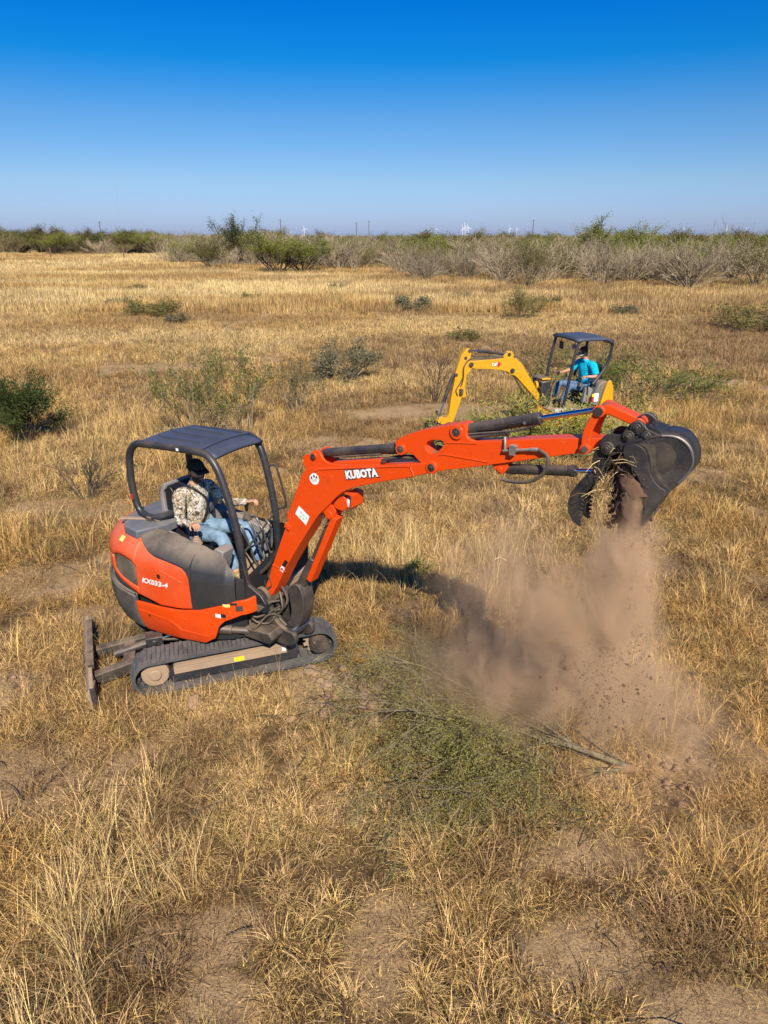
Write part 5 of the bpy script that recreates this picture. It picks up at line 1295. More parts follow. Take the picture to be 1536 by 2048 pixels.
for x, z, r, y in ((.96, .99, .05, .10), (2.535, 1.85, .048, .09), (1.63, 1.68, .05, .09), (1.715, 2.01, .034, .08)):
    m = MB(); m.cyl((x, -y, z), (x, y, z), r); m.build('pivot_pin', DIRTYM, cb_, bevel=.003)
m = MB(); m.tube(smooth_path([(1.15, .03, 1.55), (1.40, .03, 1.86), (1.53, .03, 1.95), (1.70, .03, 1.965), (2.3, .03, 1.945), (2.50, .06, 1.96), (2.62, .09, 1.93), (2.70, .10, 1.80), (2.70, .10, 1.60), (2.74, .10, 1.45)], 4), .011, 6)
m.tube(smooth_path([(1.75, .0, 1.98), (2.2, 0, 1.98), (2.45, 0, 2.0), (2.55, .05, 2.03)], 4), .013, 6); m.build('hose', HOSE, cb_)
# arm
aP = [(2.637, 2.150), (2.59, 2.165), (2.547, 2.145), (2.535, 2.05), (2.545, 1.952), (2.49, 1.80), (2.54, 1.72), (2.613, 1.639), (2.640, 1.407), (2.62, 1.30), (2.60, 1.225), (2.64, 1.20), (2.70, 1.207), (2.78, .95), (2.86, .735), (2.93, .655), (3.02, .66), (3.10, .74), (3.00, .82), (2.96, .90), (2.93, 1.2), (2.862, 1.569), (2.86, 1.687), (2.739, 2.041)]
m = MB(); m.prism(aP, -.06, .06); ca_ = m.build('arm', YELLOW, cat, FKM, bevel=.005)
for x, z, r in ((2.575, 2.115, .035), (2.655, 1.98, .032), (2.84, 1.66, .035)):
    m = MB(); m.cyl((x, -.07, z), (x, .07, z), r, 14); m.build('pivot_pin', DIRTYM, ca_)
m = MB(); m.tube([(2.563, 0, 2.115), (2.36, 0, 2.097)], .016, 10); q1 = m.build('rod', CHROME, cat, FKM)
m = MB(); m.tube([(2.36, 0, 2.10), (2.30, 0, 2.09), (1.80, 0, 2.02), (1.74, 0, 2.01)], [.04, .034, .034, .03], 12); q2 = m.build('arm_cylinder', CYLM, cat, FKM); q1.parent = q2; q1.matrix_local = Matrix.Identity(4)
m = MB(); m.tube([(2.87, .0, 1.66), (2.90, 0, 1.60), (3.06, 0, 1.12)], [.03, .038, .038], 12); q2 = m.build('bucket_cylinder', CYLM, cat, FKM)
m = MB(); m.tube([(3.06, 0, 1.12), (3.16, 0, .80)], .016, 10); m.build('rod', CHROME, q2)
m = MB(); m.box((2.73, .08, 1.32), (.07, .05, .12)); m.tube(smooth_path([(2.70, .08, 1.62), (2.76, .09, 1.50), (2.84, .08, 1.36), (2.80, .08, 1.25)], 4), .010, 6); m.build('hose_fitting', DIRTYM, ca_)
m = MB(); m.prism(smooth2([(3.0, .80), (3.16, .84), (3.22, .74), (3.12, .68), (3.0, .70)], 1), -.07, .07); m.build('bucket_link', YELLOW, cat, FKM, bevel=.005)
m = MB(); m.prism([(2.94, .72), (3.12, .68), (3.20, .50), (3.10, .30), (2.85, .12), (2.72, .10), (2.86, .35)], -.20, -.18); m.prism([(2.94, .72), (3.12, .68), (3.20, .50), (3.10, .30), (2.85, .12), (2.72, .10), (2.86, .35)], .18, .20)
P = [(2.94, .72), (3.12, .68), (3.20, .50), (3.10, .30), (2.85, .12), (2.72, .10)]
m.add([(x, y, z) for y in (-.19, .19) for x, z in P], [(i, i + 1, 7 + i, 6 + i) for i in range(5)]); m.build('bucket', BUCKET, cat, FKM)
m = MB(); m.prism([(.60, .62), (.92, .60), (1.0, .70), (1.02, .98), (.97, 1.03), (.92, .98), (.86, .80), (.60, .78)], -.10, .10); m.build('swing_bracket', YELLOW, cat, FKM, bevel=.01)
m = MB(); m.tube([(1.02, 0, .72), (1.20, 0, 1.05)], .042, 12); bq = m.build('boom_cylinder', CYLM, cat, FKM); m = MB(); m.tube([(1.20, 0, 1.05), (1.60, 0, 1.62)], .02, 10); m.build('rod', CHROME, bq)
# maker logo: white letters over a red disc and yellow triangle
m = MB(); m.cyl((1.945, .0710, 1.825), (1.945, .0725, 1.825), .048, 20); rd = m.build('logo_disc', REDPRINT, cb_)
text_mesh('maker_lettering_outline', 'CAT', .085, BLACKPRINT, cb_, side_mtx(2.09, 1.795, .0735, 1, 1), offset=.010, spacing=.95, sx=.80)  # black print outline around the white letters
text_mesh('maker_lettering', 'CAT', .085, WHITE, cb_, side_mtx(2.09, 1.795, .0750, 1, 1), offset=.004, spacing=.95, sx=.80)
m = MB(); m.add([(2.06, .0765, 1.800), (2.025, .0765, 1.800), (2.043, .0765, 1.828)], [(0, 1, 2)]); m.build('logo_triangle', YELLOWPRINT, cb_, recalc=False)

JB = dict(pelvis=(-.10, .02, 1.24), waist=(-.08, .02, 1.42), chest=(-.02, .03, 1.66), neck=(.02, .03, 1.83), head=(.085, .04, 1.965),
          sh_r=(.0, -.20, 1.72), el_r=(.20, -.28, 1.56), wr_r=(.38, -.24, 1.53), kk_r=(.46, -.22, 1.53),
          sh_l=(-.04, .25, 1.72), el_l=(-.06, .38, 1.52), wr_l=(.14, .33, 1.52), kk_l=(.21, .31, 1.52),
          hip_r=(-.02, -.10, 1.24), kn_r=(.42, -.12, 1.34), an_r=(.52, -.12, .96), toe_r=(.66, -.12, .93),
          hip_l=(-.02, .13, 1.24), kn_l=(.36, .18, 1.32), an_l=(.50, .20, .96), toe_l=(.64, .20, .93), curl=(.2, 0, -1))
JB = {k: (v if k == 'curl' or k[:2] in ('kn', 'an', 'to') else (v[0] - .08, v[1], v[2])) for k, v in JB.items()}
person('heavy man in bright turquoise t-shirt, jeans and tan cap driving the yellow excavator', Matrix.Translation((KX, KY, 0)) @ FK, JB, SKIN2,
       cloth('turquoise_cotton', (.0, .36, .56), (.01, .45, .66)), cloth('dark_jeans', (.06, .11, .19), (.12, .19, .29)), cloth('brown_cap', (.06, .045, .03), (.09, .07, .05)),
       mat('tan_brim', (.55, .42, .26), .8), mat('dark_boot', (.08, .06, .05), .7), False, 'short', logo=mat('cap_patch', (.62, .52, .28), .8), belly=1.45, face_turn=25, nod=22, belt=False)
# ================================================================== SHRUBS AND TREES
def plantmat(name, c1, c2, rough=.6, trans=.3, s=3.0):
    m = bpy.data.materials.new(name); m.use_nodes = True; nt = m.node_tree; n, l = nt.nodes, nt.links
    b = n['Principled BSDF']; b.inputs['Roughness'].default_value = rough; b.inputs['Specular IOR Level'].default_value = .2
    tc = n.new('ShaderNodeTexCoord'); oi = n.new('ShaderNodeObjectInfo')
    q = n.new('ShaderNodeTexNoise'); q.inputs['Scale'].default_value = s; q.inputs['Detail'].default_value = 3; l.new(tc.outputs['Object'], q.inputs[0])
    r = n.new('ShaderNodeMapRange'); r.inputs[1].default_value = .35; r.inputs[2].default_value = .65; l.new(q.outputs[0], r.inputs[0])
    x = n.new('ShaderNodeMix'); x.data_type = 'RGBA'; x.inputs[6].default_value = (*c1, 1); x.inputs[7].default_value = (*c2, 1); l.new(r.outputs[0], x.inputs[0])
    h = n.new('ShaderNodeHueSaturation'); l.new(x.outputs[2], h.inputs['Color'])
    v = n.new('ShaderNodeMapRange'); v.inputs[3].default_value = .75; v.inputs[4].default_value = 1.25; l.new(oi.outputs['Random'], v.inputs[0]); l.new(v.outputs[0], h.inputs['Value'])
    l.new(h.outputs[0], b.inputs['Base Color'])
    if trans:
        tr = n.new('ShaderNodeBsdfTranslucent'); l.new(h.outputs[0], tr.inputs['Color'])
        ms = n.new('ShaderNodeMixShader'); ms.inputs[0].default_value = trans
        l.new(b.outputs[0], ms.inputs[1]); l.new(tr.outputs[0], ms.inputs[2]); l.new(ms.outputs[0], n['Material Output'].inputs['Surface'])
    return m
BARK_PALE = plantmat('pale_grey_bark', (.27, .215, .135), (.38, .31, .21), .9, 0)
BARK_GREY = plantmat('grey_brown_bark', (.20, .16, .10), (.29, .235, .155), .9, 0)
BARK_DARK = plantmat('dark_bark', (.075, .058, .042), (.13, .10, .075), .9, 0)
LEAF_OLIVE = plantmat('olive_leaves', (.15, .14, .04), (.22, .19, .065))
LEAF_GREEN = plantmat('green_leaves', (.10, .13, .025), (.17, .185, .04))
LEAF_DOME = plantmat('yellow_green_leaves', (.18, .205, .035), (.27, .27, .06))
LEAF_DARK = plantmat('dark_green_leaves', (.055, .085, .02), (.095, .12, .03))
LEAF_FRESH = plantmat('fresh_green_leaves', (.185, .195, .035), (.34, .325, .075), s=9)
LEAF_DUST = plantmat('dusty_green_leaves', (.20, .18, .06), (.30, .25, .09), s=6)
LEAF_GREY = plantmat('grey_green_leaves', (.16, .15, .08), (.22, .20, .115))
BARK_OLIVE = plantmat('grey_green_bark', (.10, .085, .05), (.20, .165, .10), .9, 0, 12)
TWIG_TAN = plantmat('tan_twigs', (.36, .28, .19), (.46, .37, .27), .9, 0)

def grow(seed, height_, spread, stems, subs=(4, 4), rad=.03, lean=(8, 62), base_r=.15, bend=.25, twig=.35, nseg=3, sides=4, flat=0.0, heads=None, minr=.004):
    """returns a branch mesh builder and a list of twig points (position, direction, size) for leaves"""
    r = np.random.default_rng(seed); m = MB(); tips = []
    def br(p, d, L, rd, lev):
        pts = [p.copy()]; q = p.copy(); dd = d.copy()
        for i in range(nseg):
            dd = dd + np.array([r.normal(0, bend), r.normal(0, bend), r.normal(.06, bend * .6)]) * .5; dd /= np.linalg.norm(dd)
            q = q + dd * L / nseg; q[2] = max(q[2], .02); pts.append(q.copy())
        rr = [max(minr, rd * (1 - .6 * i / nseg)) for i in range(nseg + 1)]
        m.tube(pts, rr, sides if lev == 0 else 3, caps=False)
        if lev < len(subs):
            for k in range(subs[lev]):
                t = r.uniform(.3, 1.0); i = min(int(t * nseg), nseg - 1); f = t * nseg - i
                b0 = pts[i] * (1 - f) + pts[i + 1] * f
                ax = np.array([r.normal(), r.normal(), r.normal() * .6 + .25]); nd = dd * 1.0 + ax / np.linalg.norm(ax) * .75; nd /= np.linalg.norm(nd)
                br(b0, nd, L * r.uniform(.35, .6), rd * .5, lev + 1)
        else:
            for i in range(1, nseg + 1): tips.append((pts[i], dd, lev))
        if lev == len(subs) - 1: tips.append((pts[-1], dd, lev))
    for k in range(stems):
        a = 2 * math.pi * (k + r.random()) / stems; th = R(r.uniform(*lean))
        b0 = np.array([math.cos(a), math.sin(a), 0]) * base_r * r.random(); b0[2] = -.03
        d = np.array([math.sin(th) * math.cos(a), math.sin(th) * math.sin(a), math.cos(th) + flat])
        d /= np.linalg.norm(d)
        L = height_ * r.uniform(.7, 1.0) * (.75 + .25 * math.cos(th)) * (1 if spread is None else 1 + (spread - 1) * math.sin(th))
        br(b0, d, L * .72, rad * r.uniform(.6, 1.1), 0)
    return m, tips, r

def leaves(tips, r, per, size, aspect=.5, scatter_=.12, zmin=0.0, top=0.0, keep=1.0, sprig=False):
    V = []; Fc = []
    zs = np.array([t[0][2] for t in tips]); zmax = zs.max() if len(zs) else 1
    for p, d, lev in tips:
        if p[2] < zmin * zmax and r.random() > .15: continue
        if r.random() > keep: continue
        for k in range(per):
            q = p + r.normal(0, scatter_, 3); q[2] = max(q[2], .02)
            s = size * r.uniform(.6, 1.4)
            u = r.normal(0, 1, 3); u[2] *= .6
            if sprig: u = u * .5 + d
            u /= np.linalg.norm(u); w = np.cross(u, r.normal(0, 1, 3)); w /= np.linalg.norm(w) + 1e-9
            b = len(V)
            V += [q - u * s * .5, q + w * s * aspect * .5, q + u * s * .5, q - w * s * aspect * .5]; Fc.append((b, b + 1, b + 2, b + 3))
    m = MB(); m.v = [tuple(map(float, v)) for v in V]; m.f = Fc; m.mi = [0] * len(Fc); return m

def gz(x, y): return float(height(np.array([x]), np.array([y]))[0])
def plant(name, label, cat_, loc, g, leaf=None, bark=BARK_DARK, leafm=LEAF_GREEN, group=None, rz=0.0, trunk_name='trunk', scale=(1, 1, 1)):
    """thing > branches, foliage"""
    m, tips, r = g
    e = empty(name, (loc[0], loc[1], gz(*loc)), label, cat_, group)
    e.rotation_euler[2] = rz; e.scale = scale
    m.build(trunk_name, bark, e, recalc=False, angle=80)
    if leaf:
        q = leaves(tips, r, **leaf)
        if q.f: q.build('foliage', leafm, e, recalc=False, angle=180)
    return e
def copy_thing(src, loc, rz, scale, label=None, group=None):
    c = src.copy(); col.objects.link(c); c.location = (loc[0], loc[1], gz(*loc)); c.rotation_euler = (0, 0, rz); c.scale = scale
    if label: c['label'] = label
    if group: c['group'] = group
    for ch in src.children:
        d = ch.copy(); col.objects.link(d); d.parent = c; d.matrix_parent_inverse = Matrix.Identity(4)
    return c

# ---- near and middle distance, each its own shape
plant('retama_shrub', 'dense dark green feathery shrub cut by the left edge of the field', 'shrub', (-7.95, 14.9), grow(101, 1.55, None, 16, (4, 4), .022, (5, 55)), dict(per=11, size=.085, aspect=.22, scatter_=.085, sprig=True), BARK_DARK, LEAF_DARK)
plant('mesquite_shrub', 'sparse green mesquite of upright thin stems just behind the black canopy', 'shrub', (-4.15, 15.2), grow(102, 2.45, None, 9, (5, 4), .022, (5, 36), .35, .18), dict(per=4, size=.075, aspect=.24, scatter_=.07, zmin=.30, sprig=True), BARK_GREY, LEAF_GREEN)
plant('mesquite_shrub', 'second sparse mesquite with leaning stems, right of the one behind the canopy', 'shrub', (-3.2, 15.5), grow(103, 2.0, None, 8, (5, 4), .020, (10, 48), .3, .18), dict(per=4, size=.075, aspect=.24, scatter_=.07, zmin=.25, sprig=True), BARK_GREY, LEAF_GREEN)
plant('twiggy_shrub', 'thin brownish shrub of bare twigs between the mesquites and the grey green bush', 'shrub', (-2.2, 17.4), grow(104, 1.75, None, 9, (5, 4), .016, (5, 36), .2, .18), dict(per=2, size=.07, aspect=.25, scatter_=.06, zmin=.45, sprig=True), BARK_GREY, LEAF_OLIVE)
plant('leaning_bush', 'grey green bush leaning to the left in the middle of the field', 'bush', (-1.15, 21.8), grow(105, 1.35, 1.3, 14, (4, 4), .018, (25, 65)), dict(per=5, size=.10, aspect=.3, scatter_=.10, sprig=True), BARK_GREY, LEAF_GREY, rz=.4, scale=(1.2, 1, 1)).rotation_euler[1] = R(-18)
plant('bare_sapling', 'leafless sapling of thin upright stems left of the yellow arm', 'sapling', (1.42, 18.8), grow(106, 1.85, None, 8, (4, 3), .016, (4, 32), .08, .15), dict(per=1, size=.05, aspect=.3, scatter_=.06, zmin=.7, keep=.4), BARK_DARK, LEAF_OLIVE)
plant('dead_weed', 'dry brown weed of fine dead twigs left of the orange excavator', 'weed', (-5.05, 11.2), grow(107, 1.15, None, 9, (5, 4), .012, (5, 42), .12, .2, minr=.003), dict(per=1, size=.04, aspect=.3, scatter_=.05, zmin=.5, keep=.5), BARK_DARK, LEAF_OLIVE)
plant('uprooted_brush', 'heap of cut green brush lying in front of the yellow excavator', 'brush pile', (3.05, 13.75), grow(108, 1.35, 1.4, 22, (4, 4), .020, (15, 78), .9, .25), dict(per=5, size=.09, aspect=.25, scatter_=.08, sprig=True), BARK_GREY, LEAF_FRESH, scale=(1.15, .8, .95))
plant('uprooted_brush', 'smaller heap of cut brush under the yellow boom', 'brush pile', (1.95, 13.9), grow(109, 1.1, 1.4, 14, (4, 4), .018, (30, 84), .5, .25), dict(per=4, size=.085, aspect=.25, scatter_=.08, sprig=True), BARK_GREY, LEAF_GREEN, scale=(1.1, .8, .75))
plant('uprooted_brush', 'leafy cut brush standing against the tracks of the yellow excavator', 'brush pile', (3.75, 13.55), grow(118, 1.25, 1.2, 14, (4, 4), .018, (5, 60), .4, .2), dict(per=4, size=.085, aspect=.25, scatter_=.08, sprig=True), BARK_GREY, LEAF_FRESH, scale=(.9, .7, .8))
plant('uprooted_brush', 'green brush lying flat on the grass right of the yellow excavator', 'brush pile', (7.1, 19.6), grow(110, 1.7, 1.6, 22, (4, 4), .02, (45, 84), .7, .2), dict(per=4, size=.12, aspect=.22, scatter_=.10, sprig=True), BARK_DARK, LEAF_GREEN, scale=(1.2, 1, .75))
plant('uprooted_brush', 'smaller green brush lying behind the one right of the yellow excavator', 'brush pile', (6.3, 22.4), grow(111, 1.6, 1.5, 16, (4, 4), .02, (40, 84), .6, .2), dict(per=3, size=.12, aspect=.22, scatter_=.10, sprig=True), BARK_DARK, LEAF_OLIVE, scale=(1.2, 1, .7))
plant('low_bush', 'olive bush beyond the yellow excavator, left of its canopy', 'bush', (7.5, 39.5), grow(112, 1.7, 1.2, 16, (4, 4), .02, (10, 65)), dict(per=5, size=.09, aspect=.3, scatter_=.11), BARK_GREY, LEAF_OLIVE)
plant('low_bush', 'dark low bush lying in the pale grass on the left of the field', 'bush', (-13.3, 41.3), grow(113, 1.3, 1.9, 18, (4, 4), .02, (50, 85)), dict(per=4, size=.16, aspect=.3, scatter_=.12), BARK_DARK, LEAF_OLIVE, scale=(1, 1, .6))
plant('low_bush', 'flat grey green bush at the right edge beyond the bucket', 'bush', (18.2, 34.4), grow(114, 2.2, 1.6, 20, (4, 4), .03, (45, 84)), dict(per=4, size=.17, aspect=.3, scatter_=.13), BARK_DARK, LEAF_OLIVE, scale=(1, 1, .65))
plant('low_bush', 'small grey bush in the middle of the field right of the yellow arm', 'bush', (1.7, 44.0), grow(115, 1.2, 1.5, 14, (4, 3), .02, (30, 80)), dict(per=4, size=.16, aspect=.35, scatter_=.12), BARK_GREY, LEAF_GREY, scale=(1, 1, .7))
plant('green_weed', 'small bright green weed growing in the boom shadow', 'weed', (.42, 8.15), grow(116, .42, None, 7, (3, 3), .005, (5, 40), .03, .2, minr=.002), dict(per=4, size=.030, aspect=.5, scatter_=.025), LEAF_GREEN, LEAF_FRESH)
for i, (x, y, h) in enumerate(((-17, 47, .8), (-9.5, 52, .7), (-11, 38, .6), (3.5, 31, .7), (-4, 62, .8), (10.5, 47, .9), (14, 42, .8), (-20, 60, .9), (5.5, 52, .8), (-26, 50, .8))):
    where = ['far left in the pale grass', 'left of centre in the pale grass', 'above the canopy of the orange excavator', 'above the elbow of the yellow arm', 'just in front of the round green tree', 'in front of the large bare shrubs', 'right of the low bush beyond the yellow canopy', 'in the pale grass near the left thicket', 'in front of the bare shrubs at centre', 'at the left edge in the pale grass'][i]
    plant('low_tussock', 'small grey green tussock ' + where, 'bush', (x, y), grow(130 + i, h, 1.6, 12, (3, 3), .015, (35, 84)), dict(per=3, size=.14, aspect=.3, scatter_=.10), BARK_GREY, [LEAF_GREY, LEAF_OLIVE][i % 2], scale=(1, 1, .7))

# ---- uprooted tree lying in the foreground: trunk base at the right, crown spread to the left
def fallen_tree():
    r = np.random.default_rng(77); m = MB(); fine = MB(); tips = []
    e = empty('fallen_tree', (2.12, 4.78, gz(2.12, 4.78)), 'uprooted green mesquite lying on the grass in the foreground, its torn trunk end pointing right', 'tree')
    def limb(p, d, L, rd, lev, tgtz):
        n = 6 if lev == 0 else 4; pts = [p.copy()]; q = p.copy(); dd = d.copy()
        for i in range(n):
            dd = dd + np.array([r.normal(0, .16), r.normal(0, .16), r.normal(0, .10) + (tgtz - q[2]) * .25]); dd /= np.linalg.norm(dd)
            q = q + dd * L / n; q[2] = max(q[2], .03); pts.append(q.copy())
        rr = [max(.0022, rd * (1 - .65 * i / n)) for i in range(n + 1)]
        (m if lev < 2 else fine).tube(pts, rr, 6 if lev < 2 else 3, caps=(lev < 2))
        if lev < 3:
            for k in range((9, 7, 5)[lev]):
                t = r.uniform(.2 if lev else .30, 1); i = min(int(t * n), n - 1); f = t * n - i
                b0 = pts[i] * (1 - f) + pts[i + 1] * f
                sd = np.array([-dd[1], dd[0], 0]) * r.choice([-1, 1]) * r.uniform(.3, 1.0); nd = dd + sd + np.array([0, 0, r.normal(.08, .3)]); nd /= np.linalg.norm(nd)
                limb(b0, nd, L * r.uniform(.35, .60), rd * .42, lev + 1, tgtz + r.normal(0, .16))
        else:
            for i in range(1, n + 1): tips.append((pts[i], (pts[i] - pts[i - 1]) / np.linalg.norm(pts[i] - pts[i - 1]), 3))
    for ang, L, z, rd in ((172, 1.6, .20, .030), (158, 1.75, .25, .018), (188, 1.45, .16, .018), (140, 1.6, .30, .014), (206, 1.20, .16, .014), (165, 2.05, .32, .016), (150, 2.1, .26, .014), (178, 1.9, .2, .014)):
        limb(np.array([0.0, 0, .10]), np.array([math.cos(R(ang)), math.sin(R(ang)), .12]), L, rd, 0, z)
    t = m.build('trunk', BARK_OLIVE, e, recalc=False, angle=80)
    fine.build('twigs', BARK_OLIVE, e, recalc=False, angle=80)
    k = r.random(len(tips)); 
    a = [x for x, q in zip(tips, k) if q < .6]; b = [x for x, q in zip(tips, k) if .6 <= q]
    leaves(a, r, 8, .018, .34, .040, sprig=True).build('foliage', LEAF_FRESH, e, recalc=False, angle=180)
    leaves(b, r, 8, .018, .34, .060, sprig=True).build('foliage', LEAF_DUST, e, recalc=False, angle=180)
    q = MB()
    for kk in range(9):
        a = r.uniform(-50, 50); L = r.uniform(.05, .16); d = np.array([math.cos(R(a)), math.sin(R(a)), r.normal(0, .3)])
        q.tube([np.array([-.04, 0, .09]), d * L * .5 + np.array([0, 0, .09]), d * L + np.array([0, 0, .05 + r.normal(0, .03)])], [.012, .006, .002], 5)
    q.tube([(-.16, 0, .10), (-.02, 0, .10), (.07, .01, .09)], [.04, .046, .02], 10)
    q.build('torn_root', plantmat('torn_wood', (.17, .095, .05), (.26, .16, .085), .9, 0, 8), e, recalc=False, angle=60)
    return e, len(tips)
ft, nt_ = fallen_tree(); print('fallen tips', nt_)
plant('leafy_sprig', 'upright leafy sprig rising in the dust beside the fallen tree', 'sprig', (1.35, 5.65), grow(140, .85, None, 4, (4, 3), .006, (4, 28), .05, .2, minr=.0022), dict(per=5, size=.035, aspect=.4, scatter_=.03), BARK_GREY, LEAF_GREEN)

# ---- shrubs of the thicket beyond the field
far_bare = lambda seed, h=3.7, n=34: grow(seed, h, 1.15, n, (4, 4), .045, (6, 72), .35, .16, nseg=3, minr=.012)
B1 = plant('bare_shrub', 'large pale bare shrub with wide fan of grey branches, rightmost at the field edge', 'shrub', (26.0, 62.7), far_bare(201, 4.4, 44), None, BARK_PALE, None)
B2 = plant('bare_shrub', 'large bare grey shrub next left of the rightmost fan shaped one', 'shrub', (20.1, 67.5), far_bare(202, 4.4, 36), dict(per=1, size=.16, aspect=.4, scatter_=.2, zmin=.6, keep=.25), BARK_PALE, LEAF_OLIVE)
B3 = plant('bare_shrub', 'bare white stemmed shrub directly behind the dark olive bush in front of the thicket', 'shrub', (11.6, 71.8), far_bare(203, 4.6, 34), dict(per=1, size=.16, aspect=.4, scatter_=.2, zmin=.6, keep=.4), BARK_PALE, LEAF_OLIVE)
G3 = plant('olive_bush', 'olive bush on dark stems standing in front of the bare white stemmed shrub', 'bush', (12.9, 65.5), grow(204, 4.4, 1.0, 16, (4, 4), .05, (5, 45), .25, .16, minr=.012), dict(per=8, size=.12, aspect=.35, scatter_=.26, zmin=.40), BARK_GREY, LEAF_OLIVE)
G1 = plant('round_bush', 'wide rounded bright green tree on dark low trunks at the left of the thicket', 'tree', (-12.8, 89.5), grow(205, 6.2, 1.15, 16, (5, 4), .09, (20, 68), .5, .18, minr=.015), dict(per=20, size=.15, aspect=.5, scatter_=.26, zmin=.50), BARK_DARK, LEAF_DOME)
copy_thing(G1, (-10.2, 91.5), 2.2, (.95, .95, .64), 'second wide green tree merging with the right side of the rounded one')
G1.scale = (1.1, 1.1, .76)
G0 = plant('round_bush', 'small rounded olive green tree on a dark trunk, left of the wide green one', 'tree', (-24.0, 103.0), grow(206, 5.4, 1.0, 12, (5, 4), .08, (10, 50), .3, .16, minr=.015), dict(per=14, size=.15, aspect=.5, scatter_=.25, zmin=.45), BARK_GREY, LEAF_OLIVE)
G0.scale = (1, 1, .74)
T0 = plant('tall_tree', 'tall open dark green tree rising above the horizon behind the two rounded ones', 'tree', (-22.6, 116), grow(207, 7.6, 1.0, 9, (5, 5), .13, (5, 42), .4, .16, minr=.02), dict(per=9, size=.18, aspect=.5, scatter_=.26, zmin=.35), BARK_DARK, LEAF_DARK)
TR = plant('tall_tree', 'tall bright green tree standing above the bare shrubs on the right', 'tree', (27.5, 95), grow(208, 7.0, 1.2, 14, (5, 4), .12, (5, 55), .5, .16, minr=.02), dict(per=16, size=.17, aspect=.5, scatter_=.26, zmin=.25), BARK_GREY, LEAF_DOME)
TR.scale = (1.15, 1.15, .92)
copy_thing(TR, (32.5, 97), 1.3, (1.1, 1.1, .76), 'tall green tree just right of the tallest one above the bare shrubs')
copy_thing(TR, (44, 99), 2.6, (1.2, 1.2, .66), 'broad dark green tree rising behind the rightmost bare shrub')
BT = plant('bare_tree', 'bare grey treetop rising over the thicket near the right edge', 'tree', (42, 93), far_bare(209, 6.6, 20), None, BARK_GREY, None)
copy_thing(B2, (15.3, 70.8), 1.0, (.8, .8, .85), 'bare grey shrub between the olive bush and the two large fan shaped ones')
copy_thing(B3, (23.6, 70.5), 2.4, (.9, .9, .85), 'bare shrub half hidden between the two largest fan shaped ones')
copy_thing(B1, (8.6, 76), 2.0, (.7, .7, .72), 'small bare shrub left of the white stemmed one')
copy_thing(B2, (6.1, 80.7), 3.0, (.6, .6, .6), 'small bare reddish shrub at the thicket edge near the centre')
copy_thing(B3, (2.0, 84), .5, (.8, .8, .9), 'pale upright bare shrub at the centre of the thicket edge')
copy_thing(G3, (32.5, 64), .5, (1.3, 1.3, .95), 'olive green bush at the right edge beside the rightmost bare shrub')
copy_thing(G3, (27.8, 66), 4.0, (.7, .7, .7), 'low olive bush behind the right side of the rightmost bare shrub')
FK1 = plant('forked_tree', 'small leafless tree with a forked dark trunk in the gap of the thicket', 'tree', (-5.6, 94.7), grow(210, 4.0, 1.0, 7, (5, 4), .08, (12, 48), .1, .2, minr=.015), dict(per=1, size=.2, aspect=.4, scatter_=.2, zmin=.6, keep=.4), BARK_GREY, LEAF_OLIVE)
copy_thing(FK1, (-3.9, 94.7), 2.0, (1, 1, 1.05), 'second forked leafless tree, right of the first in the gap of the thicket')
L1 = plant('spreading_tree', 'spreading olive tree on a dark trunk at the far left edge of the field', 'tree', (-81, 186), grow(211, 7.8, 1.1, 11, (5, 4), .16, (10, 55), .3, .16, minr=.03), dict(per=14, size=.28, aspect=.5, scatter_=.45, zmin=.35), BARK_DARK, LEAF_OLIVE)
L1.scale = (1, 1, .74)
copy_thing(L1, (-88, 192), 1.0, (1.15, 1.15, .80), 'dark green tree left of the spreading olive one at the far left')
copy_thing(T0, (-95, 194), 2.0, (1.3, 1.3, .80), 'tall tree nearest the left edge on the skyline')
copy_thing(L1, (-101, 196), 3.0, (1.2, 1.2, .78), 'tree cut by the left edge of the picture on the skyline')
copy_thing(T0, (-73, 190), 3.0, (1.3, 1.3, .70), 'dark green tree right of the spreading olive one at the far left')
copy_thing(L1, (-64, 186), 4.0, (1.1, 1.1, .68), 'flat topped green tree standing behind the thin fence post')
r_ = np.random.default_rng(9)
grp = 'shrubs of the thicket edge'
FRONT = []
for k in range(96):     # thicket edge, near row then a second and third row behind
    row = k % 3
    x = r_.uniform(-40, 48); y = (76 if x > 4 else 92 if x > -12 else 108) + row * 9 + r_.uniform(-3, 6) - (max(0, x - 10) * .28)
    if row == 0 and (-8 < x < -1): continue
    if row == 0 and x < -26: continue
    if abs(x + 12) < 5 and row == 0: continue
    pick = r_.random(); s = r_.uniform(.62, .92) + row * .06
    if -45 < x < -4 and (row == 0 or r_.random() < .5) : pick *= .55
    green = pick > (.70 if row == 0 else .42)
    src = (G3 if pick < .9 else TR) if green else (B1, B2, B3)[k % 3]
    if src is TR: s *= .62
    o_ = copy_thing(src, (x, y), r_.uniform(0, 6.28), (s * 1.1, s * 1.1, s), 'olive leafed shrub behind the front row of the thicket at the field edge' if green else 'bare grey shrub behind the front row of the thicket at the field edge', grp + (' with leaves' if green else ' without leaves'))
    FRONT.append((x / y, o_, green, row))
ORD = 'leftmost second third fourth fifth sixth seventh eighth ninth tenth eleventh twelfth thirteenth fourteenth fifteenth sixteenth seventeenth eighteenth nineteenth twentieth'.split() + ['twenty ' + q for q in ('first', 'second', 'third', 'fourth', 'fifth', 'sixth', 'seventh', 'eighth')]
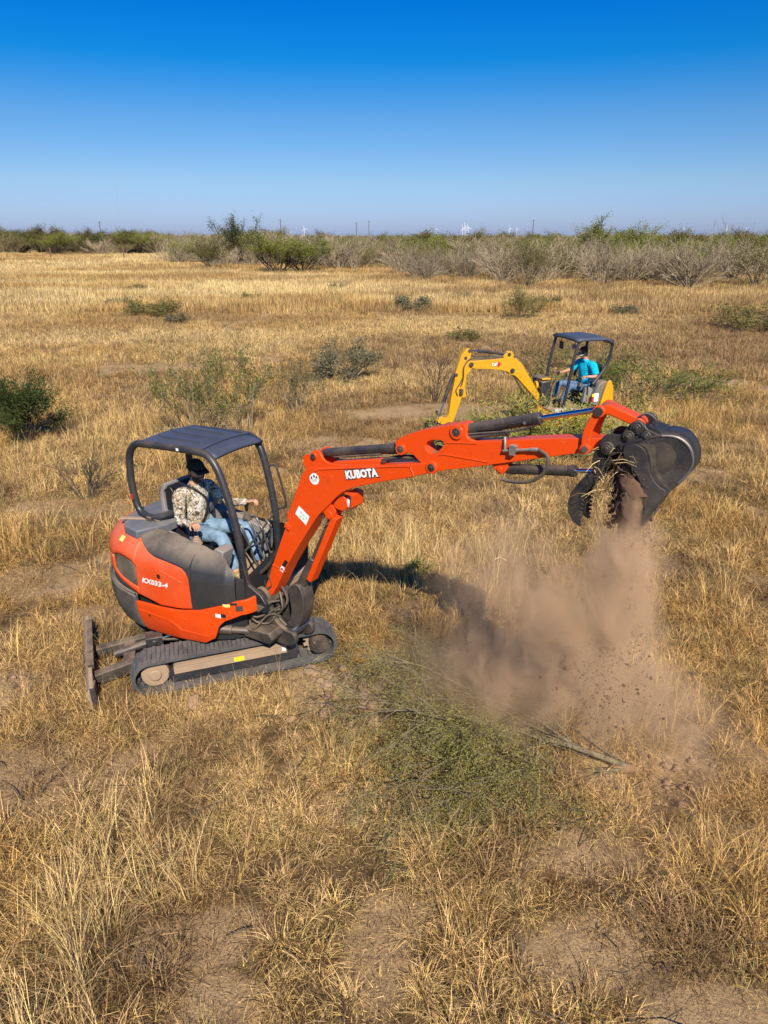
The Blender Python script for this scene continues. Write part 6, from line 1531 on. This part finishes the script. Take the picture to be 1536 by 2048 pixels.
for flag, rw in [(f_, r0) for f_ in (True, False) for r0 in (0, 1, 2)]:
    for i, (_, o_, g_, _r) in enumerate(sorted([q for q in FRONT if q[2] == flag and q[3] == rw], key=lambda q: q[0])):
        w_ = ORD[i] if i < len(ORD) else 'number %d' % (i + 1)
        o_['label'] = ('olive leafed' if flag else 'bare grey') + ' shrub, ' + ('front', 'middle', 'back')[rw] + ' row of thicket, ' + w_ + ' of its kind from left'; o_['group'] = ('front', 'middle', 'back')[rw] + ' row ' + ('leafed' if flag else 'bare') + ' shrubs'
# ---- the wood beyond reads as one mass
def source(nm, src):
    out = []
    for ch in src.children:
        o = bpy.data.objects.new(nm + '_' + ch.name, ch.data); out.append(o)
    return out
def joined(nm, src):
    V, Fs, MI, mats = [], [], [], []
    for ch in src.children:
        k = len(V); V += [v.co[:] for v in ch.data.vertices]; mats.append(ch.data.materials[0]); Fs += [tuple(i + k for i in p.vertices) for p in ch.data.polygons]; MI += [len(mats) - 1] * len(ch.data.polygons)
    me = bpy.data.meshes.new(nm); me.from_pydata(V, [], Fs); [me.materials.append(q) for q in mats]; me.polygons.foreach_set('material_index', MI); return bpy.data.objects.new(nm, me)
# (leaf materials of the instanced wood pick up the instance's random value)
wood = proto_collection('wood_sources', [joined('wood_%d' % i, s) for i, s in enumerate((B1, B2, G3, G1, TR, L1))])
N = 4500; yy = np.sqrt(r_.random(N) * (700 ** 2 - 96 ** 2) + 96 ** 2); yy[:1700] = r_.uniform(96, 260, 1700); xx = (r_.random(N) * 2 - 1) * (.80 * yy + 15)
edge = np.where(xx > 5, 94, np.where(xx > -30, 112, 184)) + r_.normal(0, 3, N)
k = yy > edge; xx, yy = xx[k], yy[k]; N = len(xx)
hgt_ = np.where(xx < -.13 * yy, 1.22, 1.0) * r_.uniform(.62, 1.16, N)
ii = r_.choice(6, N, p=[.16, .2, .27, .14, .10, .13]); mid_ = (xx / yy > -.30) & (xx / yy < .02) & (r_.random(N) < .6); ii = np.where(mid_, r_.choice([0, 1, 2], N), ii); base_h = np.array([4.4, 4.6, 4.4, 6.0, 7.0, 7.6])[ii]
sz = 4.15 / base_h * hgt_
sxy = sz * r_.uniform(1.1, 1.8, N)
instancer('distant_wood', np.stack([xx, yy, np.zeros(N)], 1), np.stack([np.zeros(N), np.zeros(N), r_.uniform(0, 6.28, N)], 1), np.stack([sxy, sxy, sz], 1), ii, np.ones((N, 3)), wood, 'low mixed green and grey brush reaching to the horizon')

# ---- fence posts, poles, mast, wind turbines
POST = worn('rusty_post', (.16, .07, .04), .8, dust=.3)
for x, y, h, lb in ((-67.5, 151, 1.9, 'short brown fence post at the far left edge of the pale grass'), (-49.2, 141, 2.1, 'short brown fence post standing alone left of the centre, below the mast')):
    e = empty('fence_post', (x, y, 0), lb, 'fence post'); m = MB(); m.tube([(0, 0, 0), (0, 0, h)], .13, 8); m.build('post', POST, e); m = MB(); m.ball((0, 0, h), .14, 8); m.build('post_top', POST, e)
WOODP = mat('weathered_pole', (.10, .085, .075), .9)
for (px, y, h, lb) in ((202, 420, 12, 'utility pole at the left over the thicket'), (562, 520, 15, 'utility pole right of the tall open tree'), (713, 560, 14, 'short utility pole left of the centre of the skyline'), (738, 560, 15, 'taller utility pole at the centre of the skyline'), (1065, 480, 14, 'utility pole on the skyline between the turbines and the tall green tree')):
    x = (px - 768) / 1400 * y * .93
    e = empty('utility_pole', (x, y, 0), lb, 'utility pole'); m = MB(); m.tube([(0, 0, 0), (0, 0, h)], [.28, .2], 8); m.build('pole', WOODP, e); m = MB(); m.bar((-1.2, 0, h - .6), (1.2, 0, h - .6), .15, .15); m.build('cross_arm', WOODP, e)
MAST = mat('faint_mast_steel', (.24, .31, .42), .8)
y = 1900; x = (245 - 768) / 1400 * y * .93
e = empty('radio_mast', (x, y, 0), 'very thin tall radio mast standing high above the left skyline', 'mast'); m = MB(); m.tube([(0, 0, 0), (-3, 0, 150)], .42, 6); m.build('mast', MAST, e)
m = MB(); [m.tube([(math.cos(a) * 60, math.sin(a) * 60, 0), (-2, 0, 110)], .06, 4) for a in (0, 2.1, 4.2)]; m.build('guy_wires', MAST, e)
TURB = mat('turbine_white', (.55, .60, .66), .7)
def turbine():
    e = empty('wind_turbine', (0, 0, 0), 'x', 'wind turbine')
    m = MB(); m.tube([(0, 0, 0), (0, 0, 82)], [3.4, 2.4], 10); m.build('tower', TURB, e)
    m = MB(); m.box((0, 1.5, 83), (4.5, 10, 4.5)); m.build('nacelle', TURB, e, bevel=.6)
    for k in range(3):
        a = R(90 + 120 * k + 17); m = MB(); d = Vector((math.cos(a), 0, math.sin(a))); c = Vector((0, -4.5, 83)); s = Vector((-d.z, 0, d.x))
        m.add([c - s * 1.8, c + s * 1.8, c + d * 12 + s * 2.6, c + d * 42 + s * .6, c + d * 42 - s * .4, c + d * 12 - s * 1.8] + [q + Vector((0, .8, 0)) for q in (c - s * 1.8, c + s * 1.8, c + d * 12 + s * 2.6, c + d * 42 + s * .6, c + d * 42 - s * .4, c + d * 12 - s * 1.8)],
              [(0, 1, 2, 3, 4, 5), tuple(range(11, 5, -1))] + [(i, (i + 1) % 6, 6 + (i + 1) % 6, 6 + i) for i in range(6)]); m.build('blade', TURB, e)
    return e
tb = turbine()
spots = [(930, 6800, 'right one of the close pair in the middle of the skyline'), (936, 7600, 'rightmost and tallest looking of the middle cluster'), (925, 8200, 'left one of the middle cluster'), (609, 8600, 'alone right of the round green tree'), (872, 9200, 'left of the middle cluster, only just above the brush'),
         (1019, 8200, 'left one of the pair left of the tall green tree'), (1033, 8600, 'right one of the pair left of the tall green tree'), (1366, 8600, 'leftmost over the thicket near the right edge'), (1451, 7800, 'between the bare treetop and the right edge'), (1490, 8000, 'nearest the right edge')]
for i, (px, y, lb) in enumerate(spots):
    x = (px - 768) / 1400 * y * .93
    if i == 0: tb.location = (x, y, 0); tb['label'] = 'tiny white wind turbine, ' + lb; tb['group'] = 'wind turbines on the horizon'
    else:
        c = copy_thing(tb, (0, 0), 0, (1, 1, 1), 'tiny white wind turbine, ' + lb); c.location = (x, y, 0)
        c.rotation_euler[2] = .1 * i
# ================================================================== SOIL IN THE BUCKET, FALLING CLODS, DUST
SOILD = worn('damp_soil', (.085, .045, .026), .95, dust=.5, topdust=.15, speck=.5, scale=6, dustcol=(.20, .105, .058), bump=.6)
CLODM = worn('dry_clod', (.27, .165, .095), .95, dust=.5, topdust=.3, speck=.4, scale=8, dustcol=(.38, .25, .15), bump=.6)
BW = Matrix.Translation((CX, CY, 0)) @ FM
def W3(x, y, z): return BW @ Vector((x, y, z))
def lump(c, r, seed, sc3=(1, 1, 1), n=26, amp=.28):
    q = MB(); q.ball((0, 0, 0), 1, n); rr = np.random.default_rng(seed); o = rr.uniform(0, 50, 2)
    out = []
    for x, y, z in q.v:
        k = 1 + amp * (float(fbm(x * 1.3 + o[0] + z, y * 1.3 + z * .7 + o[1], 1.0, seed % 9, 4)) - .5) * 2 + amp * 1.1 * (float(fbm(x * 4 + z * 3, y * 4 - z * 2 + o[0], 1.0, 3, 3)) - .5) * 2 + amp * .5 * (float(fbm(x * 11 + z * 7, y * 11 - z * 9 + o[1], 1.0, 5, 2)) - .5) * 2
        out.append((c[0] + x * k * r * sc3[0], c[1] + y * k * r * sc3[1], c[2] + z * k * r * sc3[2]))
    q.v = out; return q
# body of soil wedged between bucket and thumb
soil = empty('soil_clump', W3(3.25, 0, 2.62), 'dark soil ball full of roots held between bucket and thumb, crumbling downwards', 'soil clump')
def loc_(p): return W3(*p) - soil.location
m = MB()
for i, (p, r, s3) in enumerate((((3.29, 0, 2.72), .12, (1, 1.5, 1.1)), ((3.36, .0, 2.62), .10, (.9, 1.6, 1.5)), ((3.33, -.12, 2.56), .085, (1, 1, 1.6)), ((3.37, .05, 2.47), .06, (.8, 1.3, 1.3)), ((3.30, -.06, 2.83), .07, (1.2, 1.4, .8)), ((3.25, -.03, 2.63), .055, (1, 1.5, 1.2)), ((3.28, -.08, 2.50), .045, (1, 1.4, 1.3)), ((3.34, -.1, 2.43), .04, (1, 1.2, 1.5)), ((3.22, .02, 2.75), .05, (1, 1.4, 1)))):
    q = lump(loc_(p), r, 30 + i, s3); m.add(q.v, q.f)
m.build('soil_mass', SOILD, soil, angle=180)
r = np.random.default_rng(3); m = MB()
for k in range(900):
    p = (r.uniform(3.18, 3.40), r.uniform(-.16, .15), r.uniform(2.40, 2.90)); c = loc_(p); s = r.uniform(.004, .009) if k % 4 else r.uniform(.009, .020)
    m.ball(c, s, 4, tuple(r.uniform(.6, 1.4, 3)))
o = m.build('crumbs', SOILD, soil, angle=180); o['kind'] = 'stuff'
m = MB()
for k in range(150):
    p = Vector(loc_((r.uniform(3.10, 3.34), r.uniform(-.2, .16), r.uniform(2.6, 2.93)))); pts = [p]; d = Vector((r.normal(0, .5), r.normal(0, .5), r.normal(-.5, .6)))
    for i in range(5):
        d = (d + Vector(r.normal(0, .35, 3)) + Vector((0, 0, -.12))).normalized(); p = p + d * r.uniform(.02, .055); pts.append(p)
    m.tube(pts, [.0025, .0022, .002, .0017, .0014, .001], 3)
m.build('roots', BARK_DARK, soil, recalc=False)['kind'] = 'stuff'
m = MB()
for k in range(40):
    p = Vector(loc_((r.uniform(3.08, 3.30), r.uniform(-.24, .1), r.uniform(2.62, 2.95)))); d = Vector((r.normal(0, .7), r.normal(0, .7), r.normal(-.2, .5))).normalized(); L = r.uniform(.06, .17)
    m.tube([p, p + d * L * .5 + Vector((0, 0, .01)), p + d * L + Vector((0, 0, -.015))], [.0028, .0024, .001], 3)
m.build('straw', mat('straw_bits', (.60, .44, .20), .8), soil, recalc=False)['kind'] = 'stuff'

# crumbs of soil in the air below the bucket
m = MB(); b0 = W3(3.36, 0, 2.5)
for k in range(4200):
    t = r.random() ** 1.7; z = 2.45 - 2.35 * t; drift = t * t
    x = b0.x - .02 + r.normal(0, .05 + .22 * t) - .10 * t; y = b0.y + r.normal(0, .06 + .16 * t) + .35 * drift
    s = r.uniform(.0022, .006) * (1 if r.random() > .06 else 2.4)
    m.ball((x, y, z), s, 3, tuple(r.uniform(.6, 1.5, 3)))
for k in range(160):      # larger clods in the stream
    t = r.random() ** 1.3; z = 2.40 - 1.9 * t; s = r.uniform(.005, .015)
    q_ = lump((b0.x - .02 + r.normal(0, .04 + .16 * t) - .08 * t, b0.y + r.normal(0, .05 + .12 * t) + .3 * t * t, z), s, k, (1, 1, r.uniform(.7, 1.5)), 6, .35); m.add(q_.v, q_.f)
tag(m.build('falling_soil', SOILD, angle=180), 'crumbs of dark soil falling from the bucket', kind='stuff')
# pale curled straws thrown up in the dust
m = MB()
for px_, (x, y, z) in enumerate(((.98, 4.55, 1.62), (1.02, 4.5, 1.52), (.80, 4.6, 2.02), (1.5, 4.5, 1.0), (1.6, 4.5, .95))):
    d = Vector(r.normal(0, 1, 3)).normalized(); p = Vector((x, y, z)); m.tube([p, p + d * .05, p + d * .08 + Vector((.02, 0, -.04))], .0028, 4)
tag(m.build('flying_straw', mat('pale_straw', (.75, .62, .40), .8)), 'a few pale straws flying in the dust', kind='stuff')

# broken clods by the sprocket, the mound at the left, scattered crumbs
def clods(name, label, cx, cy, rx, ry, n, s0, s1, seed, m_, ang=0, sep_=True):
    r = np.random.default_rng(seed); mm = MB(); big = []
    for k in range(n):
        u, v = r.normal(0, .45, 2); ca, sa = math.cos(R(ang)), math.sin(R(ang)); x = cx + u * rx * ca - v * ry * sa; y = cy + u * rx * sa + v * ry * ca; s = s0 * (s1 / s0) ** (r.random() ** 2.2)
        q = lump((x, y, gz(x, y) + s * .25), s, seed + k, (1.1, 1, .7), 8 if s < .03 else 12, .35); mm.add(q.v, q.f)
    return tag(mm.build(name, m_, angle=180), label, kind='stuff')
clods('broken_clods', 'torn up brown clods of earth right of the sprocket', -.26, 5.70, .85, .50, 300, .010, .075, 500, CLODM, -25)
clods('soil_crumbs', 'crumbs of pale soil on the bare mound at the left edge', -4.1, 5.8, .9, .45, 120, .006, .03, 800, CLODM)
clods('soil_crumbs', 'loose crumbs round the hole left by the fallen tree', 2.25, 4.65, .6, .4, 150, .008, .05, 900, CLODM)
for i, (x, y, s, lb) in enumerate(((-1.82, 5.56, .10, 'flat pale clod of earth in the grass below the left end of the near track'), (-.55, 5.36, .07, 'dark lump of soil in the grass just below the right end of the near track'))):
    q = lump((0, 0, 0), s, 950 + i, (.7, 1, .8), 18, .35); o = q.build('earth_clod', CLODM, angle=180); o.location = (x, y, gz(x, y) + .04); tag(o, lb, 'clod')
# dead woody sticks strewn about
m = MB(); r = np.random.default_rng(71)
for k in range(420):
    y = r.uniform(2.2, 16); x = r.uniform(-1, 1) * (.6 * y + 2); a = r.uniform(0, 6.28); L = r.uniform(.10, .5); z = gz(x, y)
    t1, _ = tracks_clear(np.array([x]), np.array([y]))
    if t1[0]: continue
    p = Vector((x, y, z + .01)); d = Vector((math.cos(a), math.sin(a), r.uniform(0, .5))); q = p + d * L * .5 + Vector((0, 0, .03)); e = p + d * L + Vector((r.normal(0, .04), r.normal(0, .04), 0))
    m.tube([p, q, e], [.0045, .0035, .0015], 4)
    for j in range(3):
        b = p.lerp(q, r.random()); m.tube([b, b + Vector((r.normal(0, .06), r.normal(0, .06), r.uniform(.02, .12)))], [.0025, .001], 3)
tag(m.build('dead_twigs', BARK_DARK, recalc=False), 'dark dead twigs lying in the dry grass', kind='stuff')
# rodent hole in the bare patch at lower left, black ball painting its shade
m = MB(); m.ball((0, 0, 0), 1, 12, (.055, .075, .05)); o = m.build('burrow_hole', mat('burrow_painted_shade', (.015, .010, .008), 1), angle=180); o.location = (-2.42, 4.42, gz(-2.42, 4.42) - .012)
tag(o, 'small burrow hole, its shade painted black, in the bare soil patch at the lower left', 'hole')

# dust cloud: one lumpy closed volume, its density is a sum of drifting puffs times wispy noise
DV = bpy.data.materials.new('dust'); DV.use_nodes = True; nt = DV.node_tree; n, l = nt.nodes, nt.links; n.clear()
out = n.new('ShaderNodeOutputMaterial'); pv = n.new('ShaderNodeVolumePrincipled'); l.new(pv.outputs[0], out.inputs['Volume'])
pv.inputs['Color'].default_value = (.90, .635, .40, 1); pv.inputs['Anisotropy'].default_value = .0
geo = n.new('ShaderNodeNewGeometry')
nz0 = n.new('ShaderNodeTexNoise'); nz0.inputs['Scale'].default_value = 1.6; nz0.inputs['Detail'].default_value = 2
l.new(geo.outputs['Position'], nz0.inputs['Vector'])
vs_ = n.new('ShaderNodeVectorMath'); vs_.operation = 'MULTIPLY_ADD'; l.new(nz0.outputs['Color'], vs_.inputs[0]); vs_.inputs[1].default_value = (1.1, .9, .6); 
vs0 = n.new('ShaderNodeVectorMath'); vs0.operation = 'ADD'; vs0.inputs[1].default_value = (-.55, -.45, -.30); l.new(geo.outputs['Position'], vs0.inputs[0]); l.new(vs0.outputs[0], vs_.inputs[2])
P_ = vs_.outputs[0]
puffs = [((1.60, 4.10, 2.34), (.08, .12, .16), 20.0), ((1.58, 4.12, 2.10), (.11, .14, .20), 15.0), ((1.53, 4.16, 1.88), (.16, .16, .22), 9.0), ((1.30, 4.25, 1.80), (.24, .22, .24), 6.0), ((1.48, 4.35, 1.35), (.26, .22, .32), 3.6), ((1.05, 4.5, 2.02), (.26, .25, .20), 1.3),
         ((.82, 4.95, 1.30), (.24, .24, .66), 1.7), ((.62, 5.05, .85), (.42, .34, .42), .75), ((1.48, 4.7, .98), (.40, .30, .24), 3.4), ((1.15, 4.85, .85), (.32, .28, .26), 1.6), ((1.95, 4.85, .72), (.34, .28, .20), 2.2), ((2.38, 4.85, .52), (.34, .26, .17), 1.9), ((2.75, 4.65, .36), (.28, .24, .15), 1.3),
         ((2.4, 3.6, .12), (.8, .5, .22), .42), ((1.9, 4.4, .12), (.8, .4, .15), .30), ((.3, 5.3, .3), (.7, .5, .3), .35)]
acc = None
for c, rr_, dn in puffs:
    a = n.new('ShaderNodeVectorMath'); a.operation = 'SUBTRACT'; l.new(P_, a.inputs[0]); a.inputs[1].default_value = c
    b_ = n.new('ShaderNodeVectorMath'); b_.operation = 'DIVIDE'; l.new(a.outputs[0], b_.inputs[0]); b_.inputs[1].default_value = rr_
    d_ = n.new('ShaderNodeVectorMath'); d_.operation = 'DOT_PRODUCT'; l.new(b_.outputs[0], d_.inputs[0]); l.new(b_.outputs[0], d_.inputs[1])
    e_ = n.new('ShaderNodeMath'); e_.operation = 'MULTIPLY'; l.new(d_.outputs['Value'], e_.inputs[0]); e_.inputs[1].default_value = -.75
    f_ = n.new('ShaderNodeMath'); f_.operation = 'EXPONENT'; l.new(e_.outputs[0], f_.inputs[0])
    g_ = n.new('ShaderNodeMath'); g_.operation = 'MULTIPLY_ADD'; l.new(f_.outputs[0], g_.inputs[0]); g_.inputs[1].default_value = dn
    if acc is None: g_.inputs[2].default_value = 0
    else: l.new(acc, g_.inputs[2])
    acc = g_.outputs[0]
mp = n.new('ShaderNodeMapping'); mp.inputs['Scale'].default_value = (1.25, 1.25, .32); mp.inputs['Rotation'].default_value = (0, R(-12), 0); l.new(P_, mp.inputs[0])
nz = n.new('ShaderNodeTexNoise'); nz.inputs['Scale'].default_value = 4.6; nz.inputs['Detail'].default_value = 7; nz.inputs['Roughness'].default_value = .62; nz.inputs['Distortion'].default_value = .6; l.new(mp.outputs[0], nz.inputs['Vector'])
r1 = n.new('ShaderNodeMapRange'); r1.inputs[1].default_value = .40; r1.inputs[2].default_value = .72; r1.inputs[3].default_value = .0; r1.inputs[4].default_value = 3.1; l.new(nz.outputs[0], r1.inputs[0])
mu = n.new('ShaderNodeMath'); mu.operation = 'MULTIPLY'; l.new(acc, mu.inputs[0]); l.new(r1.outputs[0], mu.inputs[1])
sb = n.new('ShaderNodeMath'); sb.operation = 'SUBTRACT'; sb.use_clamp = False; l.new(mu.outputs[0], sb.inputs[0]); sb.inputs[1].default_value = .10
mxx = n.new('ShaderNodeMath'); mxx.operation = 'MAXIMUM'; l.new(sb.outputs[0], mxx.inputs[0]); mxx.inputs[1].default_value = 0
l.new(mxx.outputs[0], pv.inputs['Density'])
q = MB(); q.ball((1.45, 4.6, .95), 1, 16, (2.1, 1.45, 1.9)); q.v = [(x, y, max(z, -.12)) for x, y, z in q.v]
dust = q.build('dust_cloud', DV, angle=180); tag(dust, 'brown dust blowing away below the bucket', kind='stuff')
